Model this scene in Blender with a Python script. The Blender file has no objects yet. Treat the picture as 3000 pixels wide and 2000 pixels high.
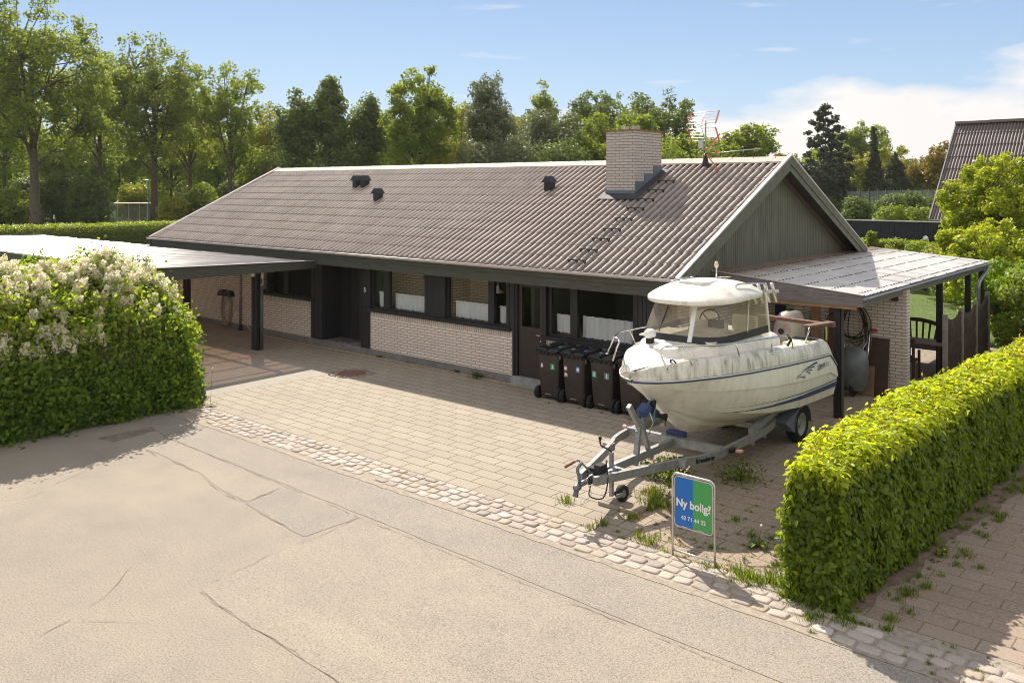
import bpy, math, random
import numpy as np
from mathutils import Vector, Matrix, Euler
R = math.radians
rng = np.random.default_rng(7)
random.seed(7)
scene = bpy.context.scene
COL = scene.collection

# ------------------------------------------------------------------ camera
cam_d = bpy.data.cameras.new('camera'); cam = bpy.data.objects.new('camera', cam_d); COL.objects.link(cam)
cam.location = (0, 0, 4.3); cam.rotation_euler = (R(90), 0, math.atan2(.654, .7565))
cam_d.sensor_width = 36; cam_d.lens = 2533/3000*36; cam_d.shift_y = -(1000-546)/3000
cam_d.clip_start = .1; cam_d.clip_end = 3000
scene.camera = cam

# ------------------------------------------------------------------ sun and sky
SUN = Vector((-.9, .57, 1.0)).normalized()
sd = bpy.data.lights.new('sun', 'SUN'); sun = bpy.data.objects.new('sun', sd); COL.objects.link(sun)
sd.energy = 4.3; sd.angle = R(.55); sd.color = (1, .925, .80)
sun.rotation_euler = SUN.to_track_quat('Z', 'Y').to_euler(); sun.location = (-20, 20, 30)
scene.view_settings.view_transform = 'Standard'; scene.view_settings.look = 'None'
scene.view_settings.exposure = 0.76; scene.view_settings.gamma = 1; scene.cycles.filter_width = 1.0
W = bpy.data.worlds.new("World"); scene.world = W; W.use_nodes = True
nt = W.node_tree; nt.nodes.clear()
def N(t, **k):
    n = nt.nodes.new(t)
    for a, b in k.items(): setattr(n, a, b)
    return n
LK = lambda a, b: nt.links.new(a, b)
out = N('ShaderNodeOutputWorld'); bg = N('ShaderNodeBackground'); LK(bg.outputs[0], out.inputs[0])
sky = N('ShaderNodeTexSky', sky_type='NISHITA', sun_disc=False)
sky.sun_elevation = math.asin(SUN.z); sky.sun_rotation = math.atan2(SUN.x, SUN.y)
sky.altitude = 20; sky.air_density = 1.0; sky.dust_density = .3; sky.ozone_density = 1.5
tc = N('ShaderNodeTexCoord'); geo = tc.outputs['Generated']
def vm(op, a, b=None):
    n = N('ShaderNodeVectorMath', operation=op); LK(a, n.inputs[0])
    if b is not None: n.inputs[1].default_value = b
    return n
def mt(op, a, b, clamp=False):
    n = N('ShaderNodeMath', operation=op, use_clamp=clamp)
    for i, x in enumerate((a, b)):
        if isinstance(x, (int, float)): n.inputs[i].default_value = x
        elif x is not None: LK(x, n.inputs[i])
    return n.outputs[0]
sep = N('ShaderNodeSeparateXYZ'); LK(geo, sep.inputs[0]); el = sep.outputs[2]
mp = vm('MULTIPLY', geo, (1, 1, 3.2)).outputs[0]
nz = N('ShaderNodeTexNoise'); nz.inputs['Scale'].default_value = 5.5; nz.inputs['Detail'].default_value = 9; nz.inputs['Roughness'].default_value = .55; LK(mp, nz.inputs['Vector'])
# big cumulus bank low in the sky to the north-east
cdir = vm('DOT_PRODUCT', geo, (-.17, .98, .05)).outputs['Value']
az = mt('MULTIPLY', mt('SUBTRACT', cdir, .80), 7.0, True)
top = mt('ADD', mt('MULTIPLY', az, .088), mt('MULTIPLY', mt('SUBTRACT', nz.outputs[0], .5), .24))
bank = mt('MULTIPLY', mt('SUBTRACT', mt('ADD', top, .022), el), 26.0, True)
bank = mt('MULTIPLY', bank, mt('MULTIPLY', mt('SUBTRACT', cdir, .70), 6.0, True))
# thin wisps
mp2 = vm('MULTIPLY', geo, (2.2, 2.2, 17)).outputs[0]
n2 = N('ShaderNodeTexNoise'); n2.inputs['Scale'].default_value = 3.1; n2.inputs['Detail'].default_value = 7; n2.inputs['Roughness'].default_value = .5; LK(mp2, n2.inputs['Vector'])
wisp = mt('MULTIPLY', mt('SUBTRACT', n2.outputs[0], .63), 7.0, True)
wisp = mt('MULTIPLY', wisp, .55)
cl = mt('MAXIMUM', bank, wisp)
n3 = N('ShaderNodeTexNoise'); n3.inputs['Scale'].default_value = 9; n3.inputs['Detail'].default_value = 6; LK(mp, n3.inputs['Vector'])
ccol = N('ShaderNodeMix', data_type='RGBA'); LK(n3.outputs[0], ccol.inputs['Factor'])
ccol.inputs['A'].default_value = (6.0, 5.95, 6.1, 1); ccol.inputs['B'].default_value = (7.5, 7.0, 6.6, 1)
# clear-air gradient blended with the physical sky so that the blue is not bleached next to the sun
gr = N('ShaderNodeValToRGB'); LK(el, gr.inputs[0]); ce = gr.color_ramp.elements
for i, (p_, c_) in enumerate([(0, (3.9, 4.35, 5.2)), (.10, (2.85, 4.0, 5.6)), (.25, (1.9, 3.0, 4.9)), (1, (2.1, 2.3, 2.9))]):
    if i >= 2: ce.new(.5)
for i, (p_, c_) in enumerate([(0, (3.9, 4.35, 5.2)), (.10, (2.85, 4.0, 5.6)), (.25, (1.9, 3.0, 4.9)), (1, (2.1, 2.3, 2.9))]): ce[i].position = p_; ce[i].color = (*c_, 1)
tint = N('ShaderNodeMix', data_type='RGBA'); tint.inputs['Factor'].default_value = .78
LK(sky.outputs[0], tint.inputs['A']); LK(gr.outputs[0], tint.inputs['B'])
# unseen white cloud behind the camera and overhead, added as neutral fill light
bd = vm('DOT_PRODUCT', geo, (.55, -.70, .45)).outputs['Value']
n4 = N('ShaderNodeTexNoise'); n4.inputs['Scale'].default_value = 2.2; n4.inputs['Detail'].default_value = 6; LK(geo, n4.inputs['Vector'])
back = mt('MULTIPLY', mt('ADD', mt('SUBTRACT', bd, .02), mt('MULTIPLY', mt('SUBTRACT', n4.outputs[0], .5), 1.2)), 4.0, True)
cl = mt('MAXIMUM', cl, back)
bk2 = mt('MULTIPLY', back, .85); cl = mt('MAXIMUM', mt('MAXIMUM', bank, wisp), bk2)
mix = N('ShaderNodeMix', data_type='RGBA'); LK(cl, mix.inputs['Factor']); LK(tint.outputs['Result'], mix.inputs['A']); LK(ccol.outputs['Result'], mix.inputs['B'])
LK(mix.outputs['Result'], bg.inputs[0]); bg.inputs[1].default_value = .088

# ------------------------------------------------------------------ object helpers
ORG = {}
def tag(o, label=None, cat=None, group=None, kind=None):
    if label: o['label'] = label
    if cat: o['category'] = cat
    if group: o['group'] = group
    if kind: o['kind'] = kind
    return o
def thing(name, label, cat, loc=(0, 0, 0), rz=0, group=None):
    o = bpy.data.objects.new(name, None); COL.objects.link(o); o.empty_display_size = .1
    o.location = loc; o.rotation_euler = (0, 0, rz); ORG[o.name] = Vector(loc)
    return tag(o, label, cat, group)
def link_mesh(name, me, mats, parent=None, loc=None):
    o = bpy.data.objects.new(name, me); COL.objects.link(o)
    for m in (mats if isinstance(mats, (list, tuple)) else [mats]): me.materials.append(m)
    if parent is not None: o.parent = parent; ORG[o.name] = ORG.get(parent.name, Vector())
    elif loc is not None: o.location = loc; ORG[o.name] = Vector(loc)
    else: ORG[o.name] = Vector()
    return o
def copy_tree(o, parent=None):
    c = o.copy(); COL.objects.link(c); c.parent = parent; ORG[c.name] = ORG.get(o.name, Vector())
    for ch in list(o.children): copy_tree(ch, c)
    return c
class MB:
    def __init__(s): s.v = []; s.f = []; s.m = []; s.sm = []; s.mi = 0
    def add(s, vs, fs, smooth=False):
        b = len(s.v); s.v += [tuple(x) for x in vs]
        for f in fs: s.f.append(tuple(b+i for i in f)); s.m.append(s.mi); s.sm.append(smooth)
        return s
    def box(s, x0, x1, y0, y1, z0, z1):
        return s.add([(x0,y0,z0),(x1,y0,z0),(x1,y1,z0),(x0,y1,z0),(x0,y0,z1),(x1,y0,z1),(x1,y1,z1),(x0,y1,z1)],
                     [(0,3,2,1),(4,5,6,7),(0,1,5,4),(1,2,6,5),(2,3,7,6),(3,0,4,7)])
    def cbox(s, c, sz, rot=None, taper=1.0):
        h = [x/2 for x in sz]; m = Euler(rot).to_matrix() if rot else Matrix.Identity(3); vs = []
        for z in (-1, 1):
            k = taper if z > 0 else 1
            for x, y in ((-1,-1),(1,-1),(1,1),(-1,1)): vs.append(Vector(c)+m@Vector((x*h[0]*k, y*h[1]*k, z*h[2])))
        return s.add(vs, [(0,3,2,1),(4,5,6,7),(0,1,5,4),(1,2,6,5),(2,3,7,6),(3,0,4,7)])
    def beam(s, p, q, w, h, up=(0,0,1)):
        p = Vector(p); q = Vector(q); d = (q-p).normalized(); u = Vector(up)
        a = d.cross(u)
        if a.length < 1e-4: a = d.cross(Vector((0,1,0)))
        a.normalize(); b = a.cross(d).normalized(); vs = []
        for c in (p, q):
            for i, j in ((-1,-1),(1,-1),(1,1),(-1,1)): vs.append(c+a*(i*w/2)+b*(j*h/2))
        return s.add(vs, [(0,1,2,3),(7,6,5,4),(0,4,5,1),(1,5,6,2),(2,6,7,3),(3,7,4,0)])
    def tube(s, path, r, n=8, cap=True):
        P = [Vector(p) for p in path]; k = len(P); rs = r if isinstance(r, (list, tuple, np.ndarray)) else [r]*k
        vs = []; ref = None
        for i in range(k):
            t = (P[min(i+1,k-1)]-P[max(i-1,0)]).normalized()
            if ref is None:
                ref = t.cross(Vector((0,0,1)))
                if ref.length < .05: ref = t.cross(Vector((1,0,0)))
            a = (ref - t*ref.dot(t))
            if a.length < 1e-5: a = t.orthogonal()
            a.normalize(); ref = a; b = t.cross(a)
            for j in range(n):
                th = 2*math.pi*j/n; vs.append(P[i]+a*(math.cos(th)*rs[i])+b*(math.sin(th)*rs[i]))
        fs = [(i*n+j, i*n+(j+1)%n, (i+1)*n+(j+1)%n, (i+1)*n+j) for i in range(k-1) for j in range(n)]
        if cap: fs += [tuple(reversed(range(n))), tuple((k-1)*n+j for j in range(n))]
        return s.add(vs, fs, True)
    def cyl(s, p, q, r, n=12, r2=None): 
        return s.tube([p, q], [r, r if r2 is None else r2], n)
    def prism(s, poly, axis, a0, a1):
        n = len(poly)
        def mk(u, v, a): return (a,u,v) if axis == 'x' else ((u,a,v) if axis == 'y' else (u,v,a))
        vs = [mk(u,v,a0) for u,v in poly]+[mk(u,v,a1) for u,v in poly]
        return s.add(vs, [tuple(reversed(range(n))), tuple(range(n,2*n))]+[(i,(i+1)%n,n+(i+1)%n,n+i) for i in range(n)])
    def grid(s, P, closeu=False, smooth=True):
        a = len(P); b = len(P[0]); vs = [p for r in P for p in r]
        fs = [(i*b+j, i*b+(j+1)%b, (i+1)*b+(j+1)%b, (i+1)*b+j) for i in range(a-1) for j in range(b if closeu else b-1)]
        return s.add(vs, fs, smooth)
    def lathe(s, prof, c=(0,0,0), n=16, axis='z', smooth=True, cap=True):
        vs = []
        for r, z in prof:
            for j in range(n):
                t = 2*math.pi*j/n; x, y = r*math.cos(t), r*math.sin(t)
                p = {'z': (x,y,z), 'x': (z,x,y), 'y': (x,z,y)}[axis]; vs.append((c[0]+p[0], c[1]+p[1], c[2]+p[2]))
        k = len(prof); fs = [(i*n+j, i*n+(j+1)%n, (i+1)*n+(j+1)%n, (i+1)*n+j) for i in range(k-1) for j in range(n)]
        if cap and prof[0][0] > 1e-5: fs.append(tuple(reversed(range(n))))
        if cap and prof[-1][0] > 1e-5: fs.append(tuple((k-1)*n+j for j in range(n)))
        return s.add(vs, fs, smooth)
    def ell(s, c, r, n=12, m=8):
        prof = [(max(1e-4, math.sin(math.pi*i/m)), -math.cos(math.pi*i/m)) for i in range(m+1)]; b = len(s.v)
        s.lathe(prof, (0,0,0), n)
        for i in range(b, len(s.v)):
            x, y, z = s.v[i]; s.v[i] = (c[0]+x*r[0], c[1]+y*r[1], c[2]+z*r[2])
        return s
    def build(s, name, mats, parent=None, loc=None, bevel=0, label=None, cat=None, group=None, kind=None, local=False, wn=False):
        o0 = Vector() if local else (ORG.get(parent.name, Vector()) if parent is not None else (Vector(loc) if loc is not None else Vector()))
        me = bpy.data.meshes.new(name); me.from_pydata([(x-o0.x, y-o0.y, z-o0.z) for x, y, z in s.v], [], s.f)
        me.polygons.foreach_set('material_index', s.m); me.polygons.foreach_set('use_smooth', s.sm)
        o = link_mesh(name, me, mats, parent, loc)
        if bevel:
            b = o.modifiers.new('bevel', 'BEVEL'); b.width = bevel; b.segments = 2; b.limit_method = 'ANGLE'; b.angle_limit = R(50)
        return tag(o, label, cat, group, kind)
def npmesh(name, V, F, mats, parent=None, loc=None, attrs=None, smooth=False):
    me = bpy.data.meshes.new(name); V = np.asarray(V, np.float32); F = np.asarray(F, np.int32)
    o0 = ORG.get(parent.name, Vector()) if parent is not None else (Vector(loc) if loc is not None else Vector())
    V = V - np.array(o0, np.float32)
    k = F.shape[1]; nf = F.shape[0]
    me.vertices.add(len(V)); me.vertices.foreach_set('co', V.ravel())
    me.loops.add(nf*k); me.loops.foreach_set('vertex_index', F.ravel())
    me.polygons.add(nf); me.polygons.foreach_set('loop_start', np.arange(0, nf*k, k, dtype=np.int32))
    if smooth: me.polygons.foreach_set('use_smooth', np.ones(nf, bool))
    me.update(calc_edges=True)
    for an, av in (attrs or {}).items():
        at = me.attributes.new(an, 'FLOAT', 'FACE'); at.data.foreach_set('value', np.asarray(av, np.float32))
    return link_mesh(name, me, mats, parent, loc)
def text_mesh(txt, size, depth=.002, shear=0, bold=0):
    c = bpy.data.curves.new('txt', 'FONT'); c.body = txt; c.size = size; c.extrude = depth/2; c.shear = shear; c.offset = bold
    c.align_x = 'LEFT'; c.resolution_u = 4
    o = bpy.data.objects.new('txt', c); COL.objects.link(o); bpy.context.view_layer.update()
    me = bpy.data.meshes.new_from_object(o.evaluated_get(bpy.context.evaluated_depsgraph_get()))
    vs = [tuple(v.co) for v in me.vertices]; fs = [tuple(p.vertices) for p in me.polygons]
    bpy.data.objects.remove(o); bpy.data.curves.remove(c); bpy.data.meshes.remove(me)
    return vs, fs
# ------------------------------------------------------------------ materials
class MT:
    """tiny node-graph helper"""
    def __init__(s, name):
        s.m = bpy.data.materials.new(name); s.m.use_nodes = True; s.t = s.m.node_tree; s.t.nodes.clear()
        s.o = s.n('ShaderNodeOutputMaterial'); s.b = s.n('ShaderNodeBsdfPrincipled'); s.l(s.b.outputs[0], s.o.inputs[0])
        s.tc = None
    def n(s, t, **k):
        x = s.t.nodes.new(t)
        for a, b in k.items(): setattr(x, a, b)
        return x
    def l(s, a, b): s.t.links.new(a, b)
    def pos(s):
        g = s.n('ShaderNodeNewGeometry'); return g.outputs['Position']
    def scl(s, v, k, off=(0,0,0)):
        n = s.n('ShaderNodeMapping'); s.l(v, n.inputs[0]); n.inputs['Scale'].default_value = k if hasattr(k, '__len__') else (k,k,k); n.inputs['Location'].default_value = off; return n.outputs[0]
    def noise(s, v, scale, detail=4, rough=.55):
        n = s.n('ShaderNodeTexNoise'); s.l(v, n.inputs['Vector']); n.inputs['Scale'].default_value = scale; n.inputs['Detail'].default_value = detail; n.inputs['Roughness'].default_value = rough; return n.outputs[0]
    def math(s, op, a, b=0, clamp=False):
        n = s.n('ShaderNodeMath', operation=op, use_clamp=clamp)
        for i, x in enumerate((a, b)):
            if isinstance(x, (int, float)): n.inputs[i].default_value = x
            else: s.l(x, n.inputs[i])
        return n.outputs[0]
    def ramp(s, f, stops):
        n = s.n('ShaderNodeValToRGB'); s.l(f, n.inputs[0]); e = n.color_ramp.elements
        while len(e) < len(stops): e.new(.5)
        for i, (p, c) in enumerate(stops):
            e[i].position = p; e[i].color = (c, c, c, 1) if isinstance(c, (int, float)) else (*c, 1)
        return n.outputs[0]
    def mix(s, f, a, b, bt='MIX'):
        n = s.n('ShaderNodeMix', data_type='RGBA', blend_type=bt)
        for i, x in (('Factor', f), ('A', a), ('B', b)):
            if isinstance(x, (int, float)): n.inputs[i].default_value = x
            elif isinstance(x, tuple): n.inputs[i].default_value = (*x, 1)
            else: s.l(x, n.inputs[i])
        return n.outputs['Result']
    def col(s, c):
        if isinstance(c, tuple): s.b.inputs['Base Color'].default_value = (*c, 1)
        else: s.l(c, s.b.inputs['Base Color'])
        return s
    def bump(s, h, strength=.3, dist=.01):
        n = s.n('ShaderNodeBump'); n.inputs['Strength'].default_value = strength; n.inputs['Distance'].default_value = dist; s.l(h, n.inputs['Height']); s.l(n.outputs[0], s.b.inputs['Normal']); return s
    def set(s, **k):
        for a, b in k.items():
            i = s.b.inputs[a.replace('_', ' ')]
            if isinstance(b, (int, float, tuple)): i.default_value = b
            else: s.l(b, i)
        return s
def plain(name, c, rough=.55, metal=0, var=.25, scale=6, bump=0, bs=60, spec=None, stretch=(1,1,1)):
    a = MT(name); p = a.scl(a.pos(), stretch)
    n1 = a.noise(p, scale, 5); n2 = a.noise(p, scale*7, 3)
    f = a.math('ADD', a.math('MULTIPLY', n1, .65), a.math('MULTIPLY', n2, .35))
    lo = tuple(x*(1-var) for x in c); hi = tuple(min(1, x*(1+var)) for x in c)
    a.col(a.ramp(f, [(.32, lo), (.68, hi)])); a.set(Roughness=rough, Metallic=metal)
    if spec is not None: a.set(Specular_IOR_Level=spec)
    if bump: a.bump(a.noise(p, bs, 3), bump, .01)
    return a.m
def leafmat(name, dark, light, young=(.5,.5,.06), trans=.4, rough=.45, tcol=None):
    a = MT(name); at = a.n('ShaderNodeAttribute', attribute_name='rnd'); ay = a.n('ShaderNodeAttribute', attribute_name='young')
    c = a.mix(at.outputs['Fac'], dark, light); c = a.mix(ay.outputs['Fac'], c, young)
    a.col(c).set(Roughness=rough, Specular_IOR_Level=.35)
    tr = a.n('ShaderNodeBsdfTranslucent'); tc_ = a.mix(1.0, c, tcol or (1.5, 1.45, .5), 'MULTIPLY'); a.l(tc_, tr.inputs[0])
    ms = a.n('ShaderNodeMixShader'); ms.inputs[0].default_value = trans; a.l(a.b.outputs[0], ms.inputs[1]); a.l(tr.outputs[0], ms.inputs[2]); a.l(ms.outputs[0], a.o.inputs[0])
    return a.m
def brick(name, c1, c2, mortar, bw=.24, bh=.0667, off=.5, ms=.0095, flat=False, zoff=0.0):
    a = MT(name); p = a.pos(); sp = a.n('ShaderNodeSeparateXYZ'); a.l(p, sp.inputs[0]); cb = a.n('ShaderNodeCombineXYZ')
    a.l(a.math('ADD', sp.outputs[0], sp.outputs[1]), cb.inputs[0]); a.l(a.math('ADD', sp.outputs[2], zoff), cb.inputs[1])
    bt = a.n('ShaderNodeTexBrick', offset=off, squash=1); a.l(cb.outputs[0], bt.inputs['Vector'])
    for k, v in (('Scale', 1), ('Mortar Size', ms), ('Mortar Smooth', .25), ('Bias', 0), ('Brick Width', bw), ('Row Height', bh)): bt.inputs[k].default_value = v
    bt.inputs['Color1'].default_value = (*c1, 1); bt.inputs['Color2'].default_value = (*c2, 1); bt.inputs['Mortar'].default_value = (*mortar, 1)
    n = a.noise(p, 1.3, 6, .6); n2 = a.noise(p, 60, 3)
    c = a.mix(a.ramp(n, [(.35, 0.), (.75, .35)]), bt.outputs['Color'], tuple(x*.62 for x in c1))
    c = a.mix(a.ramp(n2, [(.3, .0), (.8, .35)]), c, tuple(min(1, x*1.25) for x in c1))
    a.col(c).set(Roughness=.85)
    a.bump(a.math('ADD', a.math('MULTIPLY', bt.outputs['Fac'], -1.0), a.math('MULTIPLY', n2, .35)), .8, .008)
    return a.m
M = {}
M['brick'] = brick('whitewashed_brick', (.80, .69, .61), (.67, .57, .50), (.22, .17, .15))
M['soldier'] = brick('soldier_course_brick', (.66, .57, .50), (.54, .46, .40), (.16, .125, .11), bw=.0667, bh=.60, off=0)
M['chimbrick'] = brick('chimney_brick', (.56, .50, .46), (.48, .425, .39), (.17, .14, .13))
M['inbrick'] = brick('indoor_brick', (.60, .42, .33), (.50, .34, .26), (.12, .09, .08))
M['plinth'] = plain('painted_plinth', (.20, .19, .185), .85, var=.3, scale=3, bump=.2)
M['wood_dark'] = plain('black_stained_wood', (.017, .016, .018), .55, var=.5, scale=3, stretch=(8, 8, 1), bump=.25, bs=30)
M['wood_soot'] = plain('olive_black_fascia', (.058, .060, .045), .6, var=.4, scale=2.5, stretch=(1, 8, 14), bump=.25, bs=30)
def boards(name, c, pitch, dark, rough=.65):
    a = MT(name); p = a.pos(); sp = a.n('ShaderNodeSeparateXYZ'); a.l(p, sp.inputs[0])
    n1 = a.noise(a.scl(p, (9, 9, .8)), 2.0, 5); f = a.noise(a.scl(p, (1/pitch, 1/pitch, .01)), 1.0, 0)
    c2 = a.mix(a.ramp(n1, [(.3, 0.), (.75, 1.)]), tuple(x*.65 for x in c), tuple(x*1.3 for x in c))
    a.col(c2).set(Roughness=rough); a.bump(n1, .3, .01)
    return a.m
M['gable'] = boards('olive_grey_board', (.135, .135, .098), .1, .4)
M['barge'] = plain('olive_barge_board', (.118, .118, .086), .6, var=.35, scale=2, stretch=(1, 3, 3), bump=.2, bs=25)
def roofmat(name, c, stain, dirt=None):
    a = MT(name); p = a.pos(); n1 = a.noise(a.scl(p, (1, 1, 1)), .9, 7, .65); n2 = a.noise(p, 38, 3); n4 = a.noise(a.scl(p, (9, 1.1, 1.1)), 1.2, 4)
    f = a.math('ADD', a.math('MULTIPLY', n1, .5), a.math('MULTIPLY', n4, .5))
    cc = a.ramp(f, [(.34, tuple(x*.68 for x in c)), (.52, c), (.68, tuple(min(1, x*1.35) for x in c))])
    cc = a.mix(a.ramp(n2, [(.56, 0.), (.72, .55)]), cc, stain)
    # wave shading put into the colour: troughs painted darker, crests lighter
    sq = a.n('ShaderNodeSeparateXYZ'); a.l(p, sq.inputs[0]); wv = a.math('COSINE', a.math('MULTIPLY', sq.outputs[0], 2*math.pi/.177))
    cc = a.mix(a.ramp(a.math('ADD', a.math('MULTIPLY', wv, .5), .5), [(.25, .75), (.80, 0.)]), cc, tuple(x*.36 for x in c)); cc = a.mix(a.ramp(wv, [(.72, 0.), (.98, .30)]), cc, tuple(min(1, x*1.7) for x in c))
    if dirt:
        sp = a.n('ShaderNodeSeparateXYZ'); a.l(p, sp.inputs[0])
        g = a.math('MULTIPLY', a.math('SUBTRACT', dirt[1], sp.outputs[0]), dirt[2], True)
        g2 = a.math('MULTIPLY', g, a.ramp(a.noise(a.scl(p, (1.2, 3.5, 1)), 1.4, 6, .7), [(.3, 0.), (.6, 1.)]))
        cc = a.mix(g2, cc, dirt[0])
    a.col(cc).set(Roughness=.62, Specular_IOR_Level=.4); a.bump(n2, .25, .006)
    return a.m
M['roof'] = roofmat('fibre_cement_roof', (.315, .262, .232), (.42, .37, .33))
M['ridge'] = plain('ridge_cap_cement', (.50, .42, .35), .75, var=.16, scale=4, bump=.15)
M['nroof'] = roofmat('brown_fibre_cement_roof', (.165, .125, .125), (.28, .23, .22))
M['trim'] = plain('pale_metal_trim', (.66, .60, .57), .38, .35, var=.1)
M['zinc'] = plain('zinc_grey', (.33, .34, .36), .42, .6, var=.25, scale=5)
M['lead'] = plain('blue_grey_lead', (.13, .17, .20), .55, .1, var=.2, scale=5)
M['leaddark'] = plain('dark_flashing', (.042, .040, .045), .7, var=.3)
M['black'] = plain('black_plastic', (.012, .012, .013), .42, var=.3)
M['rubber'] = plain('black_rubber', (.016, .016, .017), .8, var=.3, bump=.2)
M['bin'] = plain('dark_brown_bin_plastic', (.038, .029, .026), .42, var=.45, scale=3.5, bump=.06)
M['steel'] = plain('stainless_steel', (.72, .70, .67), .16, 1.0, var=.08)
M['galv'] = plain('galvanised_steel', (.33, .335, .345), .5, .55, var=.3, scale=9, bump=.12, bs=90)
M['alu'] = plain('brushed_aluminium', (.58, .57, .55), .36, .8, var=.12)
M['white'] = plain('white_paint', (.78, .77, .74), .4, var=.05)
M['curtain'] = None
a = MT('white_curtain_cloth'); a.col((.86, .87, .90)).set(Roughness=.9)
tr = a.n('ShaderNodeBsdfTranslucent'); tr.inputs[0].default_value = (.85, .86, .9, 1); ms = a.n('ShaderNodeMixShader'); ms.inputs[0].default_value = .3
a.l(a.b.outputs[0], ms.inputs[1]); a.l(tr.outputs[0], ms.inputs[2]); a.l(ms.outputs[0], a.o.inputs[0]); M['curtain'] = a.m
def glass(name, tint, refl=1.5, rough=0.01, haze=0, hc=(.6, .6, .6)):
    a = MT(name); gl = a.n('ShaderNodeBsdfGlossy'); gl.inputs['Roughness'].default_value = rough; t = a.n('ShaderNodeBsdfTransparent'); t.inputs[0].default_value = (*tint, 1)
    ge = a.n('ShaderNodeNewGeometry'); dp = a.n('ShaderNodeVectorMath', operation='DOT_PRODUCT'); a.l(ge.outputs['Incoming'], dp.inputs[0]); a.l(ge.outputs['Normal'], dp.inputs[1]); ms = a.n('ShaderNodeMixShader')
    f = a.math('ADD', .028*refl, a.math('MULTIPLY', a.math('POWER', a.math('SUBTRACT', 1.0, a.math('ABSOLUTE', dp.outputs['Value'])), 5.0), .9), True)
    a.l(f, ms.inputs[0]); a.l(t.outputs[0], ms.inputs[1]); a.l(gl.outputs[0], ms.inputs[2]); last = ms.outputs[0]
    if haze:
        d = a.n('ShaderNodeBsdfDiffuse'); d.inputs[0].default_value = (*hc, 1); m2 = a.n('ShaderNodeMixShader')
        a.l(a.ramp(a.noise(a.scl(a.pos(), (2, 2, .7)), 3, 5), [(.3, haze*.5), (.75, haze*1.4)]), m2.inputs[0])
        a.l(last, m2.inputs[1]); a.l(d.outputs[0], m2.inputs[2]); last = m2.outputs[0]
    a.l(last, a.o.inputs[0]); return a.m
M['glass'] = glass('window_glass', (.92, .94, .93), 1.55)
M['bglass'] = glass('boat_window_glass', (.80, .78, .72), 1.45, .02, .22, (.55, .48, .38))
M['sglass'] = glass('shelter_glass', (.75, .78, .75), 1.5, .03, .2)
# translucent corrugated sheets
def sheet(name, c, tint, fac, rough, dirt=None):
    a = MT(name); p = a.pos(); n = a.noise(a.scl(p, (1, .6, 1)), 1.1, 6, .6); n2 = a.noise(p, 30, 3)
    cc = a.ramp(n, [(.3, tuple(x*.82 for x in c)), (.7, tuple(min(1, x*1.12) for x in c))])
    f = None
    if dirt:
        sp = a.n('ShaderNodeSeparateXYZ'); a.l(p, sp.inputs[0])
        g = a.math('MULTIPLY', a.math('SUBTRACT', dirt[1], sp.outputs[0]), dirt[2], True)
        nn = a.noise(a.scl(p, (.7, 3.2, 1)), 1.6, 7, .7)
        g2 = a.math('MULTIPLY', a.math('ADD', a.math('MULTIPLY', g, 1.25), a.math('MULTIPLY', a.math('SUBTRACT', nn, .5), 2.2)), g, True)
        cc = a.mix(g2, cc, dirt[0]); f = g2
    a.col(cc).set(Roughness=rough, Specular_IOR_Level=.35)
    t = a.n('ShaderNodeBsdfTransparent'); t.inputs[0].default_value = (*tint, 1); ms = a.n('ShaderNodeMixShader')
    if f is not None: a.l(a.math('MULTIPLY', a.math('SUBTRACT', 1.0, f), fac), ms.inputs[0])
    else: ms.inputs[0].default_value = fac
    a.l(a.b.outputs[0], ms.inputs[1]); a.l(t.outputs[0], ms.inputs[2]); a.l(ms.outputs[0], a.o.inputs[0]); return a.m
M['carsheet'] = sheet('smoke_grey_carport_sheet', (.215, .200, .205), (.72, .50, .38), .33, .24)
M['shedsheet'] = sheet('milky_shed_sheet', (.66, .645, .63), (.7, .66, .6), .08, .45, ((.24, .18, .145), -7.0, .8))
# ground materials
def asphalt(name, c, sand=.5):
    a = MT(name); p = a.pos(); n0 = a.noise(p, .35, 5, .6); n1 = a.noise(p, 1.7, 6, .65); n2 = a.noise(p, 48, 4, .8); n3 = a.noise(p, 150, 1)
    v = a.n('ShaderNodeTexVoronoi'); v.inputs['Scale'].default_value = 120; a.l(p, v.inputs['Vector'])
    lo = tuple(x*.80 for x in c); hi = tuple(x*1.14 for x in c)
    cc = a.ramp(a.math('ADD', a.math('MULTIPLY', n0, .5), a.math('MULTIPLY', n1, .5)), [(.36, lo), (.5, c), (.64, (hi[0]*1.04, hi[1]*1.0, hi[2]*.93))])
    n9 = a.noise(p, .16, 6, .6); cc = a.mix(a.ramp(n9, [(.44, 0.), (.60, .45)]), cc, tuple(x*.80 for x in c)); cc = a.mix(a.ramp(a.noise(a.scl(p, (.35, 1, 1)), .7, 6, .65), [(.55, 0.), (.70, .5)]), cc, (.44, .365, .27))
    cc = a.mix(a.ramp(v.outputs['Color'], [(.1, .0), (.9, .38)]), cc, (.43, .40, .36))
    cc = a.mix(a.ramp(n2, [(.34, .75), (.50, .0)]), cc, (.10, .08, .06)); cc = a.mix(a.ramp(n2, [(.52, .0), (.68, .5)]), cc, (.50, .43, .34))
    cc = a.mix(a.ramp(n3, [(.66, 0.), (.74, .8)]), cc, (.62, .58, .53))
    a.col(cc).set(Roughness=.9, Specular_IOR_Level=.25); a.bump(a.math('ADD', n2, a.math('MULTIPLY', v.outputs['Distance'], .5)), .55, .006)
    return a.m
M['asphalt'] = asphalt('sandy_worn_asphalt', (.305, .258, .205))
M['asphalt2'] = asphalt('grey_asphalt_strip', (.285, .248, .208))
M['asphalt3'] = asphalt('grey_rough_asphalt_patch', (.27, .236, .198))
M['asphalt4'] = asphalt('warm_asphalt_patch', (.315, .266, .212))
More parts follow.
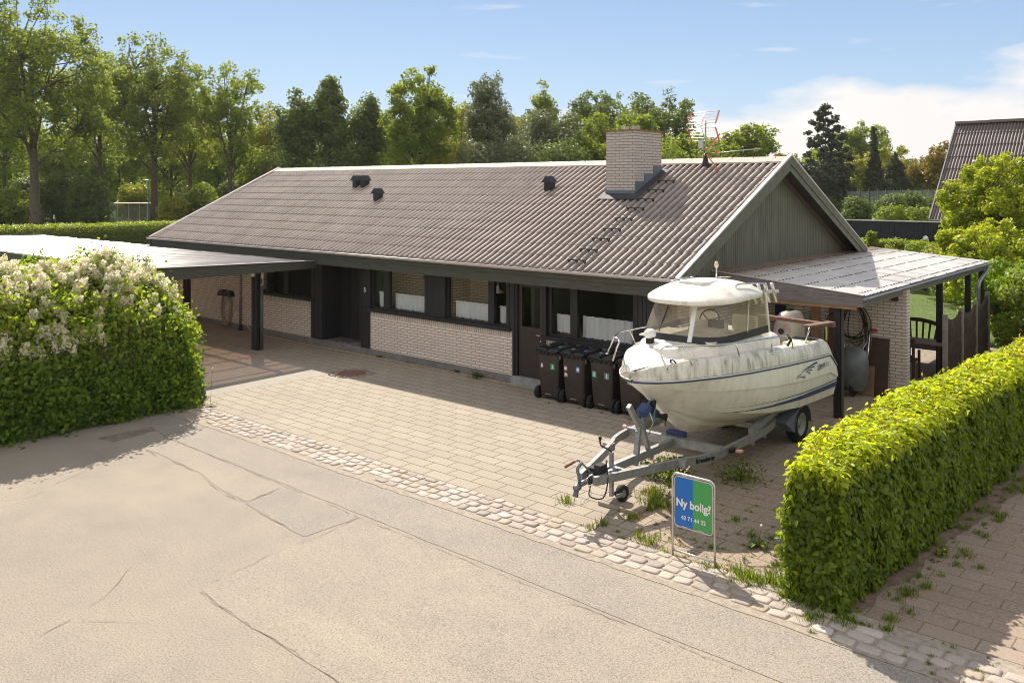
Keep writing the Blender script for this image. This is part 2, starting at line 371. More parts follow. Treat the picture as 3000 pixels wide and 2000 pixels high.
M['crack'] = plain('dark_crack_filler', (.205, .168, .13), .9, var=.5, scale=9)
M['sandpatch'] = plain('pale_sand_stain', (.47, .39, .29), .95, var=.12, bump=.2)
def pavers(name, c1, c2, joint, bw, bh, ox, oy, off=.5, moss=None, ms=.006):
    a = MT(name); p = a.pos(); wob = a.n('ShaderNodeTexNoise'); wob.inputs['Scale'].default_value = 1.1; a.l(p, wob.inputs['Vector'])
    q = a.n('ShaderNodeVectorMath', operation='SUBTRACT'); a.l(wob.outputs['Color'], q.inputs[0]); q.inputs[1].default_value = (.5, .5, .5)
    q2 = a.n('ShaderNodeVectorMath', operation='SCALE'); a.l(q.outputs[0], q2.inputs[0]); q2.inputs['Scale'].default_value = .035
    q3 = a.n('ShaderNodeVectorMath', operation='ADD'); a.l(a.scl(p, 1, (-ox, -oy, 0)), q3.inputs[0]); a.l(q2.outputs[0], q3.inputs[1])
    bt = a.n('ShaderNodeTexBrick', offset=off, squash=1); a.l(q3.outputs[0], bt.inputs['Vector'])
    for k, v in (('Scale', 1), ('Mortar Size', ms), ('Mortar Smooth', .3), ('Bias', 0), ('Brick Width', bw), ('Row Height', bh)): bt.inputs[k].default_value = v
    bt.inputs['Color1'].default_value = (*c1, 1); bt.inputs['Color2'].default_value = (*c2, 1); bt.inputs['Mortar'].default_value = (*joint, 1)
    n0 = a.noise(p, .8, 6, .6); n2 = a.noise(p, 55, 3); n3 = a.noise(p, 170, 1)
    c = a.mix(a.ramp(n0, [(.4, 0.), (.7, .45)]), bt.outputs['Color'], tuple(x*.66 for x in c1))
    c = a.mix(a.ramp(n2, [(.3, .35), (.5, 0.)]), c, tuple(x*.5 for x in c1))
    c = a.mix(a.ramp(n3, [(.63, 0.), (.72, .7)]), c, (.60, .55, .48))
    h = a.math('MULTIPLY', bt.outputs['Fac'], -1.0)
    if moss:   # worn reddish slabs with weeds in the joints towards the hedge
        sp = a.n('ShaderNodeSeparateXYZ'); a.l(p, sp.inputs[0])
        g = a.math('ADD', a.math('MULTIPLY', a.math('SUBTRACT', sp.outputs[0], moss[0]), moss[1]), a.math('MULTIPLY', a.math('SUBTRACT', n0, .5), 3.0)); g = a.ramp(g, [(0, 0.), (1, 1.)])
        nb = a.noise(a.scl(p, 1, (-5, 3, 0)), 1.9, 5, .6)
        worn = a.ramp(a.noise(p, 26, 5, .7), [(.3, (.17, .115, .085)), (.52, (.33, .245, .185)), (.72, (.45, .37, .30))])
        c = a.mix(a.math('MULTIPLY', g, .75), c, worn)
        jm = a.math('MULTIPLY', a.math('MULTIPLY', bt.outputs['Fac'], g), a.ramp(nb, [(.42, .1), (.6, 1.)]))
        c = a.mix(jm, c, (.13, .14, .035))
        h = a.math('ADD', h, a.math('MULTIPLY', a.math('MULTIPLY', a.noise(p, 16, 5, .7), g), .9))
    a.col(c).set(Roughness=.88, Specular_IOR_Level=.3); a.bump(a.math('ADD', h, a.math('MULTIPLY', n2, .18)), .65, .01)
    return a.m
M['paver'] = pavers('concrete_driveway_pavers', (.385, .330, .262), (.350, .296, .235), (.115, .075, .052), .507, .258, -9.46, 9.14, moss=(-7.3, .55), ms=.009)
M['paver2'] = pavers('neighbour_paving_slabs', (.34, .27, .21), (.28, .215, .165), (.15, .105, .07), .50, .262, -2.0, 8.6, moss=(-10, .07), ms=.007)
M['gravel'] = plain('gravel_grey', (.27, .24, .21), .95, var=.6, scale=25, bump=.7, bs=45)
M['soil'] = plain('dry_soil', (.185, .13, .095), .95, var=.4, scale=6, bump=.6, bs=30)
a = MT('lawn_grass'); p = a.pos(); a.col(a.mix(a.ramp(a.noise(p, 22, 4, .7), [(.3, 0.), (.7, 1.)]), a.ramp(a.noise(p, .25, 4), [(.35, (.05, .085, .012)), (.65, (.10, .15, .022))]), (.13, .19, .03)))
a.set(Roughness=.9); a.bump(a.noise(p, 40, 3), .8, .04); M['lawn'] = a.m
def cobmat():
    a = MT('granite_cobble'); at = a.n('ShaderNodeAttribute', attribute_name='rnd'); p = a.pos()
    c = a.ramp(at.outputs['Fac'], [(0, (.32, .275, .235)), (.35, (.44, .375, .325)), (.6, (.49, .42, .37)), (.8, (.40, .33, .24)), (1, (.54, .48, .43))])
    n = a.noise(p, 45, 5, .7); c = a.mix(a.ramp(n, [(.3, .45), (.55, 0.)]), c, (.22, .17, .14)); a.col(c).set(Roughness=.85); a.bump(n, .5, .01); return a.m
M['cobble'] = cobmat()
M['interior'] = plain('indoor_wall_paint', (.20, .20, .19), .9, var=.1)
M['indark'] = plain('indoor_dark_wood', (.05, .035, .025), .7, var=.3)
M['infloor'] = plain('indoor_floor', (.12, .09, .07), .6, var=.2)
M['wood_red'] = plain('red_brown_wood', (.15, .075, .05), .65, var=.3, scale=3, stretch=(2, 2, 8), bump=.2)
M['wood_raw'] = plain('raw_pine_wood', (.46, .27, .13), .7, var=.25, scale=3, stretch=(2, 8, 8))
M['wood_grey'] = plain('weathered_purple_grey_wood', (.19, .165, .165), .75, var=.35, scale=3, stretch=(1.5, 8, 12), bump=.3)
M['wood_brown'] = plain('brown_garden_wood', (.075, .042, .03), .7, var=.35, scale=5, bump=.2)
M['bark'] = plain('grey_brown_bark', (.115, .09, .07), .95, var=.4, scale=5, bump=.8, bs=12)
M['twig'] = plain('brown_twig', (.14, .10, .07), .9, var=.3)
M['core'] = plain('hedge_twigs', (.085, .085, .035), .95, var=.5, scale=20)
# ------------------------------------------------------------------ ground, road, paving
def sheet_poly(name, poly, z, m, kind='structure', wob=0, seed=0, seg=.25):
    """flat polygon, edges optionally roughened, drawn as one n-gon fan-safe face"""
    r = random.Random(seed); pts = []
    n = len(poly)
    for i in range(n):
        a = Vector((*poly[i], 0)); b = Vector((*poly[(i+1) % n], 0)); k = max(1, int((b-a).length/seg)) if wob else 1
        for j in range(k):
            q = a.lerp(b, j/k); pts.append((q.x+(r.uniform(-wob, wob) if wob else 0), q.y+(r.uniform(-wob, wob) if wob else 0), z))
    me = bpy.data.meshes.new(name); me.from_pydata(pts, [], [tuple(range(len(pts)))])
    return tag(link_mesh(name, me, m), kind=kind)
sheet_poly('ground', [(-1500, -600), (1500, -600), (1500, 1500), (-1500, 1500)], -.012, M['lawn'])
sheet_poly('road', [(-16.3, -40), (60, -40), (60, 8.22), (-16.3, 8.22)], 0.0, M['asphalt'])
sheet_poly('road_strip', [(-14.3, 7.34), (3.5, 7.12), (3.5, 8.2), (-14.2, 8.3)], .004, M['asphalt2'], wob=.012, seed=2, seg=.3)
sheet_poly('road_patch', [(-10.5, 7.20), (-8.86, 7.18), (-8.87, 6.36), (-10.42, 6.49)], .004, M['asphalt3'], wob=.02, seed=3)
sheet_poly('road_patch', [(-8.78, 7.16), (3.5, 7.05), (3.5, 4.1), (-5.5, 4.3), (-6.03, 4.69), (-8.02, 4.74), (-8.55, 4.82), (-8.72, 5.8)], .004, M['asphalt4'], wob=.015, seed=4)
sheet_poly('road_patch', [(-14.33, 7.36), (-14.2, 8.3), (-15.3, 8.4), (-15.5, 7.5)], .004, M['asphalt3'], wob=.02, seed=5)
sheet_poly('road_patch', [(-14.3, 7.26), (-13.1, 7.24), (-10.55, 7.18), (-10.45, 6.55), (-11.1, 6.55), (-11.8, 6.7), (-12.6, 6.8), (-13.8, 6.8)], .004, M['asphalt4'], wob=.03, seed=6)
def crack(pts, w, seed, z=.008):
    r = random.Random(seed); P = []
    for i in range(len(pts)-1):
        a = Vector((*pts[i], 0)); b = Vector((*pts[i+1], 0)); k = max(2, int((b-a).length/.09))
        for j in range(k): P.append(a.lerp(b, j/k)+Vector((r.gauss(0, .011), r.gauss(0, .011), 0)))
    P.append(Vector((*pts[-1], 0))); vs = []
    for i, q in enumerate(P):
        t = (P[min(i+1, len(P)-1)]-P[max(i-1, 0)]).normalized(); nrm = Vector((-t.y, t.x, 0)); ww = w*r.uniform(.25, 1.2)*(0.3 if i in (0, len(P)-1) else 1)
        vs += [(q+nrm*ww/2)+Vector((0, 0, z)), (q-nrm*ww/2)+Vector((0, 0, z))]
    return vs, [(2*i, 2*i+1, 2*i+3, 2*i+2) for i in range(len(P)-1) if math.sin(i*.55+seed)+r.uniform(-.9, .9) > -.45]
mb = MB()
for i, (pts, w) in enumerate([
    ([(-14.31, 7.35), (-12.66, 7.31), (-10.51, 7.25), (-8.86, 7.21), (-7.91, 7.2), (-6.22, 7.16), (-4.9, 7.16), (-3.74, 7.14), (-1, 7.1)], .022),
    ([(-8.85, 7.22), (-8.75, 6.54), (-8.73, 5.81), (-8.59, 4.79)], .022),
    ([(-8.59, 4.79), (-8.08, 4.74), (-7.59, 4.73), (-6.96, 4.73), (-6.29, 4.7), (-6.03, 4.69)], .02),
    ([(-13.8, 6.79), (-13.28, 6.72), (-12.64, 6.77), (-11.83, 6.68), (-11.16, 6.53), (-10.46, 6.52), (-10.5, 6.81), (-10.5, 7.24)], .035),
    ([(-13.02, 4.36), (-12.86, 4.72), (-13.21, 5.23), (-13.44, 5.67), (-14.08, 6.25)], .022),
    ([(-8.83, 3.3), (-8.94, 3.64), (-9.15, 4.06), (-9.57, 4.51), (-9.82, 4.91)], .02),
    ([(-10.5, 6.5), (-9.6, 6.42), (-8.87, 6.36)], .02),
    ([(-14.36, 7.38), (-14.19, 8.44)], .015),
    ([(-8.9, 3.6), (-8.6, 3.85), (-8.2, 4.2)], .012)]):
    mb.add(*crack(pts, w*.42, 10+i))
mb.build('road_crack', M['crack'], kind='structure')
# storm drain patch near the lilac hedge
sheet_poly('road_patch', [(-15.02, 6.55), (-14.99, 7.46), (-14.71, 7.43), (-14.63, 6.64)], .005, M['crack'], wob=.03, seed=9, seg=.1)
# driveway, neighbour paving, strips
sheet_poly('driveway', [(-39, 8.72), (-3.55, 8.72), (-3.55, 25.8), (-8.42, 25.8), (-8.42, 14.32), (-39, 14.32)], .004, M['paver'])
sheet_poly('neighbour_paving', [(-3.2, 8.72), (9, 8.72), (9, 30), (-2.2, 30), (-3.0, 14)], .004, M['paver2'])
sheet_poly('hedge_soil', [(-3.75, 8.6), (-3.05, 8.6), (-2.75, 12), (-2.35, 16), (-1.7, 30), (-3.6, 30), (-4.0, 16), (-4.1, 12)], .008, M['soil'], wob=.06, seed=11)
sheet_poly('hedge_soil', [(-19, -12), (-15.75, -12), (-15.8, 5.2), (-15.75, 8.9), (-16.2, 9.3), (-18.4, 9.3)], .008, M['soil'], wob=.06, seed=12)
# band of pale concrete at the carport edge
sheet_poly('concrete_band', [(-18.9, 8.9), (-16.35, 8.9), (-16.1, 12.1), (-16.6, 12.5), (-18.9, 12.5)], .006, plain('concrete_band', (.33, .295, .25), .9, var=.13, scale=5, bump=.4, bs=70))
# cobbles: two to four courses of irregular granite setts bedded in sand
sheet_poly('cobble_bed', [(-15.9, 8.12), (4, 8.12), (4, 8.84), (-15.9, 8.84)], .0085, plain('sand_bed', (.33, .275, .22), .95, var=.3, scale=14, bump=.5, bs=40), wob=.02, seed=13, seg=.2)
V = []; F = []; A = []
def stone(cx, cy, lx, ly, h, r):
    n = 12; base = len(V); rot = r.uniform(-.09, .09); co, si = math.cos(rot), math.sin(rot); rim = []
    for k in range(n):
        t = 2*math.pi*(k+.5)/n; e = .36
        x = math.copysign(abs(math.cos(t))**e, math.cos(t))*lx/2*r.uniform(.90, 1.04); y = math.copysign(abs(math.sin(t))**e, math.sin(t))*ly/2*r.uniform(.88, 1.05)
        rim.append((cx+x*co-y*si, cy+x*si+y*co))
    tx, ty = r.uniform(-.05, .05), r.uniform(-.05, .05)
    for sc, z in ((1, 0), (.97, h*.7), (.80, h), (.42, h*1.08)):
        for x, y in rim: V.append((cx+(x-cx)*sc, cy+(y-cy)*sc, z+tx*(x-cx)+ty*(y-cy)+(r.uniform(-.002, .002) if z else 0)))
    V.append((cx, cy, h*1.1)); q = r.random()
    for a_ in range(3):
        for k in range(n): F.append((base+a_*n+k, base+a_*n+(k+1) % n, base+(a_+1)*n+(k+1) % n, base+(a_+1)*n+k)); A.append(q)
    for k in range(0, n, 2): F.append((base+3*n+k, base+3*n+(k+1) % n, base+3*n+(k+2) % n, base+4*n)); A.append(q)
r = random.Random(4)
for row, (y0, dy, xs, xe) in enumerate([(8.78, .12, -15.8, -3.6), (8.64, .14, -15.7, 3.8), (8.48, .15, -15.6, 3.8), (8.32, .15, -14.6, 3.8), (8.30, .15, -2.9, -2.9)]):
    x = xs + r.uniform(0, .1)
    while x < xe:
        worn = x > -3.2
        l = r.uniform(.15, .25)*(1.18 if worn else 1); 
        if not (row == 3 and r.random() < .10): stone(x+l/2, y0+r.uniform(-.012, .012)-.02*math.sin(x*1.7)-(.06 if worn else 0), l*.95, dy*.97, r.uniform(.016, .026), r)
        x += l
npmesh('cobblestone_strip', V, F, M['cobble'], attrs={'rnd': A}, smooth=True)['kind'] = 'structure'
# ------------------------------------------------------------------ the house
EY, EZ, RY, RZ = 13.9, 2.60, 18.85, 4.90; SL = (RZ-EZ)/(RY-EY); XL, XR = -27.9, -7.98
WY = 14.3; WX0, WX1 = -27.45, -8.42; BY = 23.4
house = thing('brick_house', 'long single storey brick house with a brown corrugated gable roof and black timber front', 'house', (-18, 18.8, 0))
def wallbox(x0, x1, z0, z1, name='wall', m='brick', y0=WY, y1=WY+.3, lab=None): return MB().box(x0, x1, y0, y1, z0, z1).build(name, M[m], house, label=lab)
# masonry
wallbox(WX0, -22.2, .17, 2.32); wallbox(-22.2, -19.47, .17, 1.02); wallbox(-22.2, -19.47, 1.02, 1.19, m='soldier')
wallbox(-17.28, -12.33, .17, 1.00); wallbox(-17.28, -12.33, 1.0, 1.155, m='soldier')
wallbox(-11.40, WX1, .17, .93); wallbox(-11.40, WX1, .93, 1.10, m='soldier')
MB().box(WX0, WX0+.3, WY+.3, BY-.3, .17, 2.34).build('wall', M['brick'], house); MB().box(WX0, WX1, BY-.3, BY, .17, 2.34).build('wall', M['brick'], house)
MB().box(WX1-.3, WX1, WY+.3, BY-.3, .17, 2.42).build('wall', M['brick'], house)
pl = MB().box(WX0+.01, -12.33, WY+.012, WY+.3, 0, .17).box(-11.4, WX1, WY+.012, WY+.3, 0, .17)
pl.box(WX0, WX1, BY-.3, BY+.01, 0, .17).box(WX1-.3, WX1+.004, WY+.3, BY-.3, 0, .17).box(WX0-.004, WX0+.3, WY+.3, BY-.3, 0, .17); pl.build('plinth', M['plinth'], house)
MB().box(-12.33, -11.4, WY-.10, WY+.3, 0, .155).box(-12.31, -11.42, WY-.06, WY+.3, .155, .185).build('door_step', [plain('concrete_step', (.30, .31, .31), .85, bump=.3)], house)
MB().box(-19.47, -17.28, WY+.0, WY+.80, 0, .168).build('entrance_step', M['plinth'], house)
# vertical black boards: panels between windows, with real grooves
def board_panel(x0, x1, z0, z1, y=WY-.02, pitch=.095, name='board_panel', m='wood_dark', axis='x'):
    b = MB(); n = max(1, round((x1-x0)/pitch)); w = (x1-x0)/n
    for i in range(n):
        a0 = x0+i*w+.006; a1 = x0+(i+1)*w-.006
        b.box(a0, a1, y, y+.022, z0, z1)
    b.box(x0, x1, y+.022, y+.10, z0, z1)
    return b.build(name, M[m], house)
board_panel(-17.5, -17.12, .17, 2.30, pitch=.08); board_panel(-15.12, -14.42, 1.16, 2.30); board_panel(-9.22, WX1, 1.10, 2.30); board_panel(-19.62, -19.12, .17, 2.30, pitch=.17)
board_panel(-12.52, -12.33, 1.16, 2.30, pitch=.095); MB().box(-12.33, -12.27, WY-.03, WY+.1, .17, 2.3).build('corner_post', M['wood_dark'], house)
# recessed entrance
rec = MB().box(-19.12, -19.08, WY+.05, WY+.62, .17, 2.3).box(-17.52, -17.48, WY+.08, WY+.62, .17, 2.3)
rec.box(-19.08, -18.75, WY+.60, WY+.66, .17, 2.3); rec.box(-17.78, -17.52, WY+.60, WY+.66, .17, 2.3); rec.box(-18.75, -17.78, WY+.60, WY+.66, 2.2, 2.3); rec.build('entrance_panel', M['wood_dark'], house)
fd = MB().box(-18.75, -17.95, WY+.62, WY+.66, .185, 2.2)
for i in range(8): fd.box(-18.72+i*.094, -18.72+i*.094+.083, WY+.605, WY+.62, .25, 2.15)
fd = fd.build('front_door', M['wood_dark'], house); MB().cyl((-18.02, WY+.60, 1.12), (-18.02, WY+.56, 1.12), .012, 8).cyl((-18.02, WY+.56, 1.12), (-18.13, WY+.56, 1.12), .011, 8).build('handle', M['steel'], fd)
MB().add([(-17.93, WY+.63, .3), (-17.80, WY+.63, .3), (-17.80, WY+.63, 2.15), (-17.93, WY+.63, 2.15)], [(0, 1, 2, 3)]).build('side_pane', M['glass'], house)
tag(MB().box(-18.95, -18.15, WY+.10, WY+.52, .17, .185).build('door_mat', plain('grey_mat', (.11, .105, .10), .95, bump=.5), loc=(-18.5, WY+.3, .17)), 'flat grey mat lying in the recessed black entrance', 'mat')
vs, fs = text_mesh('5', .16, .004, bold=.004)
b = MB(); b.add([(-17.36+x, WY-.026-z, 1.60+y) for x, y, z in vs], fs); b.build('house_number', M['white'], house)
# interior: rooms behind the windows
MB().box(WX0+.3, WX1-.3, 18.2, 18.3, .17, 2.3).build('inner_wall', M['interior'], house)
MB().box(-17.3, -13.75, 15.15, 15.25, .17, 2.3).build('inner_wall', M['inbrick'], house); MB().box(-14.55, -14.45, 14.6, 15.15, .17, 2.3).build('inner_wall', M['inbrick'], house)
MB().box(WX0+.3, WX1-.3, WY+.3, 18.2, .17, .18).build('inner_floor', M['infloor'], house); MB().box(WX0, WX1, WY, BY, 2.32, 2.36).build('ceiling', M['wood_soot'], house)
MB().box(-19.7, -19.6, 14.7, 18.2, .17, 2.3).build('inner_wall', M['interior'], house); MB().box(-12.4, -12.3, 15, 18.2, .18, 2.3).build('inner_wall', M['interior'], house)
MB().box(-16.0, -14.75, 15.08, 15.14, 1.95, 2.2).build('inner_beam', M['wood_red'], house)
MB().box(-10.35, -10.2, 16.4, 16.5, .18, 2.3).build('inner_door', M['indark'], house); MB().box(-9.9, -9.3, 16.8, 16.9, .18, 1.9).build('inner_door', M['indark'], house)
# windows: frame > pane ; curtains hang inside as things of their own
def window(x0, x1, z0, z1, splits=(), fw=.055, name='window', y=WY+.05):
    f = MB(); f.box(x0, x1, y, y+.07, z0, z0+fw).box(x0, x1, y, y+.07, z1-fw, z1).box(x0, x0+fw, y, y+.07, z0+fw, z1-fw).box(x1-fw, x1, y, y+.07, z0+fw, z1-fw)
    for s0, s1 in splits: f.box(s0, s1, y-.015, y+.07, z0+fw, z1-fw)
    fr = f.build(name, M['wood_dark'], house)
    xs = [x0+fw]+[v for s in splits for v in s]+[x1-fw]
    for i in range(0, len(xs), 2): MB().add([(xs[i], y+.035, z0+fw), (xs[i+1], y+.035, z0+fw), (xs[i+1], y+.035, z1-fw), (xs[i], y+.035, z1-fw)], [(0, 1, 2, 3)]).build('pane', M['glass'], fr)
    return fr
window(-17.12, -15.12, 1.19, 2.30, [(-16.66, -16.44)]); window(-14.42, -12.52, 1.18, 2.30, [(-13.10, -12.93)]); window(-11.36, -9.22, 1.13, 2.30, [(-10.80, -10.62)])
window(-22.2, -19.62, 1.22, 2.30, [(-20.95, -20.75)])
for x0, x1, z in ((-17.30, -12.36, 1.155), (-11.42, -8.40, 1.10), (-22.25, -19.45, 1.19)): MB().box(x0, x1, WY-.07, WY+.06, z, z+.045).box(x0, x1, WY-.06, WY-.045, z-.03, z).build('window_sill', M['wood_dark'], house)
MB().box(-22.25, -19.0, WY-.0, WY+.1, 2.285, 2.33).build('window_head', M['wood_dark'], house)
# garden side door next to the bins
d = MB().box(-12.27, -12.20, WY-.01, WY+.09, .185, 2.30).box(-11.50, -11.41, WY-.01, WY+.09, .185, 2.30).box(-12.2, -11.5, WY-.01, WY+.09, 2.22, 2.30).build('side_door', M['wood_dark'], house)
MB().box(-12.19, -11.51, WY+.03, WY+.07, .20, 1.27).box(-12.19, -12.10, WY+.03, WY+.07, 1.27, 2.21).box(-11.6, -11.51, WY+.03, WY+.07, 1.27, 2.21).box(-12.1, -11.6, WY+.03, WY+.07, 2.12, 2.21).build('door_leaf', plain('dark_brown_door', (.035, .024, .022), .5, var=.3), d)
MB().add([(-12.1, WY+.05, 1.27), (-11.6, WY+.05, 1.27), (-11.6, WY+.05, 2.12), (-12.1, WY+.05, 2.12)], [(0, 1, 2, 3)]).build('pane', M['glass'], d)
MB().cyl((-11.565, WY+.03, 1.13), (-11.565, WY-.03, 1.13), .012, 8).cyl((-11.565, WY-.03, 1.13), (-11.70, WY-.03, 1.13), .011, 8).cyl((-11.56, WY+.02, 1.0), (-11.56, WY, 1.0), .02, 10).build('handle', M['steel'], d)
# curtains
def curtain(x0, x1, z0, z1, seed, label):
    r = np.random.default_rng(seed); n = int((x1-x0)/.012); xs = np.linspace(x0, x1, n); ph = np.cumsum(r.uniform(.2, 1.1, n))*.55
    y = WY+.19+.026*np.sin(ph)+.012*np.sin(ph*2.3+1); P = []
    for k, t in enumerate((1, .92, .86, .5, .12, 0)):
        z = z0+(z1-z0)*t; yy = y*1.0+(.012*np.sin(ph*1.3)*(1-t)); zz = np.full(n, z)
        if k == 0: zz = zz+.012*np.abs(np.sin(xs*95))
        if k == 5: zz = zz-.022*np.abs(np.sin(xs*58))
        P.append([(a, b, c) for a, b, c in zip(xs, yy, zz)])
    o = MB().grid(P).build('cafe_curtain', M['curtain'], loc=((x0+x1)/2, WY+.19, z0)); tag(o, label, 'curtain', 'short white curtains behind the front windows')
    MB().cyl((x0-.03, WY+.19, z1-.03), (x1+.03, WY+.19, z1-.03), .006, 6).build('rod', M['white'], o)
curtain(-17.02, -16.68, 1.26, 1.62, 1, 'narrow white curtain in the small casement nearest the house number')
curtain(-16.40, -15.17, 1.26, 1.62, 2, 'wide white curtain with a zigzag hem, second from the black entrance')
curtain(-14.28, -13.12, 1.26, 1.62, 3, 'white scalloped curtain in the broad pane below the hanging white lamp')
curtain(-12.90, -12.58, 1.26, 1.62, 4, 'narrow white curtain in the casement left of the side door')
curtain(-11.28, -10.83, 1.24, 1.60, 5, 'small white curtain in the casement right of the side door')
curtain(-10.60, -9.27, 1.20, 1.62, 6, 'wide white curtain above the wheelie bins, beside the bow of the boat')
lamp = MB().lathe([(.015, 2.3), (.008, 2.29), (.008, 2.02), (.03, 2.01), (.04, 1.93), (.13, 1.86), (.15, 1.84)], (-13.35, 14.95, 0), 16).build('pendant_lamp', M['white'], loc=(-13.35, 14.95, 2.3)); tag(lamp, 'white enamel pendant lamp hanging behind the window left of the side door', 'lamp')
# ------------------------------------------------------------------ roof
WAVE = .177; EXPO = .485; LEN = math.hypot(RY-EY, RZ-EZ); cs, sn = (RY-EY)/LEN, (RZ-EZ)/LEN
def corrugated(x0, x1, rows, y_of, z_of, nx, per=10, amp=.028, lift=.014):
    """rows: list of (u0,u1) along the slope; returns V,F"""
    n = int((x1-x0)/WAVE*per)+1; xs = np.linspace(x0, x1, n); w = amp*np.cos(2*np.pi*xs/WAVE); V = []; F = []
    for k, (u0, u1) in enumerate(rows):
        jit = .0; base = len(V)*n
        for u, h in ((u0+.002, lift-.032), (u0, lift), (u0+.02, lift+.002), (u1, .0)):
            y = y_of(u, w+h); z = z_of(u, w+h); V.append(np.stack([xs, y, z], 1))
        i = np.arange(n-1)
        for q in range(3): F.append(np.stack([base+q*n+i, base+q*n+i+1, base+(q+1)*n+i+1, base+(q+1)*n+i], 1))
    return np.concatenate(V), np.concatenate(F)
rows = []; u = -.03
while u < LEN-.14: rows.append((u, min(u+EXPO+.05, LEN-.02))); u += EXPO
fy = lambda u, h: EY+u*cs-h*sn; fz = lambda u, h: EZ+.03+u*sn+h*cs
Vf, Ff = corrugated(XL+.03, XR-.03, rows, fy, fz, 0)
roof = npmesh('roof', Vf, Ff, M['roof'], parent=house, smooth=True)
by_ = lambda u, h: (2*RY-EY)-u*cs+h*sn
Vb, Fb = corrugated(XL+.03, XR-.03, [(-.03, LEN-.02)], by_, fz, 0, per=6)
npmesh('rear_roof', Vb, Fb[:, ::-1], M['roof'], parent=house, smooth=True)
# sheet screws
b = MB(); rr = random.Random(3)
for k, (u0, u1) in enumerate(rows):
    i = (k*3) % 4
    x = XR-.2-i*WAVE
    while x > XL+.1:
        xc_ = round(x/WAVE)*WAVE; c = Vector((xc_, fy(u0+.09, .05), fz(u0+.09, .05))); b.cyl(c, c+Vector((0, -sn*.022, cs*.022)), .009, 5); x -= WAVE*3
b.build('roof_screws', M['leaddark'], roof, kind='stuff')
# ridge caps
x = XL+.02
while x < XR-.05:
    x1 = min(x+1.08, XR-.02); lift = .006
    P = [[(xx, RY+s*d, RZ+.085+l-abs(s)*d*.0-dz) for s, d, dz in ((-1, .285, .165), (-1, .28, .128), (-1, .05, .020), (0, 0, .005), (1, .05, .020), (1, .28, .128), (1, .285, .165))] for xx, l in ((x, lift), (x+.09, lift), (x+.1, 0), (x1+.03, 0))]
    MB().grid(P, smooth=False).build('ridge_cap', M['ridge'], roof); x = x1
# gutter, fascia, soffit
def gutter(x0, x1, y, z, r=.062):
    P = []
    for xx in (x0, x1): P.append([(xx, y-r*math.cos(t)*1.0, z-r*math.sin(t)) for t in np.linspace(0, math.pi, 9)]+[(xx, y+(r-.006)*math.cos(t), z-(r-.006)*math.sin(t)) for t in np.linspace(0, math.pi, 9)])
    g = MB().grid(P, closeu=True); g.tube([(x0, y-r, z), (x1, y-r, z)], .011, 8); return g
gutter(XL-.02, XR+.01, EY-.085, EZ+.005).build('gutter', M['trim'], house)
MB().box(XL, XR, EY-.02, EY+.03, 2.43, EZ-.01).box(XL, XR-.0, EY+.006, EY+.03, 2.24, 2.425).build('fascia', M['wood_soot'], house); MB().box(XL, WX1, EY+.03, WY+.02, 2.285, 2.315).build('soffit', M['wood_soot'], house)
MB().box(XL, XR, 2*RY-EY-.03, 2*RY-EY+.02, 2.3, EZ-.01).build('fascia', M['wood_soot'], house)
# gables: triangular boarded wall, barge boards, metal verge
def gable(X, sgn, wx):
    b = MB(); y0, y1 = WY, BY; n = int((y1-y0)/.098); w = (y1-y0)/n
    for i in range(n):
        a0 = y0+i*w+.007; a1 = y0+(i+1)*w-.007
        zt = lambda y: RZ-.12-abs(y-RY)*SL
        xa, xb = (wx, wx+.02*sgn)
        b.add([(xa, a0, 2.34), (xa, a1, 2.34), (xa, a1, zt(a1)), (xa, a0, zt(a0)), (xb, a0, 2.34), (xb, a1, 2.34), (xb, a1, zt(a1)), (xb, a0, zt(a0))], [(0, 1, 2, 3), (4, 5, 6, 7), (0, 4, 7, 3), (1, 5, 6, 2), (3, 2, 6, 7)])
    b.prism([(y0, 2.34), (y1, 2.34), (y1, RZ-.14-(y1-RY)*SL), (RY, RZ-.14), (y0, RZ-.14-(RY-y0)*SL)], 'x', wx-.03*sgn, wx+.0*sgn)
    b.build('gable_wall', M['gable'], house)
    for s in (-1, 1):
        ye = RY+s*(RY-EY+.06); zt = EZ-.03
        for (d0, d1, xo, m_, nm) in ((-.02, .15, 0, 'barge', 'barge_board'), (.155, .30, -.022, 'barge', 'barge_board')):
            X1 = X+xo*sgn; poly = [(ye, zt-d0+.03), (RY, RZ+.03-d0+.02), (RY, RZ+.03-d1+.02), (ye, zt-d1+.03)]
            MB().prism(poly, 'x', X1-.025*sgn, X1).build(nm, M[m_], house)
        MB().prism([(ye, zt+.075), (RY, RZ+.125), (RY, RZ+.085), (ye, zt+.045)], 'x', X-.06*sgn, X+.022*sgn).build('verge_trim', M['trim'], house)
        # underside of the overhang
        MB().prism([(RY+s*(RY-EY), EZ-.06), (RY, RZ-.06), (RY, RZ-.085), (RY+s*(RY-EY), EZ-.085)], 'x', wx, X-.03*sgn).build('verge_soffit', M['wood_soot'], house)
        MB().prism([(RY+s*(RY-EY), EZ-.13), (RY, RZ-.13), (RY, RZ-.25), (RY+s*(RY-EY), EZ-.25)], 'x', wx+.022*sgn, wx+.06*sgn).build('rafter_trim', plain('brown_trim', (.12, .085, .06), .7), house)
gable(XR, 1, WX1-.005); gable(XL, -1, WX0+.005)
